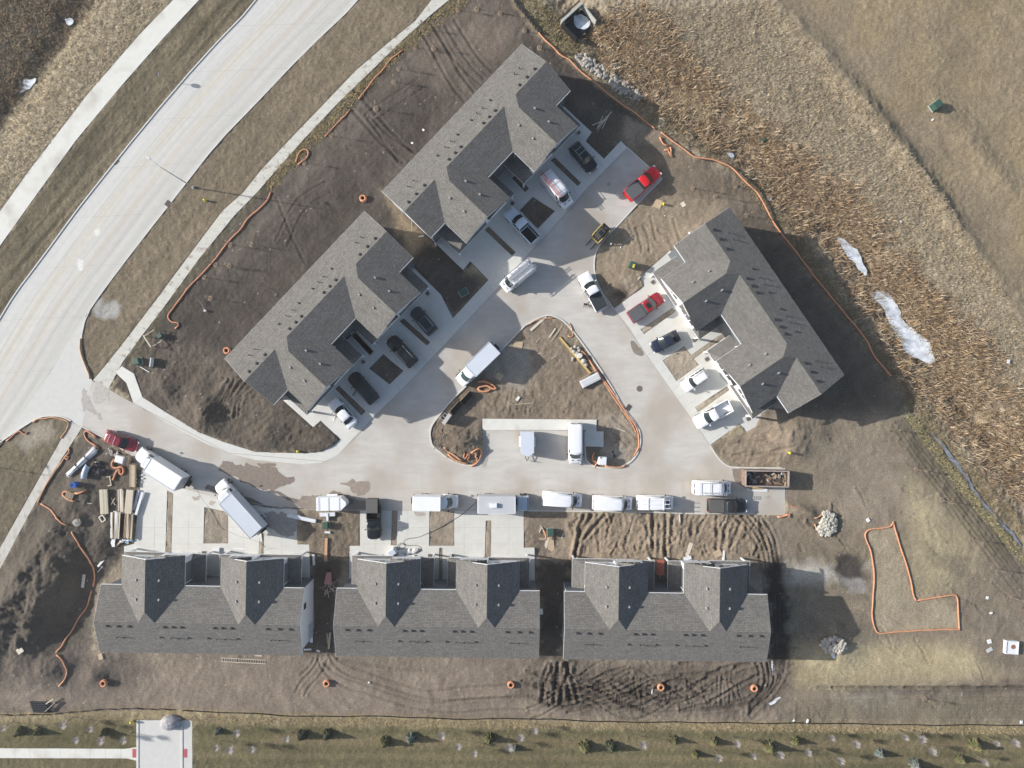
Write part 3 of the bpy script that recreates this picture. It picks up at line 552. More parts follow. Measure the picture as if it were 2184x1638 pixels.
# mud, damp and dusty patches lying on the concrete: irregular thin sheets
def warp(P,amp,seed):
    P=np.array(P); x,y=P[:,0],P[:,1]
    o=np.stack([vnoise(x,y,1.6,300+seed,2)*2.2+vnoise(x,y,.5,320+seed,2)*.8,vnoise(x,y,1.6,340+seed,2)*2.2+vnoise(x,y,.5,360+seed,2)*.8],-1)
    return P+o*amp
def blob(px,n=40,jit=.25,seed=0):
    P=smooth2(PX(px)+[PX(px)[0]],2); L=sum(math.dist(P[k],P[k+1]) for k in range(len(P)-1)); Q=resample(P,max(24,int(L/.18)))[:-1]
    return [tuple(p) for p in warp(Q,jit*2.2,seed%17)]
mudN=0
def patch(name,px,rgb,z=.05,jit=.18,rough=.5,seed=0):
    global mudN; mudN+=1
    m=mat('patch_%d_%d_%d'%tuple(int(c*100) for c in rgb),rgb,rough,var=.2,vscale=2.5)
    return tag(MB().poly(blob(px,44,jit,seed or mudN),z+.0012*(mudN%5)).build(name,m),kind='structure')
wet=(.22,.18,.145)
patch('damp_patch',[(470,985),(540,990),(590,1000),(600,1012),(615,1020),(628,1028),(620,1040),(590,1042),(582,1053),(574,1042),(560,1042),(520,1030),(490,1010),(465,998)],wet,.05,.3)
patch('damp_patch',[(545,988),(590,990),(588,998),(550,996)],wet,.05,.15); patch('damp_patch',[(728,1028),(750,1022),(775,1024),(792,1040),(790,1052),(780,1058),(752,1050),(750,1038)],(.30,.25,.205),.05,.3)
patch('damp_patch',[(1345,728),(1352,727),(1366,745),(1375,762),(1360,758),(1348,748)],(.24,.21,.17),.05,.12); patch('damp_patch',[(1272,760),(1280,775),(1286,795),(1279,790)],(.27,.24,.2),.05,.15)
patch('damp_patch',[(560,1040),(660,1070),(650,1085),(560,1078),(520,1050),(480,1040),(440,1030),(430,1040),(500,1062),(540,1080),(630,1087),(660,1087)],(.17,.14,.12),.05,.15)
patch('mud_patch',[(640,1060),(675,1052),(745,1054),(790,1065),(780,1086),(640,1086)],(.25,.21,.17),.05,.35); patch('mud_patch',[(178,820),(186,850),(200,870),(220,895),(216,902),(196,888),(186,872),(176,880),(172,860)],(.36,.34,.31),.052,.3)
patch('mud_patch',[(215,800),(232,830),(226,850),(200,860),(196,820)],(.40,.38,.34),.052,.3)
patch('mud_patch',[(1563,1000),(1672,1000),(1672,1040),(1570,1042)],(.24,.20,.165),.05,.1); patch('mud_patch',[(640,1095),(560,1090),(560,1130),(640,1150)],(.32,.30,.28),.062,.35)
if 0: patch('dust_patch',[(212,655),(240,640),(252,650),(250,672),(225,678),(205,670)],(.52,.51,.49),.30,.5)
patch('bright_patch',[(205,490),(222,480),(218,510),(206,505)],(.62,.61,.56),.056,.2); patch('bright_patch',[(164,550),(178,555),(176,580),(162,570)],(.62,.61,.56),.056,.2)
patch('mud_patch',[(884,1092),(908,1092),(906,1100),(888,1102)],(.42,.38,.34),.062,.1)
patch('mud_patch',[(1030,920),(1048,920),(1046,990),(1030,1000),(1028,960)],(.38,.36,.33),.05,.15)
for (x,y,r_) in ((420,1060,14),(450,1075,10),(1590,1085,7),(1640,1060,6),(1640,1035,8),(1610,1092,7)): patch('mud_patch',[(x+r_*math.cos(t),y+r_*.5*math.sin(t)) for t in np.linspace(0,5.6,7)],(.40,.35,.30),.062,.3)
for (x,y) in ((1364,829),): tag(MB().cyl((*W(x,y),.02),(*W(x,y),.055),.45,n=18).build('manhole_cover',mat('rusty_iron',(.16,.13,.10),.7,var=.2)),'round rusty manhole cover in the street right of the triangular island','manhole cover')
tag(MB().cyl((*W(1298,393),.02),(*W(1298,393),.052),.28,n=16).build('manhole_cover',mat('worn_iron',(.30,.29,.28),.7)),'small grey manhole cover in the shaded concrete near the bright red pickup','manhole cover')
for i,(x,y,a,lb) in enumerate(((247,345,45,'dark storm drain inlet in the far kerb of the main road'),(358,434,52,'brown storm drain inlet in the near kerb of the main road'),(1340,869,55,'dark storm drain inlet on the right kerb of the island'),(1,945,40,'rusty drain inlet at the road kerb by the left picture edge'))):
    p=W(x,y); e_=empty('storm_inlet',(p[0],p[1],.03),math.radians(a),lb,'storm drain'); MB().box((0,0,.02),(.85,.6,.12)).build('frame',mat('inlet_iron',(.12,.09,.07),.8,var=.2),e_); g=MB()
    for k in range(5): g.box((-.3+k*.15,0,.085),(.05,.5,.03))
    g.build('grate',mat('grate_iron',(.05,.045,.04),.6),e_)
# ------------------------------------------------------------ townhouses
def shingle():
    m=bpy.data.materials.new('grey_asphalt_shingle'); m.use_nodes=True; n=m.node_tree; N=n.nodes; L=n.links; b=N['Principled BSDF']; b.inputs['Roughness'].default_value=.92; b.inputs['Specular IOR Level'].default_value=.2
    uv=N.new('ShaderNodeUVMap'); mp=N.new('ShaderNodeMapping'); mp.inputs['Scale'].default_value=(1,1,1); L.new(uv.outputs[0],mp.inputs[0])
    br=N.new('ShaderNodeTexBrick'); br.offset=.37; br.inputs['Scale'].default_value=1; br.inputs['Brick Width'].default_value=.42; br.inputs['Row Height'].default_value=.21; br.inputs['Mortar Size'].default_value=.012; br.inputs['Bias'].default_value=0
    br.inputs['Color1'].default_value=(.150,.143,.132,1); br.inputs['Color2'].default_value=(.203,.193,.177,1); br.inputs['Mortar'].default_value=(.06,.058,.056,1); L.new(mp.outputs[0],br.inputs['Vector'])
    ns=N.new('ShaderNodeTexNoise'); ns.inputs['Scale'].default_value=5.5; ns.inputs['Detail'].default_value=3; L.new(mp.outputs[0],ns.inputs['Vector'])
    n2=N.new('ShaderNodeTexNoise'); n2.inputs['Scale'].default_value=.5; n2.inputs['Detail'].default_value=3; L.new(mp.outputs[0],n2.inputs['Vector'])
    r=N.new('ShaderNodeMapRange'); r.inputs[1].default_value=.3; r.inputs[2].default_value=.7; r.inputs[3].default_value=.78; r.inputs[4].default_value=1.24; L.new(ns.outputs[0],r.inputs[0])
    r2=N.new('ShaderNodeMapRange'); r2.inputs[1].default_value=.3; r2.inputs[2].default_value=.7; r2.inputs[3].default_value=.94; r2.inputs[4].default_value=1.06; L.new(n2.outputs[0],r2.inputs[0])
    a=N.new('ShaderNodeMix'); a.data_type='RGBA'; a.blend_type='MULTIPLY'; a.inputs[0].default_value=1; L.new(br.outputs[0],a.inputs[6]); L.new(r.outputs[0],a.inputs[7])
    c=N.new('ShaderNodeMix'); c.data_type='RGBA'; c.blend_type='MULTIPLY'; c.inputs[0].default_value=1; L.new(a.outputs[2],c.inputs[6]); L.new(r2.outputs[0],c.inputs[7]); L.new(c.outputs[2],b.inputs['Base Color'])
    bp=N.new('ShaderNodeBump'); bp.inputs['Strength'].default_value=.35; bp.inputs['Distance'].default_value=.03; L.new(br.outputs[1],bp.inputs['Height']); L.new(bp.outputs[0],b.inputs['Normal'])
    return m
MSH=shingle()
Mtrim=mat('white_trim',(.78,.79,.80),.5,var=.04); Msid=mat('pale_siding',(.66,.68,.71),.6,var=.05,vscale=1.5,bump=.2,bscale=6,stretch=(1,1,8)); Mwrap=mat('grey_siding',(.40,.43,.46),.6,var=.06,vscale=1.5)
Mgl=mat('window_glass',(.03,.035,.04),.08); Mgar=mat('garage_door_white',(.74,.74,.73),.5,var=.03); Mvent=mat('vent_dark',(.035,.035,.035),.6); Mvl=mat('vent_grey',(.42,.42,.42),.5,metal=.3); Mpipe=mat('vent_pipe_black',(.03,.03,.03),.5)
class Roof:          # sloped slabs with UV in metres
    def __init__(s): s.v=[];s.f=[];s.u=[]
    def face(s,pts,udir,th=.0):
        pts=[Vector(p) for p in pts]; nrm=(pts[1]-pts[0]).cross(pts[2]-pts[0]).normalized()
        if nrm.z<0: pts=pts[::-1]; nrm=-nrm
        ud=Vector(udir).normalized(); ud=(ud-nrm*ud.dot(nrm)).normalized(); vd=nrm.cross(ud)
        n=len(s.v); s.v+=[tuple(p) for p in pts]; s.f.append(tuple(range(n,n+len(pts)))); s.u+=[(p.dot(ud),p.dot(vd)) for p in pts]
        if th:
            m=len(pts); lo=[p-Vector((0,0,th)) for p in pts]
            for i in range(m):
                j=(i+1)%m; q=[pts[j],pts[i],lo[i],lo[j]]; n=len(s.v); s.v+=[tuple(p) for p in q]; s.f.append((n,n+1,n+2,n+3)); s.u+=[(0,0),(.3,0),(.3,.1),(0,.1)]
            n=len(s.v); s.v+=[tuple(p) for p in lo[::-1]]; s.f.append(tuple(range(n,n+m))); s.u+=[(0,0)]*m
    def build(s,name,parent):
        me=bpy.data.meshes.new(name); me.from_pydata(s.v,[],s.f); uv=me.uv_layers.new(name='UVMap'); uv.data.foreach_set('uv',[c for p in s.u for c in p]); me.update(); return mkobj(name,me,MSH,parent)
ZE=6.0; MS=.325; GS=.47; UL=13.82; VM=4.6; GU=6.73; GW=4.3; VF=8.58
ZR=ZE+VM*MS; ZG=ZE+GW*GS
def house(label,cx,cy,rz,group):
    h=empty('townhouse',(cx,cy,0),rz,label,'townhouse',group)
    R=Roof(); T=.16
    R.face([(-UL,-VM,ZE),(UL,-VM,ZE),(UL,0,ZR),(-UL,0,ZR)],(1,0,0),T)
    R.face([(-UL,VM,ZE),(UL,VM,ZE),(UL,0,ZR),(-UL,0,ZR)],(1,0,0),T)
    roof=R.build('roof',h)
    du=(ZR-ZE)/GS; ve=(ZG-ZR)/MS; u1=GW-du
    for s in (-1,1):                    # cross gables over the garages; s is the side of the house
        g=Roof(); c=s*GU; inner=-s
        for t in (-1,1):
            g.face([(c+t*GW,VF,ZE),(c,VF,ZG),(c,ve,ZG),(c+t*u1,0,ZR),(c+t*GW,VM,ZE)],(0,1,0),.02)
        g.face([(c,ve,ZG),(c-u1,0,ZR),(c+u1,0,ZR)],(1,0,0))
        # bump-out roof on the inner unit
        m_=GW/2; zb=ZE+m_*GS; vb=VF+.16
        g.face([(c+inner*m_,VF-.5,zb+.012),(c+inner*m_,vb,zb+.012),(c+inner*GW,vb,ZE+.012),(c+inner*GW,VF-.5,ZE+.012)],(0,1,0),.14)
        g.face([(c+inner*m_,VF-.5,zb+.01),(c+inner*m_,vb,zb+.01),(c+inner*.12,vb,ZE+.04),(c+inner*.12,VF-.5,ZE+.04)],(0,1,0),.14)
        g.build('gable_roof',h)
        # porch roofs, one storey, both sides, hipped at the front; skirt in front of the outer unit
        for side in (-1,1):
            p=Roof(); a=c+side*(GW-.35); b_=c+side*(GW+1.45); z1,z0=3.45,2.85; v0=VM-.4; v1=VF-.30
            if side==inner: v1=VF-.42
            p.face([(a,v0,z1),(a,v1-.75,z1),(b_,v1,z0),(b_,v0,z0)],(0,1,0),.12)
            if side!=inner: p.face([(a,v1-.75,z1),(b_,v1,z0),(c,v1,z0),(c,v1-.75,z1)],(1,0,0),.12)
            else: p.face([(a,v1-.75,z1),(b_,v1,z0),(a-side*.3,v1,z0)],(1,0,0),.12)
            p.build('porch_roof',h)
            gt=MB().box((b_+side*.03,(v0+v1)/2,z0-.05),(.035,v1-v0+.04,.12)); ux=(c if side!=inner else a); gt.box(((b_+ux)/2,v1+.03,z0-.05),(abs(b_-ux)+.04,.04,.12)); gt.build('gutter',Mtrim,h)
            MB().box((b_-side*.25,v1-.25,1.4),(.22,.22,2.85)).build('porch_column',Mtrim,h)
            MB().box(((a+b_)/2,VM-.28,1.08),(.95,.06,2.1)).build('entry_door',mat('door_dark',(.08,.085,.10),.4),h)
    W_=MB()
    yb=VM-.4; xb=UL-.38
    W_.box((0,0,ZE/2-.1),(2*xb,2*yb,ZE)); 
    for s in (-1,1):
        W_.quad((s*xb,-yb,ZE-.1),(s*xb,yb,ZE-.1),(s*xb,0,ZR-.19))
        c=s*GU; inner=-s
        vg=VF-1.0; vo=VF-.61; vi=VF-.34; hw=GW-.35
        W_.box((c,(yb+vg)/2,1.5),(2*hw,vg-yb,3.0))
        W_.box((c-inner*hw/2,(yb+vo)/2,(3.0+ZE-.1)/2),(hw,vo-yb,ZE-3.1)); W_.box((c+inner*hw/2,(yb+vi)/2,(2.88+ZE-.1)/2),(hw-.01,vi-yb,ZE-2.98))
        W_.quad((c-hw,vo,ZE-.1),(c+hw,vo,ZE-.1),(c,vo,ZG-.12)); W_.quad((c+inner*.25,vi+.002,ZE-.1),(c+inner*hw,vi+.002,ZE-.1),(c+inner*GW/2,vi+.002,ZE+GW/2*GS-.16))
    W_.build('wall',Msid,h)
    Mshade=mat('painted_recess_shade',(.13,.145,.16),.6,var=.06,vscale=1.5)  # dark colour paints the recess shade onto thin panels over the pale walls
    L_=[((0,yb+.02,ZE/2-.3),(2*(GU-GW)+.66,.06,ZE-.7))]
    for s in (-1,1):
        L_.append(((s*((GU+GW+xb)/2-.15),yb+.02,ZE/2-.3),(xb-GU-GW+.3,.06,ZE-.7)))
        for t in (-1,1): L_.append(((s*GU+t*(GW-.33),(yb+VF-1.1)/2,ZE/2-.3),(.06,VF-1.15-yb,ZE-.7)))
    for c_,d_ in L_: MB().box(c_,d_).build('entry_shade_panel',Mshade,h)
    for s in (-1,1):
        c=s*GU; inner=-s
        for k,(uu,vv) in enumerate(((c+inner*GW/2,VF-.31),(c-inner*GW/2,VF-.58))):
            win=MB().box((uu,vv,4.75),(2.9,.07,1.25)).build('window',Mtrim,h)
            pn=MB()
            for j in (-1,0,1): pn.box((uu+j*.93,vv+.025,4.75),(.78,.06,1.0))
            pn.build('pane',Mgl,win)
            vd=VF-.97
            gd=MB().box((uu,vd,1.15),(2.7,.06,2.25)); 
            for j in range(4): gd.box((uu,vd+.032,.32+j*.56),(2.6,.015,.5))
            gd.build('garage_door',Mgar,h)
            for j in (-1,1): MB().box((uu+j*1.6,vd+.05,2.0),(.12,.14,.3)).build('wall_lamp',mat('lamp_black',(.02,.02,.02),.5),h)
        # rakes and eaves
        F=MB(); F.box((c,VF+.02,0),(.01,.01,.01)) if False else None
        for t in (-1,1):
            a=Vector((c,VF+.012,ZG-.06)); b_=Vector((c+t*GW,VF+.012,ZE-.06)); F.add([a,b_,b_-Vector((0,0,.24)),a-Vector((0,0,.24)),a+Vector((0,.05,0)),b_+Vector((0,.05,0)),b_+Vector((0,.05,-.24)),a+Vector((0,.05,-.24))],[(0,1,2,3),(7,6,5,4),(0,4,5,1),(3,2,6,7),(1,5,6,2),(0,3,7,4)])
            F.box((c+t*(GW+.008),(VM+VF)/2,ZE-.12),(.016,VF-VM-.02,.12))
        F.build('fascia',Mtrim,h)
        for t in (1,-1): MB().cyl((c+t*(GW-.2),VM+.15,ZE-.2),(c+t*(GW-.2),VM+.15,3.3),.05,n=6).build('downspout',Mtrim,h)
    F=MB(); F.box((0,-VM-.008,ZE-.12),(2*UL,.016,.12))
    for a,b_ in ((-UL,-GU-GW),(-GU+GW,GU-GW),(GU+GW,UL)): F.box(((a+b_)/2,VM+.03,ZE-.09),(b_-a-.02,.06,.15))
    for s in (-1,1):
        for t in (-1,1):
            a=Vector((s*(UL+.012),0,ZR-.02)); b_=Vector((s*(UL+.012),t*VM,ZE-.02)); o=Vector((s*.015,0,0)); d=Vector((0,0,.24)); F.add([a,b_,b_-d,a-d,a+o,b_+o,b_+o-d,a+o-d],[(0,1,2,3),(7,6,5,4),(0,4,5,1),(3,2,6,7),(1,5,6,2),(0,3,7,4)])
    F.build('eave_trim',Mtrim,h)
    for u in (-12.,-8.5,-4,-1.2,1.2,4,8.5,12):   # rear windows
        w_=MB().box((u,-yb-.03,4.3),(1.5,.08,1.2)).build('window',Mtrim,h); MB().box((u,-yb-.06,4.3),(1.3,.06,1.0)).build('pane',Mgl,w_)
    for s in (-1,1):
        w_=MB().box((s*(xb+.03),1.6,4.3),(.08,1.1,1.3)).build('window',Mtrim,h); MB().box((s*(xb+.06),1.6,4.3),(.06,.9,1.1)).build('pane',Mgl,w_)
        MB().box((s*(xb+.04),-2.9,1.1),(.08,2.2,2.2)).build('side_panel',Mwrap,h)
    # roof vents
    al=-math.atan(MS)
    for u in (-12.1,-10.6,-9.15,-4.4,-3.25,-2.1,2.3,3.4,4.6,9.4,11.0,12.5):
        z=ZR-.55*MS; MB().box((u,-.55,z+.09),(.34,.34,.2),0,0,0,.75).build('box_vent',Mvent,roof)
    for u in (-10.9,-9.9,-3.6,-2.55,2.6,3.7,9.9,11.0):
        z=ZR-2.2*MS; MB().cyl((u,-2.2,z-.05),(u,-2.2,z+.5),.055,n=8).build('pipe_vent',Mpipe,roof)
    for u in (-5.1,-1.4,1.3,5.2): z=ZR-2.15*MS; MB().cyl((u,-2.15,z-.05),(u,-2.15,z+.16),.13,n=9).build('round_vent',Mvent,roof)
    for s in (-1,1):
        for t in (-1,1):
            for v in (3.1,5.7): z=ZG-1.55*GS; MB().box((s*GU+t*1.55,v,z+.1),(.2,.34,.26),0,0,t*-.0,.85).build('box_vent',Mvl,roof)
    return h
grp='six four-unit grey-roofed townhouses'
def fit(label,corners):       # corners: rear-left, rear-right, front-left, front-right of the main eave as they show in the photo
    P=[Vector(W(x,y,ZE)) for x,y in corners]; c=sum(P,Vector((0,0)))/4
    d=((P[1]-P[0])+(P[3]-P[2])).normalized()
    v=((P[2]-P[0])+(P[3]-P[1])).normalized()
    # local +y is the front; keep a proper rotation
    ang=math.atan2(v.y,v.x)-math.pi/2
    ang2=math.atan2(d.y,d.x); 
    d2=Vector((math.cos(ang),math.sin(ang)))
    if d.dot(d2)<0: ang2+=math.pi
    diff=(ang2-ang+math.pi)%(2*math.pi)-math.pi
    return house(label,c.x,c.y,ang+diff*.6,grp)
H1=fit('townhouse at the lower left with wall panels still bare beside the lumber stacks',[(212,1392),(643.5,1395),(215,1249),(650,1254)])
H2=fit('middle townhouse of the bottom row, facing the white and grey box trucks',[(718,1398),(1147.5,1404),(718.5,1255),(1150,1262)])
H3=fit('right-hand townhouse of the bottom row, standing in rutted mud without driveways',[(1201.5,1406),(1634,1412.5),(1204.5,1262),(1636,1268)])
H4=fit('slanted townhouse between the dark soil slope and four black and dark cars on its drives',[(479.4,761.8),(773.7,448.8),(586,864.4),(880,550.7)])
H5=fit('topmost slanted townhouse, next to the white van with a red ladder',[(813,408),(1112,92),(919,509),(1216.5,192.2)])
H6=fit('townhouse on the right facing left, its long shadow reaching the creek bank',[(1553.8,443.8),(1804.5,799.3),(1435,520),(1684,882)])
# ------------------------------------------------------------ vehicles
Mtyre=mat('tyre',(.02,.02,.02),.8); Mrim=mat('rim',(.45,.45,.46),.35,metal=.8); Mglass=mat('car_glass',(.02,.03,.032),.06); Mglg=mat('greenish_glass',(.05,.085,.08),.08); Mblk=mat('black_plastic',(.02,.02,.022),.5)
Mlamp=mat('headlight',(.75,.77,.8),.15); Mtail=mat('tail_light',(.35,.02,.02),.3); Mchas=mat('chassis',(.03,.03,.03),.7)
Pwhite=paint('white_paint',(.80,.81,.83)); Pred=paint('bright_red_paint',(.62,.015,.02)); Pdred=paint('deep_red_paint',(.30,.012,.025)); Pmar=paint('maroon_paint',(.24,.02,.035)); Pblk=paint('black_paint',(.008,.009,.012)); Pnavy=paint('navy_paint',(.02,.027,.048)); Pslate=paint('slate_paint',(.045,.06,.07)); Psil=paint('silver_paint',(.55,.57,.60)); Pchar=paint('charcoal_paint',(.03,.03,.035))
Mtonn=mat('tonneau_grey',(.10,.105,.11),.6,var=.05); Mton2=mat('tonneau_brown_grey',(.11,.105,.10),.6,var=.06); Mbed=mat('bed_liner_black',(.012,.01,.012),.7); Malu=mat('aluminium',(.62,.63,.64),.35,metal=.6)
def wheels(root,L,Wd,r=.37,xs_=(.31,-.30),dual=False):
    for fx_ in xs_:
        for s in (-1,1):
            x=fx_*L; y=s*(Wd/2-.13); 
            wh=MB().cyl((x,y-.12*s,r),(x,y+.115*s,r),r,n=16).build('wheel',Mtyre,root); MB().cyl((x,y+.116*s,r),(x,y+.13*s,r),r*.6,n=12).build('rim',Mrim,wh)
def sec(x,w,zb,zt,dip=.05):
    h=zt-zb
    return [(x,-w*.88,zb),(x,-w,zb+.14),(x,-w,zb+h*.55),(x,-w*.965,zt-dip*1.4),(x,-w*.86,zt-dip*.3),(x,-w*.45,zt),(x,0,zt+.012),(x,w*.45,zt),(x,w*.86,zt-dip*.3),(x,w*.965,zt-dip*1.4),(x,w,zb+h*.55),(x,w,zb+.14),(x,w*.88,zb)]
def cabin(root,body,L,w,zb,zr,xr,xf,rr,rf,arcf=.16,arcr=.08,tw=.80,glass=None,side=((.05,.48),(.53,.97)),rear=True,gz=(.12,.9),roofm=None,crown=.05):
    # xr/xf belt ends, rr/rf roof ends
    glass=glass or Mglass
    def ring(x0,x1,ww,z,af,ar,n=6):
        P=[]
        for i in range(n+1): t=-1+2*i/n; P.append(Vector((x1-af*t*t*abs(t)**.3 ,t*ww,z)))
        for i in range(n+1): t=1-2*i/n; P.append(Vector((x0+ar*t*t,t*ww,z)))
        return P
    B=ring(xr,xf,w*.95,zb,arcf*1.5,arcr); T=ring(rr,rf,w*tw,zr,arcf,arcr); n=6
    c=(rr+rf)/2; T2=[Vector(((p.x-c)*.86+c,p.y*.8,zr+crown*.8)) for p in T]; T3=[Vector(((p.x-c)*.4+c,p.y*.35,zr+crown)) for p in T]
    MB().loft([B,T,T2,T3]).build('roof' if roofm else 'cabin',roofm or body,root,True)
    lerp=lambda a,b,t:a+(b-a)*t
    def strip(idx,name,shr,out,g=gz,par=root):
        m=MB(); pts=[]; ctr=sum((B[i] for i in idx),Vector((0,0,0)))/len(idx)
        for t in (g[0],(g[0]+g[1])/2,g[1]):
            row=[]
            for i in idx:
                p=lerp(B[i],T[i],t); p=Vector((p.x,p.y*shr,p.z))+Vector(out); row.append(p)
            pts.append(row)
        for r in range(2):
            for i in range(len(idx)-1): m.quad(pts[r][i],pts[r][i+1],pts[r+1][i+1],pts[r+1][i])
        m.build(name,glass,par,True)
    strip(list(range(0,n+1)),'windshield',.93,(.02,0,.018))
    if rear: strip(list(range(n+1,2*n+2)),'rear_window',.90,(-.02,0,.018))
    for s,(i,j) in ((1,(n,n+1)),(-1,(0,2*n+1))):
        for a,b in side:
            q=[]
            for (t,u) in ((g2,uu) for g2,uu in ((.10,1-a),(.10,1-b),(.88,1-b),(.88,1-a))):
                q.append(lerp(lerp(B[j],B[i],u),lerp(T[j],T[i],u),t)+Vector((0,s*.014,.004)))
            MB().quad(*q).build('side_window',Mglass,root)
def mirrors(root,body,x,w,z=1.0):
    for s in (-1,1): MB().rbox((x,s*(w+.13),z),(.14,.24,.17),.03).build('mirror',body,root)
def lights(root,L,w,z=.72,tail=True):
    for s in (-1,1):
        MB().rbox((L/2-.16,s*w*.70,z),(.34,.34,.12),.03,s*-.35).build('headlight',Mlamp,root)
        if tail: MB().rbox((-L/2+.05,s*w*.82,z+.12),(.12,.22,.2),.03).build('tail_light',Mtail,root)
def place(name,label,cat,px,py,ang_to,z=.06,group=None,zc=.9):
    x,y=W(px,py,zc); dx,dy=ang_to; return empty(name,(x,y,z),math.atan2(-dy,dx),label,cat,group)
def suv(label,px,py,d,L=4.9,Wd=1.95,H=1.75,body=Pblk,cat='SUV',name='suv',rails=None,glassroof=False,doors=(),hood=.25,sedan=False,group=None,rack=False,sunroof=False):
    r=place(name,label,cat,px,py,d,group=group,zc=.8); w=Wd/2; zt=1.0 if not sedan else .92
    m=MB().loft([sec(-.5*L,w*.72,.42,zt*.86),sec(-.485*L,w*.90,.34,zt*.97),sec(-.43*L,w*.985,.28,zt+.02),sec(-.2*L,w,.26,zt+.02),sec(.1*L,w,.26,zt),sec(.28*L,w*.99,.26,zt-.01),sec(.40*L,w*.95,.28,zt-.07),sec(.46*L,w*.86,.30,zt-.14),sec(.49*L,w*.70,.36,zt-.24),sec(.5*L,w*.5,.42,zt-.34)])
    m.build('body',body,r,True)
    if sedan: cabin(r,body,L,w,zt-.02,1.42,-.36*L,.24*L,-.23*L,.07*L,arcf=.2,arcr=-.02+.1,tw=.74)
    else: cabin(r,body,L,w,zt,H,-.47*L,.24*L,-.40*L,.08*L,side=((.04,.34),(.38,.66),(.69,.95)),tw=.76)
    wheels(r,L,Wd); mirrors(r,body,.20*L,w); lights(r,L,w,zt-.27)
    top=(H if not sedan else 1.42)
    if rails:
        for s in (-1,1): MB().tube([(-.36*L,s*w*.66,top+.05),(-.30*L,s*w*.66,top+.11),(.02*L,s*w*.66,top+.11),(.07*L,s*w*.66,top+.03)],.022,5).build('roof_rail',rails,r)
    if rack:
        for x in (-.26*L,-.10*L): MB().box((x,0,top+.13),(.05,w*1.3,.03)).build('rack_bar',Malu,r)
    if glassroof: MB().box((-.14*L,0,top+.052),(1.6,w*1.1,.03)).build('glass_roof',Mglass,r)
    if sunroof: MB().box((.0*L,0,top+.045),(.7,.85,.03)).build('sunroof',Mglass,r)
    for s,x in doors:
        dq=MB().rbox((x,s*(w+.38),.75),(.10,.95,.75),.03,s*.35).build('open_door',body,r)
    return r
def pickup(label,px,py,d,L=5.9,Wd=2.0,body=Pwhite,bed='open',ton=Mtonn,group=None,doors=(),gl=None,sunroof=False,cab=.40,topper=None,glassm=None):
    r=place('pickup_truck',label,'pickup truck',px,py,d,group=group,zc=1.0); w=Wd/2; zt=1.12; xb=-.10*L if cab<.45 else -.14*L
    m=MB().loft([sec(xb-.02,w*.985,.36,zt),sec(.1*L,w*.985,.34,zt),sec(.22*L,w*.985,.34,zt-.0),sec(.36*L,w*.975,.36,zt-.04),sec(.44*L,w*.93,.38,zt-.10),sec(.48*L,w*.80,.42,zt-.2),sec(.5*L,w*.62,.46,zt-.36)])
    m.build('body',body,r,True)
    bedm=MB(); x0=-.5*L+.12; bl=xb-x0
    for s in (-1,1): bedm.rbox(((x0+xb)/2,s*(w-.07),.86),(bl,.16,.72),.04)
    bedm.rbox((x0-.02,0,.86),(.10,Wd-.06,.70),.03); bedm.box(((x0+xb)/2,0,.52),(bl,Wd-.1,.12)); bedm.build('bed',body,r,True)
    MB().box(((x0+xb)/2,0,.60),(bl-.12,Wd-.34,.05)).build('bed_floor',Mbed if body is not Pwhite or bed!='empty' else Pwhite,r)
    if bed=='tonneau': MB().rbox(((x0+xb)/2,0,1.235),(bl-.02,Wd-.14,.06),.02).build('tonneau_cover',ton,r)
    cabin(r,body,L,w,zt-.03,1.86,xb+.02,.26*L,xb+.18,.11*L,arcf=.17,arcr=.02,tw=.80,glass=glassm,side=((.05,.47),(.53,.95)))
    wheels(r,L,Wd,.41,(.32,-.31)); mirrors(r,body,.20*L,w,1.2); lights(r,L,w,.86)
    MB().rbox((-L/2+.02,0,.52),(.16,Wd*.9,.18),.03).build('bumper',Malu if body in (Pwhite,Pdred) else body,r)
    if sunroof: MB().box((-.0*L+.2,0,1.925),(.62,.75,.03)).build('sunroof',Mglass,r)
    for s,x in doors: MB().rbox((x,s*(w+.38),1.0),(.10,.9,.85),.03,s*.25).build('open_door',body,r)
    return r
def ladder(root,p0,p1,wd=.42,mt=None,name='ladder',rungs=12,parent=True,side=None):
    p0=Vector(p0);p1=Vector(p1); t=(p1-p0).normalized(); s=Vector(side).normalized() if side else t.cross(Vector((0,0,1))).normalized(); m=MB()
    for k in (-1,1): m.cyl(p0+s*wd/2*k,p1+s*wd/2*k,.035,n=5)
    for i in range(rungs): q=p0+(p1-p0)*((i+.5)/rungs); m.cyl(q-s*wd/2,q+s*wd/2,.024,n=5)
    o=m.build(name,mt or Malu); o.location=root.location; o.rotation_euler=root.rotation_euler
    return o
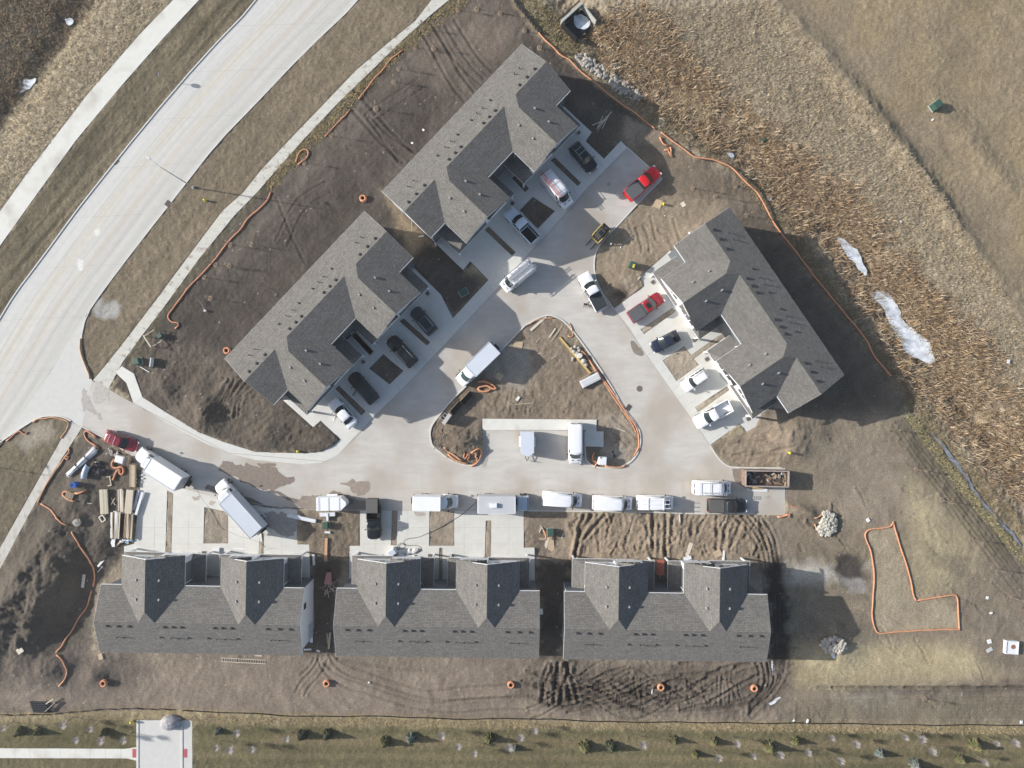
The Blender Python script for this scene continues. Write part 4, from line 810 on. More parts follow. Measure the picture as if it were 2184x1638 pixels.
def van(label,px,py,d,L=5.7,Wd=2.02,H=2.3,body=Pwhite,group='white vans parked along the street',rack=None,notch=True,hi=False,rearlamp=True):
    r=place('work_van',label,'van',px,py,d,group=group,zc=1.7); w=Wd/2; zt=1.12
    m=MB().loft([sec(-.5*L,w*.9,.40,zt),sec(-.49*L,w*.985,.34,zt),sec(0,w,.30,zt),sec(.26*L,w,.30,zt),sec(.38*L,w*.97,.32,zt-.02),sec(.45*L,w*.88,.34,zt-.14),sec(.485*L,w*.72,.38,zt-.28),sec(.5*L,w*.55,.44,zt-.40)])
    m.build('body',body,r,True)
    cabin(r,body,L,w,zt-.05,H,-.497*L,.385*L,-.470*L,.245*L,arcf=.22,arcr=.03,tw=.86,side=((.045,.17),),gz=(.10,.86),crown=.07,rear=False)
    if rearlamp:
        for s in (-1,1): MB().box((-.485*L,s*w*.42,H-.55),(.05,w*.62,.5),0,0,-.06).build('rear_window',Mglass,r)
    wheels(r,L,Wd,.36,(.33,-.30)); mirrors(r,Mblk,.27*L,w,1.35); lights(r,L,w,.80,True)
    for s in (-1,1): MB().box((.415*L,s*w*.38,zt-.035),(.10,.34,.03)).build('hood_vent',Mblk,r)
    m=MB()
    for k in range(-2,3): m.box((-.10*L,k*w*.30,H+.052),(L*.60,.035,.012))
    m.build('roof_rib',body,r)
    return r
def van_rack(r,L,H,w,kind):
    m=MB()
    for x in (-.38*L,-.12*L,.12*L): m.box((x,0,H+.22),(.05,w*1.75,.05)); m.box((x,-w*.84,H+.1),(.05,.05,.24)); m.box((x,w*.84,H+.1),(.05,.05,.24))
    for s in (-1,1): m.box((-.13*L,s*w*.85,H+.23),(.56*L,.05,.05))
    m.build('roof_rack',Malu,r)
def boxtruck(label,px,py,d,Lc=2.2,Lb=4.6,Wd=2.3,Hb=3.1,cabw=2.05,boxm=None,mask='white',style='van',group=None,lip=True,open_rear=False,cabm=None):
    L=Lc+Lb; r=place('box_truck',label,'box truck',px,py,d,group=group,zc=2.0); xb=-L/2; xf=L/2; xc=xb+Lb; w=cabw/2; cabm=cabm or Pwhite
    boxm=boxm or mat('box_white',(.80,.81,.82),.45,var=.04,vscale=.7)
    b=MB(); 
    if not open_rear: b.rbox((xb+Lb/2,0,(Hb+.9)/2),(Lb,Wd,Hb-.9),.09)
    else:
        b.rbox((xb+Lb/2,0,Hb-.06),(Lb,Wd,.12),.05)
        for s in (-1,1): b.box((xb+Lb/2,s*(Wd/2-.04),(Hb+.8)/2),(Lb-.02,.07,Hb-.9))
        b.box((xb+Lb/2,0,.95),(Lb-.02,Wd-.16,.1)); b.box((xc-.05,0,(Hb+.8)/2),(.08,Wd-.16,Hb-.9))
    b.build('cargo_box',boxm,r)
    t=MB()
    for s in (-1,1): t.box((xb+Lb/2,s*(Wd/2-.02),Hb+.02),(Lb-.1,.07,.05))
    t.box((xc-.06,0,Hb+.02),(.07,Wd-.2,.05)); t.build('roof_edge',mat('box_trim',(.66,.68,.70),.4),r)
    if not open_rear: MB().box((xb-.03,0,1.9),(.05,Wd-.25,Hb-1.1)).build('rear_door',mat('roll_door',(.3,.31,.33),.5),r)
    MB().box((xb+Lb*.55,0,.62),(L*.86,.9,.3)).build('chassis',Mchas,r); MB().rbox((xb-.10,0,.6),(.18,Wd*.92,.22),.03).build('bumper',Mblk,r)
    if style=='van':
        MB().loft([sec(xc-.02,w,.36,1.25),sec(xc+Lc*.35,w,.36,1.22),sec(xc+Lc*.62,w*.97,.38,1.12),sec(xc+Lc*.85,w*.88,.40,.98),sec(xc+Lc*.96,w*.70,.44,.84),sec(xf,w*.5,.5,.7)]).build('body',cabm,r,True)
        cabin(r,cabm,L,w,1.16,2.1,xc,xc+Lc*.68,xc,xc+Lc*.36,arcf=.26,arcr=.0,tw=.84,side=((.10,.6),),glass=Mglg,rear=False,gz=(.08,.94),crown=.06)
        mirrors(r,Mblk,xc+Lc*.42,w+.08,1.5)
    elif style=='cabover':
        MB().rbox((xc+.25+(Lc-.25)/2,0,1.25),(Lc-.3,cabw,1.8),.12).build('body',cabm,r); MB().box((xf-.06,0,1.65),(.06,cabw*.86,.75),0,0,-.12).build('windshield',Mglass,r)
        MB().box((xf-.16,0,2.19),(.10,cabw*.9,.05)).build('visor',Mblk,r); mm=MB()
        for k in range(5): mm.box((xf-.55-.28*k,0,2.16),(.03,cabw*.86,.02))
        mm.build('roof_rib',cabm,r); mirrors(r,Mblk,xf-.35,w+.08,1.6)
        for s in (-1,1): MB().box((xf-.75,s*(cabw/2+.005),1.65),(.8,.03,.6)).build('side_window',Mglass,r)
    else:   # conventional cab with a deep aerodynamic hood and fairing
        MB().loft([sec(xc-.02,w,.45,1.75),sec(xc+Lc*.30,w,.45,1.72),sec(xc+Lc*.45,w,.45,1.62),sec(xc+Lc*.72,w*.96,.45,1.5),sec(xc+Lc*.90,w*.84,.48,1.35),sec(xc+Lc*.98,w*.62,.52,1.15),sec(xf+.02,w*.42,.6,.95)]).build('body',cabm,r,True)
        cabin(r,cabm,L,w,1.68,2.55,xc,xc+Lc*.52,xc,xc+Lc*.40,arcf=.30,arcr=0,tw=.90,side=((.15,.75),),rear=False,gz=(.06,.8),crown=.10)
        MB().rbox((xc+Lc*.16,0,2.72),(Lc*.26,cabw*.7,.14),.05).build('roof_hatch',mat('hatch_grey',(.62,.64,.66),.5),r); mirrors(r,Mblk,xc+Lc*.55,w+.12,1.8)
        MB().tube([(xc+Lc*.5,w*-.98,1.72),(xc+Lc*.56,0,1.76),(xc+Lc*.5,w*.98,1.72)],.03,5).build('hood_seam',Mblk,r)
        m=MB(); m.box((xc+.2,w+.12,1.0),(1.3,.5,.6)); m.build('tool_box',Malu,r)
    wheels(r,L,Wd,.44,((xf-.85)/L,(xb+1.35)/L)); 
    for s in (-1,1): MB().rbox((xf-.14,s*w*.72,.85),(.2,.28,.16),.03).build('headlight',Mlamp,r)
    return r
# white vans facing right along the street
v1=van('white van nose to nose behind the grey box truck with the roof unit',1199.5,1067,(80,6),L=5.75,H=2.2,group=None); v2=van('plain-roofed white van parked between another plain van and the one with roof bars',1307.5,1075,(80,3),L=5.75,H=2.2,group=None)
v3=van('white van with crossed roof bars, last of the kerbside row',1399,1074,(75,1),L=5.3,H=2.05,group=None)
m=MB()
for s in (-1,1): m.box((-.1,s*.60,2.16),(4.1,.07,.07))
for x in (-1.2,1.0): m.box((x,0,2.18),(.08,1.75,.07))
m.box((-.1,0,2.19),(3.9,.10,.06)); m.build('roof_rack',Pwhite,v3)
v4=van('white van with a narrow ladder on its roof beside the rusty dumpster',1521.5,1042,(78,1),L=5.55,H=2.25,group=None); van_rack(v4,5.55,2.25,1.0,0)
tag(ladder(v4,(-2.0,-.66,2.58),(1.75,-.66,2.58),.36,Malu,rungs=13),'narrow aluminium ladder on the roof of the van beside the dumpster','ladder'); 
v5=van('white high-roofed van nosing down onto the kerb of the island parking bay',1228,946,(0,78),L=5.9,H=2.55,group=None)
v6=van('white van carrying a red-railed ladder in front of the topmost townhouse',1188,402,(46,56),L=5.7,H=2.5,group=None); van_rack(v6,5.7,2.5,1.0,0)
Mredal=mat('orange_fibreglass',(.55,.08,.04),.5)
tag(ladder(v6,(-3.2,-.62,2.86),(1.5,-.62,2.86),.42,Mredal,rungs=14),'red-railed ladder on the white van before the topmost townhouse','ladder')
v7=van('white van loaded with silver ladders and pipes parked across the curve',1104,588,(-52,43),L=5.4,H=2.3,group=None); van_rack(v7,5.4,2.3,1.0,0)
tag(ladder(v7,(-2.9,-.70,2.68),(2.3,-.70,2.68),.42,Malu,rungs=18),'longer aluminium ladder on the van parked across the curve','ladder'); tag(ladder(v7,(-2.9,.62,2.66),(1.9,.62,2.66),.34,Malu,rungs=8),'shorter ladder on the pipe side of the van parked across the curve','ladder')
for y in (.30,.45,.85): MB().cyl((-2.6,y,2.66),(1.7,y,2.66),.045,n=6).build('conduit_pipe',Malu); o_=bpy.context.scene.collection.objects[-1]; o_.location=v7.location; o_.rotation_euler=v7.rotation_euler; tag(o_,'long conduit pipe lying between the ladders on the van across the curve','pipe','conduit pipes on the van roof')
MB().box((-.3,-.15,2.6),(3.4,.5,.06)).build('roof_tray',mat('tray_grey',(.45,.47,.5),.4,metal=.4),v7)
# box trucks
boxtruck('white box truck with a bluish roof parked askew at the tip of the island',1017,779,(-62,60),Lc=2.35,Lb=4.9,Wd=2.25,boxm=mat('box_pale_blue',(.60,.64,.70),.4,var=.04,vscale=.6),Hb=3.0)
boxtruck('white box truck with a plain bright roof, cab facing right at the kerb',929,1072,(90,1.5),Lc=2.3,Lb=3.95,Wd=2.05,Hb=3.0)
gb=boxtruck('long grey box truck with a white roof unit trailing a hose',1074,1074,(98,0),Lc=1.9,Lb=5.35,Wd=2.4,Hb=3.3,style='cabover',cabm=paint('pale_blue_cab',(.50,.57,.64)),boxm=mat('box_grey',(.50,.51,.53),.5,var=.06,vscale=.6))
MB().rbox((-1.35,0,3.5),(.95,.62,.36),.06).build('roof_unit',Pwhite,gb)
boxtruck('bright white box truck with rounded hood behind the maroon car',338,998,(-94,-60),Lc=2.9,Lb=5.2,Wd=2.3,Hb=3.2,style='conv')
boxtruck('long box truck with an open rear backed up to the lower left townhouse',507,1082,(-93,-104),Lc=2.6,Lb=6.6,Wd=2.3,Hb=3.2,style='conv',open_rear=True,boxm=mat('box_sky_grey',(.56,.60,.66),.4,var=.04,vscale=.6))
# pickups
pickup('bright red pickup with a dark bed cover at the corner of the upper slab',1371,390,(70,-62),L=5.9,body=Pred,bed='tonneau')
pickup('dark red pickup with a sunroof and grey bed cover on the right-hand drives',1378,655,(66,-46),L=5.6,body=Pdred,bed='tonneau',sunroof=True,glassm=Mglg)
wp=pickup('white pickup with an open driver door stopped in the street',1264,622,(-38,-70),L=5.9,body=Pwhite,bed='tonneau',ton=mat('dark_bed_cover',(.03,.032,.04),.6),doors=((-1+2,.55),))
lp=pickup('pale pickup with a ladder and buckets in its bed in front of a garage',1113,480,(-57,-62),L=6.0,body=paint('cool_white_paint',(.66,.72,.80)),bed='open')
tag(ladder(lp,(-3.1,-.62,1.45),(-.5,-.62,1.45),.42,Malu,rungs=8),'short ladder lying in the bed of the pale pickup','ladder')
pickup('white pickup with an empty sunlit bed beside the house on the right',1521,884,(-70,38),L=5.8,body=Pwhite,bed='empty',cab=.4)
pickup('black pickup with a dark bed cover and red lamp at the lower right slab',1552,1079,(82,1),L=5.6,body=Pchar,bed='tonneau',ton=Mton2)
bp_=pickup('black pickup nose down on a drive, towing a grey box close behind',797,1114,(1,76),L=5.0,body=Pblk,bed='open')
t=place('cargo_trailer','small grey-lidded cargo trailer hitched behind the black pickup','trailer',793.5,1079,(0,1),zc=1.4); MB().rbox((0,0,.95),(2.0,1.62,.95),.05).build('body',Mblk,t); MB().rbox((0,0,1.46),(2.05,1.66,.08),.03).build('lid',Mton2,t); wheels(t,2.0,1.7,.33,(-.1,)); MB().box((1.2,0,.5),(.8,.1,.1)).build('tow_bar',Mchas,t)
# cars
suv('black car with silver roof rails crossing bars near the upper slab',1244.5,336,(42,50),L=4.7,rails=Malu,rack=True)
suv('dark hatchback with a glass roof in the shade of the slanted townhouse',903,684,(-44,-52),L=4.5,body=Pslate,glassroof=True,rails=Malu,H=1.6,cat='car',name='hatchback')
suv('large black SUV with bright roof rails two drives from the silver-white sedan',857,749,(-52,-57),L=5.2,Wd=2.02,H=1.85,rails=Malu)
suv('black SUV with an open door next to the white sedan',774,827,(-47,-54),L=5.2,Wd=2.02,H=1.8,doors=((1,.2),))
suv('white sedan with its door open on the lowest drive of the slanted townhouse',731,881,(-44,-50),L=4.8,Wd=1.85,body=Pwhite,sedan=True,cat='car',name='sedan',doors=((1,.1),))
suv('navy sedan parked on the right-hand drives',1419,729,(-57,30),L=4.3,Wd=1.85,body=Pnavy,sedan=True,cat='car',name='sedan')
suv('small white SUV between the navy sedan and the white pickup',1482,811,(-52,35),L=4.1,Wd=1.85,body=Pwhite,H=1.65,rails=Mblk)
suv('maroon SUV with roof bars parked at the kerb above the timber yard',259,941,(70,28),L=4.9,Wd=1.85,body=Pmar,rack=True,H=1.7)
# trailers
t=place('enclosed_trailer','pale enclosed trailer with a pointed nose in the island parking bay','trailer',1125,947,(0,1),zc=2.3)
Mtr=mat('trailer_pale_blue',(.58,.63,.70),.4,var=.03); Mtw=mat('trailer_white',(.80,.81,.82),.4,var=.03)
def trailer(t,Lb,Wd,H,m_,vn=.5):
    p=[(-Lb/2,-Wd/2),(Lb/2-vn,-Wd/2),(Lb/2,-Wd*.12),(Lb/2,Wd*.12),(Lb/2-vn,Wd/2),(-Lb/2,Wd/2)]
    MB().prism(p,.55,H).build('body',m_,t); q=[(x*.985,y*.97) for x,y in p]; MB().prism(q,H+.002,H+.05).build('roof',m_,t)
    MB().cyl((Lb/2,-.35,.5),(Lb/2+.9,0,.5),.05,n=6).cyl((Lb/2,.35,.5),(Lb/2+.9,0,.5),.05,n=6).build('tow_bar',Mchas,t); MB().cyl((Lb/2+.8,0,.2),(Lb/2+.8,0,.9),.05,n=6).build('jack',Malu,t)
    for s in (-1,1): MB().rbox((-.2,s*(Wd/2+.12),.72),(1.5,.22,.12),.04).build('fender',Mtw,t)
    wheels(t,Lb,Wd+.3,.34,(-.14,.06))
trailer(t,3.5,1.9,2.35,Mtr)
t=place('enclosed_trailer','bright white V-nosed trailer with strapped roof beside the puddles','trailer',706.5,1075,(1,-.02),zc=2.2); trailer(t,4.25,1.9,2.2,Mtw,.75)
m=MB()
for x in (-1.75,-1.6,-.35,-.25,1.15,1.25): m.box((x,0,2.262),(.03,1.86,.012))
m.build('strap',mat('strap_grey',(.35,.36,.4),.7),t)
# skid loader
t=place('skid_loader','yellow skid loader with black cab and forks on the concrete','skid loader',1281,498,(-34,36),zc=1.2); Myel=mat('loader_yellow',(.48,.36,.12),.45,var=.08)
MB().rbox((-.3,0,.85),(2.1,1.0,.8),.08).build('body',mat('loader_grey',(.07,.065,.055),.6),t); MB().rbox((.0,0,1.55),(1.15,.92,.75),.08).build('cab',mat('cab_dark',(.06,.058,.05),.5),t); MB().box((.1,0,1.95),(.55,.5,.04)).build('roof_panel',Mglass,t)
for s in (-1,1):
    MB().tube([(-1.25,s*.68,1.3),(-1.1,s*.72,1.5),(.55,s*.72,1.4),(1.1,s*.68,.75)],.08,6).build('lift_arm',Myel,t)
    for x in (-.7,.5): MB().cyl((x,s*.55,.4),(x,s*.85,.4),.4,n=14).build('wheel',Mtyre,t)
MB().rbox((-1.25,0,1.05),(.35,1.3,.7),.06).build('rear_guard',Mblk,t); MB().box((1.2,0,.65),(.12,1.4,.5)).build('fork_carriage',Myel,t)
for s in (-1,1): MB().box((1.8,s*.45,.16),(1.3,.12,.06)).build('fork',Mblk,t)
# dumpster
t=place('dumpster','rusty open-topped dumpster half filled with debris by the mud','dumpster',1633.5,1020,(1,.02),zc=1.3); Mrst=mat('rusted_steel',(.20,.145,.115),.8,var=.35,vscale=2.5); Lx,Wy,Hz=6.1,2.2,1.75
for c,d_ in (((0,Wy/2,Hz/2),(Lx,.10,Hz)),((0,-Wy/2,Hz/2),(Lx,.10,Hz)),((Lx/2,0,Hz/2),(.10,Wy-.12,Hz)),((-Lx/2,0,Hz/2),(.10,Wy-.12,Hz))): MB().box(c,d_).build('side_wall',Mrst,t)
m=MB()
for y in (-1,1): m.box((0,y*Wy/2,Hz+.06),(Lx+.1,.16,.1))
for x in (-1,1): m.box((x*Lx/2,0,Hz+.06),(.16,Wy-.18,.1))
m.build('rim_rail',mat('rail_faded',(.36,.30,.27),.7,var=.2),t)
for x in np.linspace(-2.7,2.7,9): MB().box((x,-Wy/2-.09,Hz/2),(.10,.08,Hz-.1)).build('rib',Mrst,t)
MB().box((0,0,.25),(Lx-.2,Wy-.2,.2)).build('floor',Mrst,t)
dm=[mat('debris_brown',(.20,.14,.09),.9,var=.3),mat('debris_grey',(.30,.29,.28),.9,var=.2),mat('debris_white',(.6,.6,.6),.8),mat('debris_tan',(.38,.29,.19),.9,var=.2),mat('debris_dark',(.04,.04,.045),.8)]
q=random.Random(3)
for k in range(46):
    x=q.uniform(-2.8,2.8); zz=.45+max(0,x)*.28+q.uniform(0,.25); mm=dm[q.choice([0,0,3,1,4,4,2])]
    tag(MB().box((0,0,0),(q.uniform(.15,.7),q.uniform(.1,.45),q.uniform(.04,.2)),q.uniform(0,3),q.uniform(-.4,.4),q.uniform(-.4,.4)).build('debris_piece',mm),'scrap of building debris lying inside the rusty dumpster','debris','debris inside the dumpster').matrix_world=Matrix.Translation(t.location)@Matrix.Rotation(t.rotation_euler.z,4,'Z')@Matrix.Translation((x,q.uniform(-.85,.85),zz))
# ------------------------------------------------------------ site clutter
Mor=mat('orange_sock',(.58,.27,.15),.85,var=.18,vscale=4,bump=.3,bscale=12); Mor2=mat('faded_orange_sock',(.50,.28,.16),.9,var=.2,vscale=4,bump=.3,bscale=12)
Mwood=mat('fresh_lumber',(.54,.45,.32),.8,var=.12,vscale=3,stretch=(6,.6,1)); Mwood2=mat('weathered_lumber',(.36,.29,.21),.85,var=.15,vscale=3,stretch=(6,.6,1)); Mply=mat('plywood_tan',(.48,.37,.25),.8,var=.12,vscale=2.5); Mpl2=mat('pale_board',(.62,.56,.46),.8,var=.08)
Mpvc=mat('white_plastic',(.74,.75,.76),.45,var=.03); Mfoil=mat('white_wrap',(.68,.70,.73),.5,var=.08); Mgrn=mat('utility_green',(.04,.09,.065),.55,var=.08); Mrock=mat('pale_limestone',(.45,.43,.37),.9,var=.2,vscale=2); Mrock2=mat('grey_stone',(.37,.35,.31),.9,var=.25,vscale=2)
Mhose=mat('hose_grey',(.11,.11,.10),.6); Myell=mat('yellow_paint',(.65,.52,.05),.5)
def zat(px,py): x,y=W(px,py); return hgt(x,y)
def sock(px,label,r=.115,mt=None,closed=False,name='silt_sock',cat='silt sock',k=2,lift=0,grp=None,wig=.5):
    P=[W(x,y) for x,y in px]
    if closed: P=P+[P[0]]
    P=smooth2(P,k); P=resample(P,max(4,int(sum(math.dist(P[i],P[i+1]) for i in range(len(P)-1))/.35)))
    q=random.Random(int(px[0][0]*7+px[0][1])); o1,o2=q.uniform(0,9),q.uniform(0,9); n_=len(P); out=[]
    for i,p in enumerate(P):
        t=P[min(i+1,n_-1)]-P[max(i-1,0)]; t=t/(np.hypot(*t)+1e-6); w_=(math.sin(i*.23+o1)+.6*math.sin(i*.61+o2))*.07*wig*min(1,i/4,(n_-1-i)/4)
        out.append((p[0]-t[1]*w_,p[1]+t[0]*w_))
    pts=[(x,y,max(hgt(x,y),.0 if r<.1 else .02)+r*.75+lift) for x,y in out]
    rr=[r*(.93+.09*math.sin(i*.9+o1)+.05*math.sin(i*2.3)) for i in range(len(pts))]
    return tag(MB().tube(pts,rr,8).build(name,mt or Mor,None,True),label,cat,grp)
G='orange silt socks laid along the site edges'
sock([(578,410),(572,426),(560,440),(546,452),(536,458),(525,470),(515,490),(495,507),(462,550),(440,575),(400,617),(375,652),(357,672),(360,682),(370,689),(380,687),(383,694),(374,701)],'long orange sock along the inner walk, hooked at its lower end',grp=G)
sock([(631,347),(636,332),(643,322),(652,318),(659,323),(658,332),(651,341),(640,348),(636,352)],'orange sock bent into a narrow loop beside the inner walk',grp=G)
sock([(693,292),(718,264),(735,250),(747,234)],'short orange sock between the loop and the upper grass tufts',.10,grp=G)
sock([(765,212),(786,185),(800,165),(816,150),(833,127),(846,118),(859,107)],'orange sock nearest the top end of the inner walk',.10,grp=G)
sock([(1149,71),(1163,86),(1180,100),(1190,114),(1202,122),(1214,127),(1222,138),(1234,150),(1255,166),(1277,182),(1296,200),(1317,217),(1334,229),(1352,240),(1375,258),(1397,275)],'orange sock behind the topmost townhouse next to the riprap',grp=G)
sock([(1409,282),(1427,297),(1455,315),(1479,335),(1500,338),(1524,342),(1545,350),(1559,357),(1575,372),(1592,390),(1605,402),(1617,412),(1634,447),(1640,457),(1650,477),(1668,500),(1700,540),(1725,576),(1755,612),(1778,640),(1803,672),(1830,702),(1850,727),(1856,743),(1863,757),(1880,780),(1900,802)],'longest orange sock, running down past the house on the right',grp=G)
sock([(1407,293),(1412,305),(1417,311),(1426,310)],'short bent orange sock piece below the long sock near the upper slab',.13,grp=G); sock([(1416,321),(1424,318),(1427,326),(1431,334)],'left of two curled orange scraps near the upper slab',.13,grp=G); sock([(1429,314),(1432,322),(1430,328),(1433,335)],'right of two curled orange scraps near the upper slab',.13,grp=G)
sock([(1905,1113),(1899,1123),(1880,1127),(1860,1128),(1849,1131),(1844,1140),(1848,1153),(1855,1170),(1859,1190),(1863,1215),(1864,1250),(1861,1282),(1859,1315),(1863,1338),(1871,1351),(1890,1350),(1920,1346),(1958,1344),(2000,1343),(2046,1342)],'left and lower side of the orange sock enclosure on seeded ground',grp=G,k=1)
sock([(2045,1344),(2043,1305),(2040,1270),(2034,1268),(1995,1274),(1956,1280)],'short right side of the orange sock enclosure on seeded ground',grp=G,k=1); sock([(1955,1282),(1948,1272),(1942,1240),(1937,1220),(1928,1192),(1920,1165),(1912,1140),(1904,1112)],'inner slanting side of the orange sock enclosure on seeded ground',grp=G,k=1)
sock([(89,1074),(112,1085),(124,1096),(135,1105),(145,1112),(156,1116)],'orange sock lying above the dark soil heap at the left',grp=G); sock([(165,1130),(176,1146),(185,1165),(196,1185),(202,1210),(203,1232),(200,1250)],'upper orange sock curving down between soil heap and lower left house',grp=G)
sock([(197,1259),(192,1278),(185,1298),(172,1312),(162,1328),(154,1345),(147,1355),(139,1366),(136,1376),(125,1388)],'lower orange sock curving down beside the lower left house',grp=G); sock([(127,1393),(136,1400),(143,1411),(148,1428),(145,1440),(138,1452),(128,1462)],'arc-shaped orange sock at the lower left of the site',grp=G)
sock([(148,954),(149,966),(141,972),(137,978),(128,993),(117,1005),(108,1022),(97,1040),(88,1058),(82,1072)],'faded orange sock along the lower walk beside the white pipes',.12,Mor2,grp=G); sock([(140,972),(147,973),(149,978),(143,982),(139,976)],'small orange curl on the lower walk edge',.10,grp=G)
sock([(15,940),(22,936),(32,926),(41,919),(46,919),(50,926),(57,927),(59,921)],'squiggled orange sock in the lower left kerb corner',.11,grp=G); sock([(72,900),(82,893),(95,894),(112,889),(130,893),(148,898),(149,906),(143,919),(136,927),(131,934)],'orange sock following the curved kerb of the lower left corner',.12,Mor2,grp=G)
sock([(207,933),(198,926),(188,919),(181,919),(181,930),(190,941),(198,946),(206,950),(212,957)],'folded orange sock above the bundle of white pipes',.13,grp=G)
sock([(247,979),(241,985),(240,993),(246,998),(254,997),(262,994),(266,1003),(264,1011),(257,1013),(255,1004),(259,998),(251,1005),(246,1014),(243,1024)],'coiled orange sock beside the water tank in the timber yard',.17,grp=G)
sock([(166,1051),(154,1048),(144,1047),(138,1049),(137,1053),(143,1057),(150,1061),(160,1066),(169,1067)],'orange sock looped round a small pallet',.13,grp=G); sock([(166,1051),(174,1051),(182,1048),(190,1044)],'orange sock stub to the right of the small pallet',.15,grp=G)
sock([(1238,748),(1247,752),(1257,768),(1267,783),(1282,803),(1297,824),(1317,852),(1330,872),(1345,893),(1356,907),(1363,930),(1362,955),(1352,972)],'outer orange sock along the right kerb of the island',.12,grp=G); sock([(1250,758),(1262,780),(1275,800),(1296,826),(1310,848),(1328,876),(1345,900),(1358,925)],'inner orange sock along the right kerb of the island',.10,Mor2,grp=G)
sock([(1214,690),(1219,698),(1220,706),(1223,717),(1217,720),(1211,716)],'brownish sock curl near the top of the island',.10,Mor2,grp=G); sock([(1128,692),(1140,684),(1158,679),(1180,679)],'flattened orange sock under the planks at the island top',.09,Mor2,grp=G)
sock([(1020,815),(1032,812),(1044,817),(1053,823),(1060,830),(1050,829),(1040,822),(1030,824),(1018,826),(1022,834),(1036,836),(1048,830)],'heap of tangled orange sock behind the box truck cab',.17,grp=G)
sock([(948,953),(952,961),(963,966),(975,973),(983,979),(986,983)],'straight orange sock strands in the lower left island corner',.14,Mor2,grp=G); sock([(956,968),(970,980),(985,986),(998,988)],'orange sock strand touching the lower left island kerb',.12,grp=G)
sock([(992,966),(989,976),(994,979),(997,968),(1001,964),(1002,976),(997,979)],'orange sock folded in three in the lower island corner',.12,grp=G); sock([(1006,965),(1020,955),(1027,955),(1028,965),(1023,980),(1014,990),(1004,994)],'orange sock hugging the corner of the parking bay kerb',.13,grp=G); sock([(1012,966),(1019,962),(1016,970),(1013,975),(1020,973),(1017,982)],'crumpled orange sock inside the lower island corner',.13,grp=G)
sock([(1267,965),(1263,972),(1262,983),(1269,986),(1275,983),(1271,989),(1268,997)],'orange sock tangle left of the white cube tank by the bay',.12,grp=G); sock([(1290,994),(1305,996),(1322,998),(1335,992)],'flattened orange sock at the island bottom right of the white tank',.16,Mor2,grp=G)
sock([(1657,1102),(1668,1102),(1676,1098),(1681,1095),(1684,1098),(1682,1102)],'orange sock scrap at the lower corner of the end slab',.16,grp=G); sock([(1159,1131),(1164,1132),(1161,1137),(1167,1139),(1163,1144),(1164,1150)],'orange scrap knot left of the small green utility box',.14,grp=G)
sock([(173,722),(172,735),(173,748),(178,766),(185,782),(192,799),(192,808)],'faded sock along the kerb of the road corner, upper stretch',.13,Mor2,grp=G)
sock([(1733,1103),(1742,1103),(1750,1096),(1756,1088)],'frayed orange strip left of the white rock heap',.10,Mor2,grp=G); sock([(1736,1117),(1740,1124),(1740,1131)],'frayed tan strip under the left edge of the white rock heap',.10,Mor2,grp=G)
for i,(x,y,lb) in enumerate(((775,424,'orange coil on dark soil between the two slanted townhouses'),(485,748,'orange coil touching the left corner of the slanted townhouse'),(226,1454,'orange coil on a muddy spot, leftmost below the bottom row'),(698,1456,'orange coil below the gap between left and middle bottom houses'),(1090,1459,'orange coil below the right end of the middle bottom house'),(1409,1464,'orange coil in the churned mud below the right bottom house'),(1608,1467,'orange coil at the right end of the churned mud'))):
    cx,cy=W(x,y); z=hgt(cx,cy); t=empty('coiled_sock',(cx,cy,z),0,lb,'silt sock','coiled orange socks round drains')
    for kk,(r0,zz) in enumerate(((.42,.14),(.38,.36))): MB().tube([(r0*math.cos(a),r0*math.sin(a),zz+.02*math.sin(3*a)) for a in np.linspace(0,2*math.pi,18)[:-1]],.13,7,True).build('coil',Mor,t,True)
    MB().cyl((0,0,0),(0,0,.12),.26,n=12).build('drain_cap',mat('drain_dark',(.06,.04,.03),.8),t)
def hose(px,label,r=.05,z=.06,mt=None,cat='hose'): return sock(px,label,r,mt or Mhose,name='hose',cat=cat,lift=.01,wig=.6)
hose([(1022,1066),(1004,1083),(975,1104),(949,1118),(920,1135),(895,1146),(870,1149),(862,1153),(861,1160),(868,1165),(885,1163),(897,1166),(900,1171),(896,1176),(888,1178)],'long dark hose snaking from the grey box truck to the machine on the drive')
hose([(866,1161),(858,1157),(850,1160),(847,1168),(852,1173),(860,1170),(866,1163),(857,1159),(851,1163),(853,1170)],'coiled end of the hose beside the insulation machine'); hose([(812,1187),(814,1183),(820,1182),(824,1187),(820,1190),(816,1187)],'small hose coil at the garage wall of the middle house',.045)
hose([(393,1020),(410,1034),(418,1042),(425,1056),(436,1070),(447,1082),(455,1097),(464,1114),(470,1124),(487,1134),(510,1144),(535,1150),(555,1158),(566,1167)],'thin pale hose running from the bright white box truck over the drives',.035,mt=mat('hose_tan',(.30,.27,.22),.7))
hose([(560,1180),(570,1170),(590,1168),(603,1176)],'dark cable lying before the right end of the lower left house',.03)
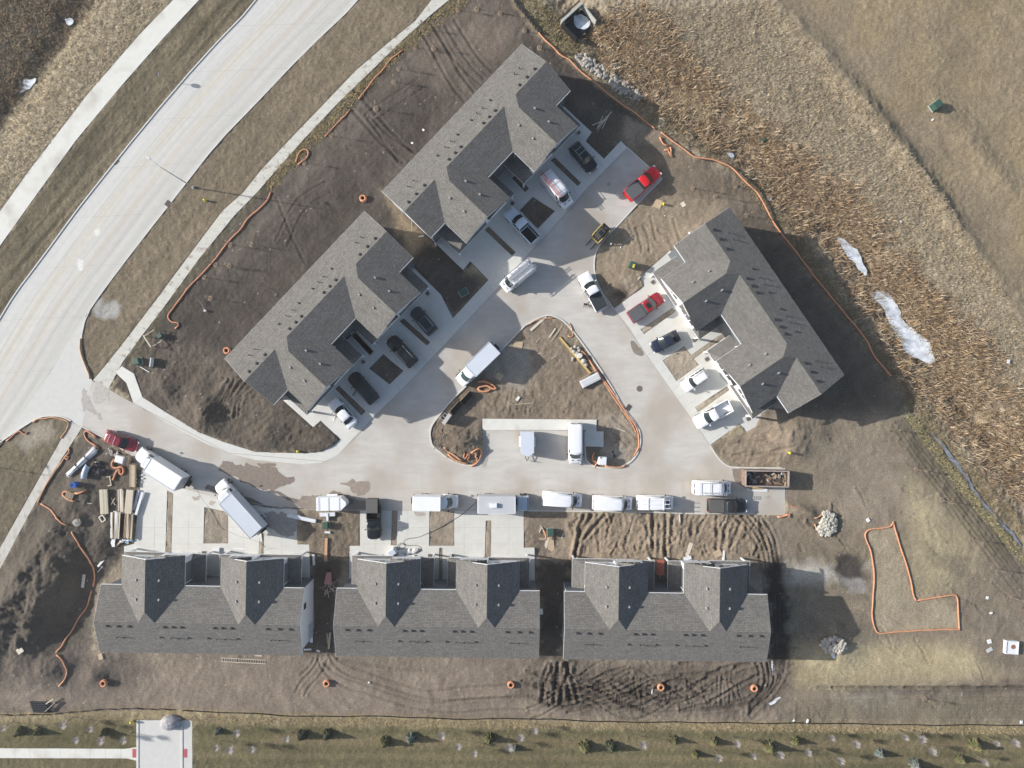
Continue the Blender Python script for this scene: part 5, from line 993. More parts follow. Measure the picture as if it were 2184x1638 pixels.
# street lamps
Mpole=mat('galvanised',(.55,.56,.57),.4,metal=.5)
def lamp(px,py,label,ax,ay,h=9.4,arm=1.6):
    x,y=W(px,py); t=empty('street_lamp',(x,y,hgt(x,y)),0,label,'street lamp'); MB().cyl((0,0,-.1),(0,0,.3),.2,n=8).build('base',Mpole,t); MB().cyl((0,0,.2),(0,0,h),.09,.05,n=8).build('pole',Mpole,t)
    MB().tube([(0,0,h-.05),(ax*.5*arm,ay*.5*arm,h+.12),(ax*arm,ay*arm,h+.15)],.035,6).build('arm',Mpole,t); MB().rbox((ax*(arm+.25),ay*(arm+.25),h+.14),(.62,.28,.12),.03,math.atan2(ay,ax)).build('lamp_head',mat('lamp_grey',(.62,.63,.64),.4),t)
lamp(413,400,'tall street lamp leaning over the main road from the grass verge',-.78,.62)
lamp(-190,965,'street lamp beyond the left picture edge, seen by its shadow',-.5,.8)
x,y=W(355,173); t=empty('road_sign',(x,y,0),0,'small round-headed sign post in the mown strip by the main road','road sign'); MB().cyl((0,0,-.1),(0,0,1.9),.04,n=6).build('post',Mpole,t); MB().cyl((-.02,0,2.0),(.03,0,2.0),.32,n=16).build('panel',Mpole,t)
# hydrants
def hydrant(px,py,label):
    x,y=W(px,py); t=empty('fire_hydrant',(x,y,hgt(x,y)),0,label,'fire hydrant'); Mh=mat('hydrant_yellow',(.70,.62,.05),.5)
    MB().cyl((0,0,0),(0,0,.55),.13,n=10).build('barrel',Mh,t); MB().sphere((0,0,.58),.16,10,6,(1,1,.8)).build('bonnet',Mh,t,True); MB().cyl((-.25,0,.4),(.25,0,.4),.07,n=8).cyl((0,-.24,.4),(0,0,.4),.08,n=8).build('nozzle',Mh,t)
hydrant(439,428,'yellow hydrant on the road verge near the tall street lamp'); hydrant(1414,436,'yellow hydrant beside a plywood sheet on bare soil'); hydrant(1677,964,'yellow hydrant above the dumpster'); hydrant(637,962,'yellow hydrant at the edge of the walk below the dark mounds'); hydrant(284,1537,'yellow hydrant left of the stub road at the bottom')
# utility boxes
def ubox(px,py,label,a=0,s=(1.0,.95,.9)):
    x,y=W(px,py); t=empty('utility_box',(x,y,hgt(x,y)),math.radians(a),label,'utility box'); MB().rbox((0,0,s[2]/2),s,.04).build('cabinet',Mgrn,t); MB().box((0,0,.05),(s[0]*1.15,s[1]*1.15,.12)).build('base_pad',mat('pad_grey',(.4,.42,.38),.9),t); MB().box((0,s[1]/2+.01,s[2]*.5),(s[0]*.8,.02,s[2]*.7)).build('door',mat('green_door',(.05,.15,.10),.5),t)
ubox(1990,229,'green utility box alone in the dry field',35,(1.2,1.0,1.1)); ubox(1174,1135,'green utility box with plywood against it below the white vans',0,(.9,1.0,.8)); ubox(697,1119,'green utility box by the puddle beneath the white trailer',0,(.8,.9,.8)); ubox(346,717,'small green box behind a wooden frame by the inner walk',35,(.7,.6,1.0)); ubox(298,771,'green box beside the spur path near the street corner',15,(.8,.9,1.1)); ubox(989,624,'green ground box in the shaded patch between the slanted townhouses',30,(1.2,.9,.35)); ubox(1632,297,'tiny green stump box among the reeds',20,(.5,.4,.5))
x,y=W(1347,568); t=empty('utility_box',(x,y,hgt(x,y)),math.radians(-20),'green box topped with a yellow cover on the mound near the white pickup','utility box'); MB().rbox((0,0,.5),(1.0,.9,1.0),.05).build('cabinet',Mgrn,t); MB().rbox((.15,-.15,1.05),(.3,.5,.12),.04).build('yellow_cover',Myell,t)
# wooden frame near the walk
def bx(name,label,cat,px,py,dims,mt,a=0,z=None,grp=None,ry=0,rx=0,zc=0,r=None):
    x,y=W(px,py,zc); zz=(hgt(x,y) if z is None else z); o=(MB().rbox((0,0,dims[2]/2),dims,r) if r else MB().box((0,0,dims[2]/2),dims)).build(name,mt); o.location=(x,y,zz+.01); o.rotation_euler=(rx,ry,math.radians(a)); return tag(o,label,cat,grp)
x,y=W(333,722); t=empty('timber_guard',(x,y,hgt(x,y)),math.radians(33),'wooden guard frame with a white top board near the street corner','timber frame')
for s in (-1,1):
    for k in (-1,1): MB().cyl((s*.85,k*.85,0),(s*.85,k*.85,1.1),.05,n=6).build('post',Mwood2,t)
MB().box((-.85,0,1.1),(.14,2.0,.08)).build('rail',mat('cream_board',(.66,.64,.45),.7),t); MB().box((0,.9,.9),(1.8,.07,.1)).build('rail',Mpl2,t); MB().box((0,-.9,.6),(1.8,.07,.1)).build('rail',Mpl2,t)
bx('board','white board standing upright right of the green spur path box','board',327,773,(.12,1.3,.9),Mpvc,-8); bx('board','thin white lath lying below the spur path box','board',309,788,(1.6,.1,.05),Mpvc,-30)
# capped pipe with rod
x,y=W(439,663); t=empty('capped_pipe',(x,y,hgt(x,y)),0,'short capped pipe with a leaning rod in the dark soil','pipe'); MB().cyl((0,0,0),(0,0,.45),.16,n=10).build('pipe',mat('cap_white',(.6,.6,.6),.6),t); MB().cyl((-.1,.1,.1),(-.9,1.6,.5),.03,n=5).build('rod',Malu,t)
# timber yard
def stack(label,px,py,L,Wd,a,n,layers,mt,grp='lumber stacks beside the first drive',jit=.0,name='lumber_stack',base=.12):
    x,y=W(px,py,.4); t=empty(name,(x,y,max(hgt(x,y),.03)),math.radians(a),label,'lumber',grp); q=random.Random(int(px*3+py)); w_=Wd/n
    for k in (-1,1): MB().box((0,k*L*.35,base/2),(Wd,.12,base)).build('bearer',Mwood2,t)
    for l in range(layers):
        for i in range(n):
            o=MB().box((0,0,0),(w_*.86,L*q.uniform(.96,1.0),.10)).build('board',mt[q.randrange(len(mt))],t); o.location=(-Wd/2+w_*(i+.5)+q.uniform(-jit,jit),q.uniform(-jit,jit)*2,base+.06+l*.11); o.rotation_euler=(0,0,q.uniform(-jit,jit)*.25)
    return t
Mw3=mat('pale_lumber',(.60,.53,.42),.8,var=.1,stretch=(6,.6,1)); Mtr2=mat('treated_lumber',(.44,.41,.31),.8,var=.1,stretch=(6,.6,1)); Mw4=mat('brown_lumber',(.36,.28,.19),.8,var=.15,stretch=(6,.6,1))
stack('tan grooved lumber stack standing apart on the left of the yard',222,1070,3.6,1.15,3,8,2,[Mtr2,Mw3]); stack('brown narrow lumber stack nearest the bright white box truck',283,1013,3.5,.85,-1,6,3,[Mw4,Mwood])
stack('thick pale lumber stack in the middle of the yard',276,1070,3.5,1.0,-5,7,4,[Mw3,Mwood]); stack('loose lumber stack at the lower right of the yard',275,1122,3.6,1.1,-4,7,4,[Mw3,Mwood,Mw4],jit=.10)
stack('loose lumber stack with white sheets at the lower left of the yard',249,1120,3.8,1.2,-2,7,2,[Mw3,Mwood,Mw4,Mpvc],jit=.12); stack('narrow lumber and white trim stack left of the thick pale one',257,1070,3.6,.75,1,5,2,[Mw3,Mpvc,Mw4],jit=.05)
bx('trim_bundle','long white wrapped trim bundle slanting over the drive edge','building material',300,1073,(.35,3.4,.22),Mfoil,-17,.2); bx('trim_bundle','grey-blue strip of trim beside the long white bundle','building material',292,1066,(.3,3.0,.18),mat('bluegrey_trim',(.42,.45,.55),.6),-14,.12)
bx('board','thin brown board right of the wrapped trim','board',308,1040,(.12,2.0,.1),Mwood2,-10); bx('board','short thin board at the foot of the wrapped trim','board',302,1098,(.10,2.4,.08),Mwood2,-12)
bx('board','pale sheet sticking out under the loose lower left stack','board',244,1157,(.6,1.1,.08),Mpvc,-3); bx('board','stubby tan board at the bottom tip of the yard','board',253,1160,(.25,1.5,.1),Mply,-48); bx('board','small pale sheet above the loose lower left stack','board',250,1095,(.5,.8,.25),Mpvc,0,.3)
x,y=W(272,1154); t=empty('crumpled_tarp',(x,y,.08),0,'crumpled blue and white wrap at the foot of the lumber','plastic wrap')
q=random.Random(5)
for k in range(9): MB().sphere((q.uniform(-.8,.8),q.uniform(-.25,.25),.1),q.uniform(.12,.3),7,4,(1.2,.7,.5),.2).build('fold',[Mpvc,mat('blue_film',(.15,.35,.52),.5),Mfoil][k%3],t)
x,y=W(297,1022); t=empty('wrap_heap',(x,y,.05),0,'heap of clear crumpled wrapping beside the brown lumber','plastic wrap')
for k in range(12): MB().sphere((q.uniform(-.9,.6),q.uniform(-.7,.8),.08),q.uniform(.1,.24),6,4,(1.3,.8,.5),.3).build('fold',Mfoil,t)
# bundle of white pipes
x,y=W(175,985,.3); t=empty('pipe_bundle',(x,y,max(0,hgt(x,y))),math.radians(43),'splayed bundle of long white plastic pipes','pipes')
for k in range(34):
    u=q.uniform(-.36,.36); zz=.10+q.uniform(0,.42)*(1-abs(u)/.5); L=q.uniform(5.0,5.7); sp=q.uniform(-.05,.05)+u*.10
    o=MB().cyl((-L/2,0,0),(L/2,0,0),.05,n=6).build('pipe',Mpvc,t); o.location=(q.uniform(-.15,.15),u,zz); o.rotation_euler=(0,0,sp)
for k in (-.9,.9): MB().box((k,0,.32),(.07,.95,.55)).build('strap',mat('strap_dark',(.22,.2,.2),.7),t)
x,y=W(185,1005,.4); t=empty('duct_section',(x,y,hgt(x,y)),math.radians(-110),'curved pale blue duct section lying on the soil','duct'); MB().tube([(-1.0,.12,.42),(-.3,-.02,.42),(.4,.0,.42),(1.0,.16,.42)],.40,14).build('duct_shell',mat('duct_blue',(.42,.50,.62),.45),t,True); MB().cyl((-1.03,.125,.42),(-1.0,.12,.42),.33,n=14).build('duct_opening',Mblk,t)
x,y=W(163,1033,.5); t=empty('plastic_drum',(x,y,hgt(x,y)),0,'bright blue open drum on the soil of the timber yard','drum'); Mbl=mat('drum_blue',(.02,.13,.48),.35)
MB().cyl((0,0,0),(0,0,.85),.42,n=18).build('shell',Mbl,t); MB().tube([(.36*math.cos(a),.36*math.sin(a),.86) for a in np.linspace(0,2*math.pi,19)[:-1]],.06,6,True).build('rim',Mbl,t); MB().cyl((0,0,.83),(0,0,.87),.18,n=12).build('bung',mat('navy_plastic',(.005,.02,.14),.4),t)
x,y=W(214,1000); t=empty('plastic_sheeting',(x,y,hgt(x,y)),0,'black crumpled plastic sheeting right of the pipe bundle','plastic sheeting')
for k in range(10): MB().sphere((q.uniform(-1,1),q.uniform(-.9,.9),.12),q.uniform(.2,.5),7,5,(1.2,.8,.6),.3).build('fold',mat('black_film',(.03,.03,.035),.25),t)
x,y=W(259,979,.6); t=empty('water_tank',(x,y,hgt(x,y)),math.radians(-15),'white water tank on a frame beside the coiled orange sock','tank'); MB().rbox((0,0,.62),(1.25,1.0,1.1),.08).build('tank',Mpvc,t); MB().box((.85,.1,.45),(.6,1.1,.9)).build('crate',Mply,t)
for s in (-1,1): MB().box((0,s*.53,.6),(1.3,.04,1.1)).build('cage',Malu,t)
x,y=W(241,963); t=empty('rubble_heap',(x,y,hgt(x,y)),0,'small heap of pale rubble below the maroon car','rubble')
for k in range(14): MB().sphere((q.uniform(-.8,.8),q.uniform(-.6,.5),.08),q.uniform(.08,.28),6,4,(1,1,.6),.25).build('stone',[Mrock,Mrock2][k%2],t)
x,y=W(156,1056); t=empty('pallet',(x,y,hgt(x,y)+.1),math.radians(-20),'small slatted pallet encircled by orange sock','pallet')
for k in range(7): MB().box((0,-.5+k*.165,.16),(1.1,.09,.03)).build('slat',Mwood2,t)
for k in (-.5,0,.5): MB().box((k,0,.07),(.09,1.1,.13)).build('runner',Mwood2,t)
x,y=W(234,1026); t=empty('timber_bracket',(x,y,hgt(x,y)),math.radians(5),'U-shaped timber offcut between drum and lumber','timber frame'); 
for c,d_ in (((.25,0,.1),(.1,1.3,.12)),((0,.65,.1),(.6,.1,.1)),((.05,-.62,.1),(.5,.14,.1))): MB().box(c,d_,.1).build('rail',Mpl2,t)
x,y=W(224,1104); t=empty('wood_rectangle',(x,y,hgt(x,y)),math.radians(32),'small pale rectangular frame below the grooved stack','frame')
for c,d_ in (((.3,0,.1),(.12,.95,.1)),((-.3,0,.1),(.12,.95,.1)),((0,.42,.1),(.48,.12,.1)),((0,-.42,.1),(.48,.12,.1))): MB().box(c,d_).build('rail',mat('cream_frame',(.70,.67,.55),.6),t)
x,y=W(243,1069); t=empty('crossed_battens',(x,y,hgt(x,y)),0,'two crossed battens between the lumber stacks','timber'); MB().box((0,0,.1),(.08,1.2,.06),.5).build('batten',Mw3,t); MB().box((0,0,.16),(.08,1.2,.06),-.5).build('batten',Mw3,t)
x,y=W(176,1111); tag(MB().sphere((x,y,hgt(x,y)+.1),.65,12,6,(1,.9,.35),.12).build('boulder',mat('mixed_stone',(.30,.28,.25),.95,var=.25,vscale=6)),'rounded grey mortar lump left of the loose lumber','rock')
for lb,px_,py_,d_,m_,a_ in (('thin batten on the soil left of the grooved stack',195,1072,(1.0,.07,.05),Mw3,-8),('white board scrap left of the lower left house',220,1198,(.28,1.5,.1),Mpvc,-40),('thin white lath next to the board scrap left of the lower left house',216,1212,(.08,1.4,.06),Mpvc,-40),('pale upright board on the dark heap by the orange sock',180,1238,(.38,1.9,.12),Mpl2,-8),('tan block below the left end of the lower left house',220,1397,(.6,.8,.15),Mply,15),
    ('torn cream sheet on the dark soil far left',60,1378,(.9,.8,.06),Mpl2,35),('white lath on soil in the left of the island',1178,710,(1.6,.22,.06),Mpl2,55),('weathered plank on the island top by the kerb',1148,690,(3.0,.36,.1),Mpl2,42),('weathered plank crossing the island top soil',1188,711,(2.9,.26,.08),Mwood2,55),
    ('small lath near the island top',1148,725,(.9,.08,.05),Mw3,45),('small lath in the middle of the island',1181,762,(.9,.08,.05),Mw3,32),('second small lath in the middle of the island, near the gravel',1150,754,(.7,.08,.05),Mw3,15),('long thin batten on the soil above the island walk',1118,861,(2.7,.08,.05),Mwood,5),('white batten above the parking bay',1324,917,(1.3,.1,.05),Mpl2,-20),
    ('square plywood piece in the shadow of the askew box truck',1065,803,(1.0,1.0,.05),Mply,-35),('square plywood piece at the top left of the gravel patch',1105,736,(1.3,1.1,.05),Mply,-12),('plywood sheet next to the yellow hydrant',1403,435,(1.1,1.25,.05),Mply,-22),('small pale sheet on bare soil right of the hydrant sheet',1457,436,(.6,.7,.05),Mpl2,30),
    ('large tan plywood sheet leaning by the green box below the vans',1175,1164,(1.0,2.3,.06),Mply,5),('narrow pale board left of the large plywood sheet',1166,1160,(.4,1.7,.06),Mpl2,-14),('short brown board left of the green box below the vans',1156,1150,(.9,.35,.06),Mwood2,-5),('green-white lath pointing at the orange scrap knot',1153,1130,(.12,1.0,.08),Mpl2,-25),('second lath beside the orange scrap knot',1156,1126,(.1,.9,.08),Mpl2,32),('pale lath in the box shadow below the vans',1201,1142,(.1,1.0,.05),Mpvc,-20),
    ('orange-brown plank ramp in the mud between left and middle houses',697,1169,(.38,3.1,.12),mat('orange_wood',(.56,.33,.18),.8,var=.1),-2),('brown lower plank of the ramp between left and middle houses',696,1188,(.55,1.2,.10),Mwood2,6),('tall white post piece near the right end of the lower left house',670,1193,(.32,1.6,.2),Mpvc,3),('long weathered scaffold plank along the side wall of the lower left house',667,1290,(.35,6.8,.1),Mwood2,1),
    ('white plank end on the scaffold plank',664,1352,(.4,2.4,.12),Mfoil,2),('tan upright boards in the dark gap between the two lower left houses',703,1366,(.3,2.4,.14),Mply,-5),('second tan board in the dark gap',699,1361,(.2,1.6,.12),Mwood2,6),('white siding piece at the bottom of the dark gap',656,1385,(1.1,.22,.1),Mfoil,3),('small white block at the bottom of the dark gap',679,1388,(.5,.25,.1),Mpvc,-15),
    ('pinkish offcut behind the lower left house',552,1398,(1.0,.22,.06),mat('pink_board',(.55,.42,.36),.8),-5),('white sheet by the wall of the middle bottom house',1154,1304,(.5,.8,.08),Mpvc,5),('white lath in the rutted ground below the vans',1449,1105,(.14,1.1,.05),Mpvc,3),('tan board leaning toward the right bottom house',1470,1172,(.55,2.0,.06),Mpl2,-18),('tan triangular board before the right bottom house',1530,1180,(1.1,1.0,.05),Mply,25),
    ('white upright piece before the right bottom house',1543,1184,(.3,1.4,.1),Mpvc,-5),('white crumpled wrap before the right bottom house',1466,1190,(1.1,.5,.15),Mfoil,10),('tan insulation strip leaning at the dumpster side',1613,1041,(2.0,.32,.2),mat('tan_foam',(.60,.42,.18),.8),0),('white plastic strip beside the dumpster',1615,1045,(2.9,.4,.2),Mpvc,-2),
    ('red-tipped white stake right of the end slab',1689,1079,(.9,.12,.1),mat('red_white',(.6,.2,.18),.6),-15),('pale lath in the ruts beside the black pickup',1545,1115,(.8,.06,.05),Mw3,35),('white block left of the vertical plank near the green box',700,1134,(.8,.3,.2),Mfoil,-4),('white pillar scrap left of the white trailer machine',637,1099,(.5,.25,.3),Mpvc,0),('pale timber on the driveway of the lower left house',510,1170,(1.7,.22,.14),Mpvc,-3),
    ('white box beside the entry of the lower left house',464,1174,(.75,.9,.4),Mpvc,0),('white lath in the strip beside the open box truck',557,1145,(.25,1.2,.08),Mfoil,8),('thin pale stick on the dark soil left of the right-hand mound',1343,512,(1.4,.05,.05),Mw3,40),('tan board below the mound near the driveway edge',1362,594,(.6,.15,.08),Mpl2,50)):
    bx('board',lb,'board' if 'wrap' not in lb else 'wrapping',px_,py_,d_,m_,a_)
# rebar / wire bits
hose([(1322,530),(1330,520),(1343,508),(1352,498),(1357,496)],'tangled pale wire on the soil right of the skid loader',.03,mt=Malu,cat='wire')
# ladder on ground and on lawn side
x,y=W(520,1409); t=empty('ladder',(x,y,hgt(x,y)+.08),math.radians(-3),'long wooden ladder lying behind the lower left house','ladder'); m=MB()
for s in (-1,1): m.box((0,s*.26,0),(6.5,.07,.07))
m.build('rail',Mpl2,t)
for k in range(19): MB().cyl((-3.1+k*.345,-.25,0),(-3.1+k*.345,.25,0),.028,n=5).build('rung',Mpl2,t)
# white trough / wrapped siding near trailer, machine on drive, insulation pile
bx('siding_bundle','long white wrapped siding bundle reaching into the puddle','building material',645,1104,(4.2,.5,.45),Mfoil,-12); bx('siding_bundle','flat white pack below the white trailer','building material',700,1096,(2.2,.55,.35),Mfoil,2); bx('siding_bundle','short white upright pack crossing the flat pack','building material',700,1101,(.3,1.1,.45),Mpvc,2)
x,y=W(837,1177,.6); t=empty('insulation_machine',(x,y,.06),math.radians(33),'white insulation blowing machine on the middle house drive','machine'); MB().rbox((0,0,.6),(1.15,.95,1.0),.08).build('hopper',Mfoil,t); MB().box((0,0,1.12),(.95,.75,.05)).build('lid',mat('lid_blue_grey',(.55,.60,.68),.5),t)
for s in (-1,1): MB().cyl((s*.4,-.5,.2),(s*.4,-.4,.2),.2,n=10).build('wheel',Mtyre,t)
x,y=W(870,1181); t=empty('insulation_pile',(x,y,.06),0,'pile of torn white insulation bags on the middle house drive','insulation')
for k in range(22): MB().sphere((q.uniform(-1.3,1.2),q.uniform(-.5,.6),.15),q.uniform(.18,.45),8,5,(1.3,.8,.6),.25).build('bag',[Mpvc,mat('offwhite_bag',(.66,.64,.58),.7)][k%2],t)
# bits right of white pickup: stand with a bucket
x,y=W(1254,652,.5); t=empty('work_stand',(x,y,.05),math.radians(-8),'folding stand with a black coil behind the white pickup','stand')
MB().tube([(.33*math.cos(a)+.25,.33*math.sin(a)+.25,.8) for a in np.linspace(0,6.28,13)[:-1]],.07,6,True).build('coil',Mblk,t); MB().box((-.4,.1,.75),(.5,.3,.25)).build('seat_box',Mchas,t)
for s in (-1,1): MB().cyl((-.7,s*.16,.75),(1.2,s*.16,.5),.035,n=5).build('rail',mat('stand_brown',(.2,.16,.12),.6),t)
for a,b_ in ((-.6,.25),(-.6,-.25),(.9,.25),(.9,-.25)): MB().cyl((a,b_,0),(a,b_*.6,.7),.03,n=5).build('leg',Mchas,t)
# island: mailbox kiosk, open forms, stones, yellow beam, washout trailer
x,y=W(954,893,.7); t=empty('mailbox_cluster',(x,y,hgt(x,y)),math.radians(55),'grey cabinet unit standing on the left point of the island','mailbox'); MB().rbox((0,0,.75),(1.65,.42,1.5),.03).build('cabinet',mat('cabinet_grey',(.42,.40,.37),.6),t); MB().box((0,0,1.53),(1.75,.55,.05)).build('roof',mat('cabinet_top',(.50,.47,.44),.6),t); MB().box((0,.5,.5),(1.3,.45,.9)).build('open_base',Mblk,t)
for k in (-.5,0,.5): MB().box((k,.55,.98),(.08,.5,.04)).build('shelf',Malu,t)
for lb,px_,py_ in (('dark pit form near the left kerb, lower of two',974,870),('dark pit form near the left kerb, upper of two',996,849)):
    x,y=W(px_,py_); t=empty('pit_form',(x,y,.0),math.radians(48),lb,'form box','dark form boxes by the island kerb')
    for c,d_ in (((0,.42,.35),(1.9,.06,.7)),((0,-.42,.35),(1.9,.06,.7)),((.95,0,.35),(.06,.78,.7)),((-.95,0,.35),(.06,.78,.7))): MB().box(c,d_).build('panel',Mwood2 if c[1]>0 else Mblk,t)
    MB().box((0,0,.1),(1.8,.7,.2)).build('floor',Mblk,t)
bm_=bx('beam','long yellow steel beam beside the stones on the island','beam',1226,758,(.28,6.9,.22),mat('beam_yellow',(.58,.42,.16),.5),-140+180)
bm_.rotation_euler=(0,0,math.atan2(-(795-722),(1256-1194))-math.pi/2)
for i,(dx,dy,r_) in enumerate([(1219,744,.3),(1227,740,.32),(1234,742,.28),(1224,750,.36),(1231,752,.3),(1236,748,.28),(1229,757,.3),(1222,764,.25),(1221,768,.22),(1245,770,.45),(1250,778,.35),(1240,757,.3)]):
    x,y=W(dx,dy); tag(MB().sphere((x,y,hgt(x,y)+.12),r_,9,6,(1,.85,.7),.14).build('boulder',Mrock2 if i%3 else Mrock,None,True),'grey field stones scattered along the yellow beam','rock','field stones by the yellow beam')
x,y=W(1236,759,.4); t=empty('capped_barrel',(x,y,hgt(x,y)),0,'white round lidded barrel among the stones on the island','barrel'); MB().cyl((0,0,0),(0,0,.75),.36,n=16).build('shell',Mpvc,t); MB().cyl((0,0,.75),(0,0,.8),.38,.34,n=16).build('lid',mat('lid_cream',(.66,.66,.60),.6),t)
x,y=W(1259,811,.5); t=empty('panel_pack',(x,y,hgt(x,y)),math.radians(27),'stack of white panels with a leaning timber on the island','building material')
for k in range(4): MB().box((0,0,.12+k*.16),(2.9,1.15-.04*k,.13)).build('panel',Mpvc,t)
for k in range(3): MB().box((0,-.3+k*.3,.72),(2.7,.05,.04)).build('rib',mat('panel_rib',(.60,.63,.60),.6),t)
MB().box((-.1,.85,.45),(2.6,.10,.12),.06).build('leaning_timber',Mwood2,t)
x,y=W(1284,982,.5); t=empty('water_tank',(x,y,.08),math.radians(-3),'white cube tank on the lower kerb of the island','tank'); MB().rbox((0,0,.65),(1.2,1.15,1.15),.10).build('tank',Mpvc,t); MB().cyl((-.3,.45,1.2),(-.3,.45,1.27),.1,n=8).build('cap',Mblk,t); MB().box((0,0,.06),(1.25,1.2,.12)).build('pallet_base',Mwood2,t)
hose([(1248,955),(1248,970),(1252,981),(1257,987)],'dark pipe curving round the corner of the bay kerb',.06); 
x,y=W(1309,968); t=empty('folded_chair',(x,y,hgt(x,y)),.5,'black folded metal stand right of the white cube tank','stand')
for k in range(5): MB().cyl((-.3+.1*k,-.5,.1),(.2-.1*k,.6,.4+.1*k),.03,n=5).build('rod',Mblk,t)
# rubble beside mailbox
x,y=W(945,935); t=empty('debris_heap',(x,y,hgt(x,y)),0,'heap of dark twisted debris near the left island point','debris')
for k in range(26): MB().box((q.uniform(-1.2,1.2),q.uniform(-1.8,1.8),.15+q.uniform(0,.3)),(q.uniform(.2,1.0),.06,.05),q.uniform(0,3),0,q.uniform(-.4,.4)).build('stick',[Mchas,Mwood2,Malu,Mblk][k%4],t)
# pile with stake bits between houses 1 and 2
x,y=W(703,1231); t=empty('wheelbarrow',(x,y,hgt(x,y)),math.radians(-95),'pinkish-red wheelbarrow tray in the gap between the lower left houses','wheelbarrow'); m=MB(); m.loft([[(-.75,-.28,.3),(.7,-.42,.35),(.7,.42,.35),(-.75,.28,.3)],[(-.85,-.35,.62),(.85,-.55,.66),(.85,.55,.66),(-.85,.35,.62)]]); m.build('tray',mat('faded_red',(.42,.20,.18),.7,var=.1),t); MB().cyl((-.9,-.05,.2),(-.9,.05,.2),.2,n=10).build('wheel',Mtyre,t)
for s in (-1,1): MB().cyl((-.9,s*.1,.2),(1.35,s*.4,.6),.03,n=5).build('handle',Mwood,t)
x,y=W(705,1252); t=empty('timber_heap',(x,y,hgt(x,y)),.3,'criss-crossed scrap timber behind the wheelbarrow','scrap timber')
for k in range(16): MB().box((q.uniform(-1,1),q.uniform(-.8,.8),.1+k*.02),(q.uniform(.6,1.7),.07,.05),q.uniform(0,3)).build('stick',[Mwood2,Mw3,Mwood][k%3],t)
x,y=W(1284,262); t=empty('timber_heap',(x,y,hgt(x,y)),math.radians(40),'heap of grey scrap lumber in the shadow of the topmost townhouse','scrap timber')
for k in range(9): MB().box((q.uniform(-.5,.5),q.uniform(-.4,.4),.08+k*.03),(q.uniform(1.4,3.2),.10,.06),q.uniform(-.35,.5)).build('plank',Mpl2 if k%3 else Mwood2,t)
x,y=W(878,494); t=empty('leaning_pole',(x,y,.0),0,'pale pole leaning in the gap between the slanted townhouses','pole'); MB().cyl((0,0,.1),(-.9+1.2,2.6,2.0),.05,n=6).build('pole',mat('pole_tan',(.45,.43,.25),.7),t)
for i,(x0,y0,a) in enumerate(((899,505,10),(929,521,-78))): bx('downspout','loose white downspout piece %s the corner of the topmost townhouse'%('left of' if i==0 else 'below'),'downspout',x0,y0,(.75,.14,.12),Mpvc,a,.3)
# rust-coloured sheet between gables of house 3
x,y=W(1408,1209,2.4); t=bx('sheet_metal','rust-red sheet standing in the recess of the right bottom house','sheet',1408,1210,(1.1,2.2,.05),mat('rust_red',(.33,.10,.06),.7,var=.2),0,2.6,zc=2.6)
for s in (-1,1):
    x,y=W(1408+s*7,1222); tag(MB().cyl((x,y,0),(x,y,2.6),.04,n=6).build('scaffold_pole',Malu),'%s scaffold pole under the rust-red sheet'%('left' if s<0 else 'right'),'pole')
# rock heaps
def rocks(name,label,px,n,s0,s1,mt,kind,seed,h=0.0,cat='rocks'):
    poly=PX(px); xs_=[p[0] for p in poly]; ys_=[p[1] for p in poly]; r_=random.Random(seed); m=MB(); c=(sum(xs_)/len(xs_),sum(ys_)/len(ys_)); R_=max(math.dist(c,p) for p in poly); k=0
    while k<n:
        x=r_.uniform(min(xs_),max(xs_)); y=r_.uniform(min(ys_),max(ys_)); ins=False; j=len(poly)-1
        for i in range(len(poly)):
            if (poly[i][1]>y)!=(poly[j][1]>y) and x<(poly[j][0]-poly[i][0])*(y-poly[i][1])/(poly[j][1]-poly[i][1])+poly[i][0]: ins=not ins
            j=i
        if not ins: continue
        s=r_.uniform(s0,s1); m.sphere((x,y,hgt(x,y)+s*.4+h*(1-math.dist(c,(x,y))/R_)),s,7,4,(r_.uniform(.7,1.2),r_.uniform(.7,1.2),r_.uniform(.5,.8)),.22); k+=1
    o=m.raw(name,mt); return tag(o,label,cat,None,kind)
rocks('rock_heap','heap of white broken rock beside the end slab',[(1752,1092),(1765,1088),(1778,1095),(1783,1112),(1780,1130),(1765,1143),(1748,1140),(1742,1128),(1747,1112)],260,.14,.34,Mrock,'stuff',1,.5)
rocks('rock_heap','heap of grey slabs inside the shadow of the right bottom house',[(1752,1360),(1775,1351),(1790,1360),(1797,1375),(1788,1383),(1765,1388),(1752,1382),(1746,1370)],90,.18,.42,mat('slab_stone',(.46,.42,.36),.9,var=.2),'stuff',2,.35)
rocks('riprap','band of loose pale riprap behind the topmost townhouse',[(1225,112),(1250,110),(1270,125),(1300,145),(1330,165),(1360,185),(1372,205),(1362,215),(1335,205),(1310,190),(1300,172),(1270,160),(1240,135)],260,.12,.34,Mrock2,'stuff',3)
rocks('riprap','strip of whitish riprap along the reed edge near the culvert',[(1358,62),(1375,62),(1395,80),(1420,95),(1433,110),(1430,122),(1412,112),(1390,98),(1370,85)],150,.10,.27,Mrock,'stuff',4)
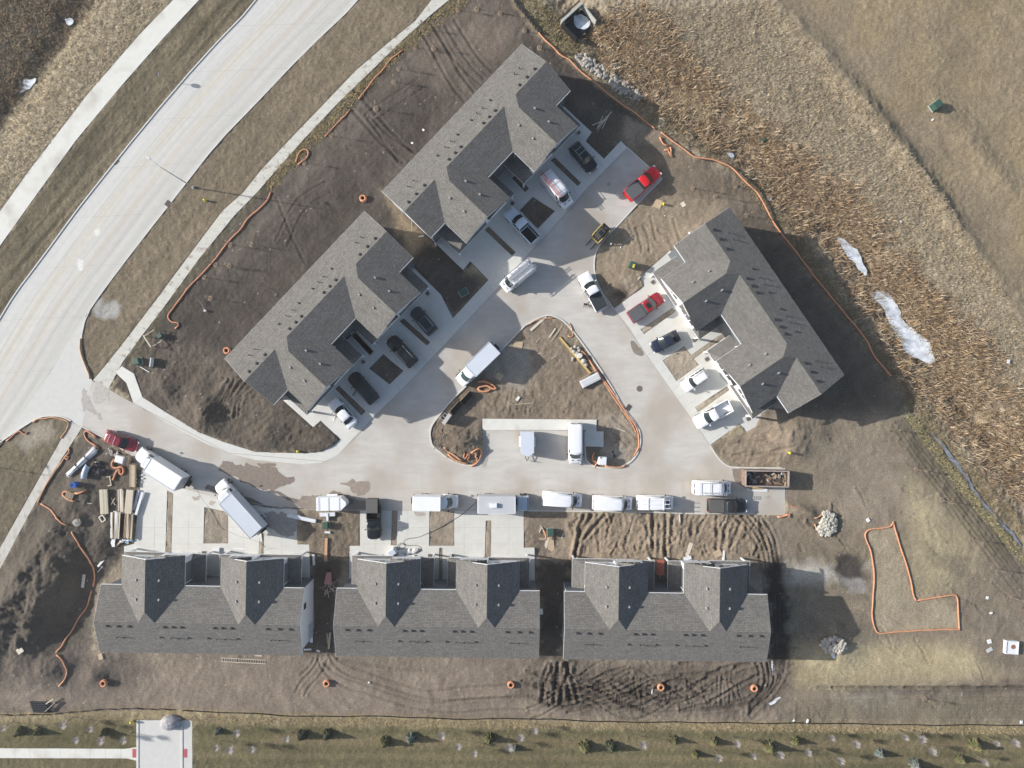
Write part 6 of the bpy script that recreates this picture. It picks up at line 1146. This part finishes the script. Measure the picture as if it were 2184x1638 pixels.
# boulder, culvert, ice
x,y=W(362,1543,.5); tag(MB().sphere((x,y,hgt(x,y)+.3),1.5,16,10,(1.05,.75,.6),.07).build('boulder',mat('streaked_boulder',(.36,.35,.36),.85,var=.4,vscale=2.2,bump=.8,bscale=3),None,True),'large grey streaked boulder on the stub road','boulder')
x,y=W(1228,42); t=empty('culvert',(x,y,-.6),math.radians(42),'concrete culvert mouth with dark walls at the top','culvert'); Mcu=mat('old_concrete',(.42,.42,.38),.9,var=.15)
MB().box((0,1.0,.75),(3.9,.35,1.1)).build('headwall',Mcu,t); MB().box((-.1,1.45,1.2),(4.2,.08,.3)).build('rail',Mblk,t)
for s in (-1,1): MB().box((s*1.95,-.7,.45),(.18,3.1,1.3),s*-.05).build('wing_wall',Mblk if s<0 else Mcu,t)
MB().box((0,.79,.55),(2.6,.1,.9)).build('opening',Mblk,t); MB().box((0,-.6,-.15),(3.8,2.9,.12)).build('dark_pool',mat('dark_water',(.02,.02,.022),.15),t)
Mice=mat('snow_ice',(.62,.65,.68),.5,var=.45,vscale=.8,bump=.2,bscale=3)
def ice(px,z,label,seed=0,mt=None,name='ice_patch',cat='ice'):
    P=blob(px,50,.13,seed+50); cx=np.mean([p[0] for p in P]); cy=np.mean([p[1] for p in P]); 
    o=MB().prism([(a-cx,b-cy) for a,b in P],-.05,.0).build(name,mt or Mice); o.location=(cx,cy,z); return tag(o,label,cat,None,'stuff' if cat!='ice' else None)
ice([(1226,28),(1240,26),(1256,35),(1262,45),(1258,55),(1238,58),(1226,48)],-.5,'white ice patch in the culvert mouth',1)
ice([(1795,508),(1806,508),(1818,522),(1836,532),(1848,555),(1858,580),(1856,590),(1842,578),(1828,556),(1812,545),(1803,530)],-.78,'upper narrow ice patch among the reeds',2)
ice([(1866,620),(1888,622),(1904,624),(1915,645),(1928,665),(1936,690),(1960,705),(1985,722),(1998,755),(2004,772),(1985,775),(1960,765),(1940,752),(1925,720),(1910,700),(1902,675),(1885,650),(1870,635)],-.88,'largest white ice patch in the creek bed among the reeds',3)
ice([(1990,921),(2010,942),(2035,975),(2062,1010),(2075,1030),(2120,1095),(2184,1165),(2180,1167),(2114,1098),(2069,1034),(2054,1010),(2028,980),(2004,945)],-.27,'thin bluish ice ribbon in the swale right of the bank',4,mat('blue_ice',(.22,.235,.27),.3,var=.6,vscale=1.2))
ice([(30,40+90),(40,150),(55,170),(70,160),(66,178),(50,188),(35,200),(30,180),(35,160)],-.55,'broken ice along the ditch at the upper left',5); ice([(134,36),(147,32),(152,45),(142,52)],-.5,'small bright snow patch in the upper left ditch',6)
for i,(x_,y_) in enumerate(((1305,130),(1340,140),(1350,130),(1375,195),(1470,262),(1312,137),(1560,326),(1645,420))): ice([(x_-6,y_-4),(x_+5,y_-5),(x_+7,y_+4),(x_-3,y_+6)],zat(x_,y_)+.06,['bluish meltwater ice spot beside the riprap','ice spot between the riprap bands','ice spot under the reeds by the upper riprap','ice scrap at the lower end of the riprap','ice scrap in the reeds above the long orange sock','faint ice spot nearest the pale riprap','ice scrap below the reed mass by the sock bend','ice scrap at the reed edge near the sock bend'][i],i+20,mat('thin_ice',(.40,.43,.47),.4,var=.2))
ice([(1770,1380),(1776,1395),(1772,1401),(1765,1390)],zat(1772,1390)+.05,'snow scrap by the slab heap',40); ice([(1645,1398),(1652,1440),(1648,1452),(1643,1420)],zat(1648,1420)+.05,'thin snow line in the churned mud corner',41); ice([(1640,1499),(1662,1486),(1667,1487),(1650,1500),(1642,1503)],zat(1650,1496)+.08,'white meltwater strip at the lower right of the churned mud',42); ice([(1390,1472),(1393,1466),(1392,1480),(1390,1482)],zat(1391,1472)+.12,'white meltwater sliver left of the coil in churned mud',43)
# litter
Mlit=mat('litter_white',(.72,.73,.72),.6)
for lb,px_,py_,d_ in (('white block of litter right of the reeds at the creek bend',1822,453,(.65,.5,.35)),('white plastic block near the right picture edge',2148,771,(.7,.45,.3)),('white litter under the green field box',1988,256,(.5,.35,.1)),('white litter fleck on the site soil near the yellow hydrant',1418,460,(.2,.2,.08)),('white rag at the lower left corner of the middle ruts',787,1455,(.42,.3,.1)),
    ('white tub beside the seeded ground at the right',2113,1307,(.5,.35,.2)),('pale rag right of the orange enclosure',2106,1275,(.6,.5,.06)),('light grey torn bag above the washout square',2110,1368,(.8,.8,.1)),('white scrap on the silt fence near the right',1722,1538,(.9,.35,.2)),('white scrap near the silt fence left of the seeded ground',1693,1537,(.5,.3,.15)),('grey rag on the soil above the enclosure',1851,1109,(.6,.7,.15)),
    ('white rag on the soil in the middle of the island',1105,850,(.9,.5,.2)),('white paper at the corner of the house on the right',1470,497,(.35,.35,.12)),('pale concrete chunk below the mound near the white pickup',1303,520,(.4,.3,.2)),('white fleck behind the slanted townhouse',879,305,(.35,.45,.12)),('white fleck left of the topmost townhouse',903,277,(.35,.45,.12)),('white rag in the field by the fence',2178,1540,(.6,.5,.1)),('white bit on the bank near the sock end',1979,845,(.5,.4,.15)),('pale blue bag on the bank above the reeds',1921,473,(.4,.4,.1))):
    bx('litter',lb,'litter',px_,py_,tuple(v_*.75 for v_ in d_),Mlit,random.uniform(0,90),None,None,r=.03)
# washout box
x,y=W(2158,1381,.4); t=empty('washout_box',(x,y,hgt(x,y)),math.radians(-4),'white square washout box with a brown round stain','washout box')
for c,d_ in (((0,.88,.28),(1.9,.12,.5)),((0,-.88,.28),(1.9,.12,.5)),((.88,0,.28),(.12,1.64,.5)),((-.88,0,.28),(.12,1.64,.5))): MB().box(c,d_).build('side',Mpvc,t)
MB().box((0,0,.40),(1.64,1.64,.06)).build('liner',Mpvc,t); MB().cyl((.2,.1,.42),(.2,.1,.46),.32,n=16).build('stain',mat('brown_residue',(.28,.13,.08),.9,var=.2),t)
bx('folded_sheet','grey folded sheet just below the washout box','sheet',2110,1386,(.9,.5,.06),mat('grey_sheet',(.5,.5,.5),.7),30)
# silt fences
def fence(px,label,h=.55):
    P=resample(smooth2(PX(px),2),70); m=MB(); t=empty('silt_fence',(0,0,0),0,label,'silt fence'); rings=[]
    for i,(a,b) in enumerate(P): o=.05*math.sin(i*1.3)+.04*math.sin(i*.5); z=hgt(a,b); rings.append([(a,b+o-.02,z-.05),(a,b+o+.10,z+h),(a,b+o+.13,z+h),(a,b+o+.02,z-.05)])
    m.loft(rings).build('fabric',mat('silt_fabric',(.012,.013,.012),.8),t); 
    for i in range(0,70,5): a,b=P[i]; MB().cyl((a,b-.06,hgt(a,b)-.1),(a,b-.06,hgt(a,b)+h+.15),.03,n=5).build('stake',Mwood2,t)
fence([(-20,1524),(60,1524),(100,1523),(150,1519),(200,1514),(250,1511),(300,1511),(350,1512),(376,1514)],'left stretch of the low black silt fence above the lawn',.4); fence([(392,1514),(430,1518),(546,1521),(620,1526),(700,1527),(800,1527),(900,1530),(980,1533),(1092,1532),(1200,1534),(1300,1538),(1420,1540),(1640,1541),(1800,1543),(1950,1545),(2100,1546),(2200,1547)],'long low black silt fence along the top of the lawn',.45)
fence([(1085,-20),(1100,12),(1118,30),(1138,55),(1156,74)],'short black silt fence at the top running into the orange sock',.5); 
# black pipes
x,y=W(92,1508,.2); t=empty('pipe_stack',(x,y,hgt(x,y)),0,'stack of black corrugated pipes at the lower left','pipes')
for k in range(6): MB().cyl((-1.9+k*.1,.72-.27*k,.16),(.6+.3*(k%2),.62-.27*k,.16),.13,n=10).build('pipe',mat('black_pipe',(.012,.015,.02),.35),t)
MB().cyl((.55,-.55,.45),(2.0,.75,.35),.15,n=12).build('pipe',mat('black_pipe',(.012,.015,.02),.35),t); MB().box((1.2,1.0,.5),(1.3,.14,.1),.6).build('board',Mw3,t)
for s,px_ in (('left',287),('right',395)):
    x,y=W(px_,1606); tag(MB().box((x,y,.065),(.55,1.25,.03)).build('tactile_pad',mat('tactile_red',(.42,.09,.11),.7)),'red tactile pad at the %s side of the stub road'%s,'tactile pad')
# entry slabs with dark footings beside the garages
for i,(x_,y_,a) in enumerate(((283,1177,0),(435,1179,0),(764,1183,0),(917,1185,0),(963,1185,0),(1194+198,602,35),(1480,725,35),(1507,766,35),(1595,893,35),(1093,434,45),(1234,283,45),(912,626,45),(775,772,45))):
    bx('footing','dark square footing beside a garage corner','footing',x_,y_,(.5,.5,.10),mat('footing_dark',(.14,.12,.10),.9,var=.2),a,.03,'dark square footings beside garage corners')
# ------------------------------------------------------------ vegetation
def blades_mesh(pts,hs,lean,wd,cols,seed,curve=True):
    n=len(pts); r=np.random.default_rng(seed); az=r.uniform(0,2*np.pi,n); la=lean[0]+r.random(n)*(lean[1]-lean[0])
    d=np.stack([np.cos(az)*np.sin(la),np.sin(az)*np.sin(la),np.cos(la)],-1); side=np.stack([-np.sin(az),np.cos(az),np.zeros(n)],-1)*wd[:,None]/2
    mid=pts+d*hs[:,None]*.55; d2=d.copy(); d2[:,2]*=.35; tip=mid+d2*hs[:,None]*.5
    V=np.stack([pts-side,pts+side,mid+side*.7,mid-side*.7,tip],1).reshape(-1,3); b=np.arange(n)*5
    tri=np.stack([np.stack([b,b+1,b+2],-1),np.stack([b,b+2,b+3],-1),np.stack([b+3,b+2,b+4],-1)],1).reshape(-1,3)
    me=bpy.data.meshes.new('blades'); me.vertices.add(len(V)); me.vertices.foreach_set('co',V.astype(np.float32).ravel()); me.loops.add(tri.size); me.loops.foreach_set('vertex_index',tri.astype(np.int32).ravel()); me.polygons.add(len(tri)); me.polygons.foreach_set('loop_start',np.arange(0,tri.size,3,dtype=np.int32))
    try: me.polygons.foreach_set('loop_total',np.full(len(tri),3,np.int32))
    except Exception: pass
    me.update(calc_edges=True); a=me.color_attributes.new('soil','FLOAT_COLOR','POINT'); c=np.repeat(np.concatenate([cols,np.ones((n,1))],-1),5,0); a.data.foreach_set('color',c.astype(np.float32).ravel()); return me
Mgrass=bpy.data.materials.new('dry_grass_blades'); Mgrass.use_nodes=True; n=Mgrass.node_tree; at=n.nodes.new('ShaderNodeAttribute'); at.attribute_name='soil'; n.links.new(at.outputs['Color'],n.nodes['Principled BSDF'].inputs['Base Color']); n.nodes['Principled BSDF'].inputs['Roughness'].default_value=.8
def sample_poly(px,n,seed,dens=None):
    P=np.array(PX(px)); r=np.random.default_rng(seed); lo,hi=P.min(0),P.max(0); out=[]; tot=0
    while tot<n:
        q_=r.uniform(lo,hi,(n*2,2)); ins=np.zeros(len(q_),bool); j=len(P)-1
        for i in range(len(P)):
            c=((P[i,1]>q_[:,1])!=(P[j,1]>q_[:,1])); 
            if P[i,1]!=P[j,1]: ins^=c&(q_[:,0]<(P[j,0]-P[i,0])*(q_[:,1]-P[i,1])/(P[j,1]-P[i,1])+P[i,0])
            j=i
        out.append(q_[ins]); tot+=ins.sum()
    return np.concatenate(out)[:n]
def zarr(p):
    i=np.clip(np.searchsorted(xs,p[:,0]),1,NX-1); j=np.clip(np.searchsorted(ys,p[:,1]),1,NY-1); return Z[j,i]
def grassmass(name,label,px,nc,per,h,spread,lean,wd,palette,seed,avoid=True,patchy=0):
    r=np.random.default_rng(seed); c=sample_poly(px,nc,seed)
    if patchy: k_=vnoise(c[:,0],c[:,1],5.,seed+60,3); c=c+r.normal(0,1.0,c.shape); c=c[k_+r.uniform(-.13,.13,len(k_))>patchy-.5]
    if avoid:
        keep=np.ones(len(c),bool)
        for poly in ICE:
            P=np.array(PX(poly)); cc=P.mean(0); 
            ins=np.zeros(len(c),bool); j=len(P)-1
            for i in range(len(P)):
                if P[i,1]!=P[j,1]: ins^=((P[i,1]>c[:,1])!=(P[j,1]>c[:,1]))&(c[:,0]<(P[j,0]-P[i,0])*(c[:,1]-P[i,1])/(P[j,1]-P[i,1])+P[i,0])
                j=i
            keep&=~ins
        c=c[keep]
    k=len(c); p=np.repeat(c,per,0)+r.normal(0,spread,(k*per,2)); z=zarr(p); pts=np.concatenate([p,z[:,None]-.05],-1)
    hs=np.repeat(r.uniform(.7,1.25,k),per)*h*r.uniform(.6,1.2,k*per); pal=np.array([lin(x_) for x_ in palette]); ci=np.repeat(r.integers(0,len(pal),k),per); cols=pal[ci]*r.uniform(.7,1.25,(k*per,1))
    me=blades_mesh(pts,hs,lean,wd*r.uniform(.6,1.3,k*per),cols,seed); o=mkobj(name,me,Mgrass); return tag(o,label,'grass',None,'stuff')
ICE=[[(1795,508),(1806,508),(1818,522),(1836,532),(1848,555),(1858,580),(1856,590),(1842,578),(1828,556),(1812,545),(1803,530)],[(1866,620),(1888,622),(1904,624),(1915,645),(1928,665),(1936,690),(1960,705),(1985,722),(1998,755),(2004,772),(1985,775),(1960,765),(1940,752),(1925,720),(1910,700),(1902,675),(1885,650),(1870,635)],[(1200,30),(1240,5),(1262,45),(1225,60)]]
REED=[(180,158,128),(164,142,114),(194,176,148),(146,120,90),(180,160,130),(134,114,90),(166,136,100)]
grassmass('reeds','dense tan reeds filling the upper creek bed',[(1260,40),(1400,30),(1450,110),(1530,190),(1650,290),(1760,370),(1830,440),(1800,480),(1700,440),(1560,310),(1500,290),(1400,220),(1300,130)],3800,9,1.25,.22,(.3,1.25),.085,REED,1,True,.44)
grassmass('reeds','dense tan reeds round the ice in the lower creek bed',[(1650,390),(1760,370),(1850,440),(1930,560),(2010,650),(2110,760),(2200,880),(2200,1080),(2080,960),(1960,830),(1870,700),(1780,560),(1690,460)],5200,9,1.25,.22,(.3,1.25),.085,REED,2,True,.42)
grassmass('tall_grass','pale matted grass clump at the bend of the creek',[(1420,175),(1490,200),(1520,240),(1480,248),(1440,215)],420,9,1.3,.2,(.9,1.4),.08,[(190,172,140),(176,158,126),(200,182,150)],3)
grassmass('tall_grass','rough tan grass of the creek bank on the right',[(1400,20),(1640,0),(1740,110),(1830,220),(1930,330),(2010,430),(2100,570),(2184,700),(2184,860),(2060,720),(1930,560),(1830,430),(1650,290),(1530,190),(1450,110)],9000,6,.42,.16,(.5,1.3),.07,[(172,156,128),(160,144,116),(182,166,138),(146,130,106)],4,False)
grassmass('tall_grass','rough olive grass between the orange sock and the reeds',[(1150,40),(1250,60),(1400,200),(1500,290),(1620,390),(1700,500),(1900,770),(2050,960),(2184,1110),(2184,1150),(2000,960),(1850,740),(1650,480),(1560,360),(1400,275),(1214,127),(1150,70)],4600,6,.4,.15,(.5,1.3),.07,[(140,124,92),(122,108,82),(156,138,104),(130,118,94)],5)
grassmass('tall_grass','brushy grass along the ditch at the upper left',[(-60,-40),(215,-20),(150,70),(60,170),(-60,330)],2600,7,.6,.2,(.4,1.3),.07,[(134,116,90),(110,100,80),(150,132,102),(124,96,66)],6,False)
grassmass('tall_grass','tan rough grass band beside the upper left trail',[(215,-20),(365,-10),(187,202),(62,365),(-30,480),(-60,330),(60,170),(150,70)],4200,6,.35,.15,(.5,1.3),.06,[(184,166,134),(170,152,122),(158,142,114)],7,False)
grassmass('tall_grass','ragged yellow grass line between walk and dark soil',[(560,380),(640,300),(700,250),(760,180),(840,100),(910,45),(985,-20),(1000,5),(925,60),(860,115),(780,195),(720,262),(650,335),(575,410)],1100,6,.45,.15,(.5,1.3),.06,[(150,134,92),(128,114,80),(172,152,108)],8,False)
grassmass('tall_grass','pale dry grass fringe below the silt fence',[(392,1526),(1000,1537),(1640,1546),(2190,1552),(2190,1566),(1640,1558),(1000,1550),(392,1538)],3200,5,.32,.12,(.5,1.3),.05,[(176,158,120),(160,142,106),(188,170,132)],9,False)
grassmass('tall_grass','pale grass ridge along the bank right of the site',[(1936,870),(1960,900),(2060,1030),(2184,1180),(2184,1205),(2050,1055),(1930,890)],1000,6,.4,.12,(.5,1.3),.06,[(170,158,116),(150,138,100)],10,False)
grassmass('tall_grass','yellowish grass tufts at the head of the silt fence',[(1085,-30),(1130,-30),(1250,90),(1214,127),(1150,70)],700,6,.5,.16,(.5,1.3),.06,[(160,146,104),(140,124,88)],11,False)
# trees: conifers on the lawn
def conifer_mesh(h,r,seed,base,tip):
    q_=np.random.default_rng(seed); V=[];F=[];Cc=[]
    nlay=int(13*h/2.5)
    for l in range(nlay):
        t=l/nlay; z=h*(.06+.94*t); rr=r*(1-t)**.85+.05; nb=int(30*(1-t)+8)
        for k in range(nb):
            a=q_.uniform(0,2*np.pi); L=rr*q_.uniform(.6,1.15); w_=.16*q_.uniform(.6,1.3); r0=rr*q_.uniform(.1,.55); ca,sa=math.cos(a),math.sin(a); zz=z+q_.normal(0,.05); n0=len(V)
            V+=[(ca*r0-sa*w_,sa*r0+ca*w_,zz),(ca*r0+sa*w_,sa*r0-ca*w_,zz),(ca*L,sa*L,zz-.12-q_.uniform(0,.15)),(ca*(r0+L)/2,sa*(r0+L)/2,zz+.10)]
            F+=[(n0,n0+2,n0+3),(n0+1,n0+3,n0+2),(n0,n0+3,n0+1)]; u=q_.uniform(0,1); c=[(base[i]*(1-u)+tip[i]*u)*q_.uniform(.7,1.2) for i in range(3)]; Cc+=[c+[1]]*4
    me=bpy.data.meshes.new('crown'); me.from_pydata(V,[],F); me.update(); at_=me.color_attributes.new('soil','FLOAT_COLOR','POINT'); at_.data.foreach_set('color',np.array(Cc,np.float32).ravel()); return me
Mbark=mat('bark',(.20,.16,.12),.9); Mtwig=mat('pale_twigs',(.46,.42,.40),.8); Mtwig2=mat('brown_twigs',(.30,.23,.17),.85)
KINDS=[((.06,.065,.03),(.18,.165,.065)),((.035,.045,.03),(.10,.105,.055)),((.09,.11,.10),(.20,.23,.21))]
con=[(48,1558,0,1.0,'yellow-green shrub at the far lower left of the lawn'),(85,1558,0,.8,'yellow-green shrub, second from the left on the lawn'),(225,1560,0,.85,'yellow-tipped shrub just left of the stub road'),(467,1558,2,.7,'small grey-green shrub first right of the stub road'),(646,1565,1,1.05,'left one of the close conifer pair below the orange coil'),(701,1564,1,1.05,'right one of the close conifer pair below the orange coil'),(822,1580,0,1.1,'golden-edged conifer left of the bluish one'),(877,1571,2,1.1,'bluish spruce right of the golden-edged conifer'),(1044,1573,0,1.1,'yellow-green conifer below the coil of the middle house'),(1098,1594,2,.7,'small dull conifer under two bare saplings'),(1248,1590,0,1.25,'largest green conifer in the middle of the lawn'),(1302,1589,1,1.15,'brownish conifer beside the largest green one'),(1436,1576,0,.9,'olive conifer below the churned mud'),(1521,1580,0,.9,'olive conifer below the right end of the churned mud'),(1482,1607,0,.8,'golden conifer lower down between two olive ones'),(1638,1590,0,1.2,'dark green conifer below the long silt fence corner'),(1694,1578,0,.9,'brown-green conifer next to the dark green one'),(2075,1586,0,1.2,'bright yellow conifer at the lower right'),(2045,1617,0,.9,'golden brown conifer under the bright yellow one'),(1873,1604,2,.9,'grey-green conifer in the right part of the lawn'),(1948,1628,2,1.1,'pale grey spruce at the bottom edge on the right')]
cm={}
for i,(x_,y_,k,s,lb) in enumerate(con):
    key=(k,i%3)
    if key not in cm: cm[key]=conifer_mesh(2.1,.92,i+3,*KINDS[k])
    x,y=W(x_,y_); t=empty('conifer',(x,y,hgt(x,y)),i*1.1,lb,'conifer','small conifers planted on the lawn'); t.scale=(s*.9,s*.9,s*.85); mkobj('crown',cm[key],Mgrass,t); MB().cyl((0,0,-.1),(0,0,1.2),.06,n=6).build('trunk',Mbark,t)
def sapling_mesh(h,r,seed,n=80,zc=.62,wd=.022):
    q_=random.Random(seed); m=MB(); 
    for k in range(n):
        a=q_.uniform(0,6.28); z0=h*q_.uniform(.6,.85); up=q_.uniform(.05,.45); L=r*q_.uniform(.5,1.1); p0=Vector((0,0,z0)); p1=p0+Vector((math.cos(a)*L*.55,math.sin(a)*L*.55,up*.5)); p2=p0+Vector((math.cos(a+.2)*L,math.sin(a+.2)*L,up*1.1))
        sd=Vector((-math.sin(a),math.cos(a),0))*wd
        m.add([p0-sd,p0+sd,p1+sd*.8,p1-sd*.8,p2],[(0,1,2,3),(3,2,4)])
        for b_ in range(2):
            a2=a+q_.uniform(-.9,.9); p3=p1+Vector((math.cos(a2)*L*.4,math.sin(a2)*L*.4,.25)); m.add([p1-sd*.5,p1+sd*.5,p3],[(0,1,2)])
    return m
sap=[(135,1546),(190,1558),(3,1556),(160,1580),(216,1579),(262,1580),(505,1564),(460,1597),(492,1597),(537,1600),(610,1579),(943,1569),(977,1594),(1012,1610),(1086,1594),(1111,1574),(1141,1560),(1371,1587),(1573,1588),(1534,1617),(1609,1617),(1777,1577),(1827,1588),(1725,1607),(1792,1622),(1664,1610),(1933,1575),(1965,1575),(1989,1603),(2130,1589),(2165,1584),(2103,1628)]
sap.sort(); ordn=['leftmost']+[o+' from the left' for o in 'second third fourth fifth sixth seventh eighth ninth tenth eleventh twelfth thirteenth fourteenth fifteenth sixteenth seventeenth eighteenth nineteenth twentieth twenty-first twenty-second twenty-third twenty-fourth twenty-fifth twenty-sixth twenty-seventh twenty-eighth twenty-ninth thirtieth thirty-first'.split()]+['rightmost']
sm_=[]
for k in range(3): o=sapling_mesh(2.7,.62,k+1,150,wd=.014).raw('crown',Mtwig); sm_.append(o.data); bpy.data.objects.remove(o)
tr_=MB().cyl((0,0,-.1),(0,0,2.6),.045,.02,n=6).raw('trunk',Mbark); trm=tr_.data; bpy.data.objects.remove(tr_)
for i,(x_,y_) in enumerate(sap):
    x,y=W(x_,y_,2.3); t=empty('bare_sapling',(x,y,hgt(x,y)),i*2.1,'%s of the bare pale saplings on the lawn strip'%ordn[i],'sapling','bare saplings planted on the lawn'); s=.85+.3*((i*37)%10)/10; t.scale=(s,s,s)
    for nm,me,mt in (('crown',sm_[i%3],None),('trunk',trm,None)): o=bpy.data.objects.new(nm,me); COL.objects.link(o); o.parent=t
yt=[(492,522),(461,565),(490,567),(436,591),(449,636),(537,522),(978,22),(1018,20),(1068,29),(886,102),(926,104),(841,175),(708,290),(650,347),(903,62),(803,232),(851,147),(1119,65),(1152,102),(1527,419),(1479,402),(1571,397),(1592,460),(1899,915),(1955,1001),(2010,1067),(2073,1150),(2118,1212),(2160,1274),(2179,1300),(1973,1490)]
ym=[]
for k in range(2): o=sapling_mesh(2.4,.35,k+31,60,wd=.009).raw('crown',Mtwig2); ym.append(o.data); bpy.data.objects.remove(o)
m=MB(); m.cyl((0,0,-.05),(0,0,.06),.50,.30,n=14); o=m.raw('mulch_ring',mat('brown_mulch',(.185,.14,.10),.95,var=.45,vscale=5)); mul=o.data; bpy.data.objects.remove(o)
ylab={(492,522):'left slope, near the upper bend of the long hooked sock',(461,565):'left slope, touching the long hooked sock at its middle',(490,567):'left slope, just right of another at the hooked sock middle',(436,591):'left slope, close below the hooked sock middle',(449,636):'left slope, right beside the capped pipe',(537,522):'left slope, farthest right of the hooked sock group',(978,22):'top edge, second from the inner walk end',(1018,20):'top edge, centre of the bare soil',(1068,29):'top edge, nearest the short black silt fence',(886,102):'upper soil, at the left of a side by side pair',(926,104):'upper soil, at the right of a side by side pair',(841,175):'upper slope, right of the second orange sock piece',(708,290):'slope, at the lower tip of the short orange sock',(650,347):'slope, touching the looped orange sock',(903,62):'top soil, in the yellow grass near the walk',(803,232):'slope, left of the crossing wheel ruts',(851,147):'upper slope, above the one beside the second sock',(1119,65):'above the roof, left of the orange sock end',(1152,102):'right of the topmost roof corner',(1527,419):'bare soil, between the hydrant sheet and the long sock',(1479,402):'bare soil, above the small pale sheet',(1571,397):'bare soil, close to the long orange sock',(1592,460):'bare soil, above the roof of the house on the right',(1899,915):'right bank row, first below the big shadow',(1955,1001):'right bank row, second below the big shadow',(2010,1067):'right bank row, third below the big shadow',(2073,1150):'right bank row, fourth below the big shadow',(2118,1212):'right bank row, fifth below the big shadow',(2160,1274):'right edge, beside a pale rag',(2179,1300):'right edge, cut by the picture border',(1973,1490):'alone in the furrowed strip above the silt fence'}
for i,(x_,y_) in enumerate(yt):
    x,y=W(x_,y_); t=empty('young_tree',(x,y,hgt(x,y)),i*1.7,'young tree, '+ylab[(x_,y_)],'young tree','young trees in mulch rings')
    for nm,me in (('mulch_ring',mul),('crown',ym[i%2]),('trunk',trm)): o=bpy.data.objects.new(nm,me); COL.objects.link(o); o.parent=t

# ------------------------------------------------------------ thin haze between the drone and the ground
hz=MB().box((0,0,47.5),(5200,5200,108)).build('haze'); hz['kind']='stuff'
hm=bpy.data.materials.new('thin_haze'); hm.use_nodes=True; n=hm.node_tree; n.nodes.clear(); o=n.nodes.new('ShaderNodeOutputMaterial'); v=n.nodes.new('ShaderNodeVolumePrincipled'); v.inputs['Color'].default_value=(.86,.89,.93,1); v.inputs['Density'].default_value=.0003; v.inputs['Anisotropy'].default_value=.3; n.links.new(v.outputs[0],o.inputs['Volume']); hz.data.materials.append(hm)
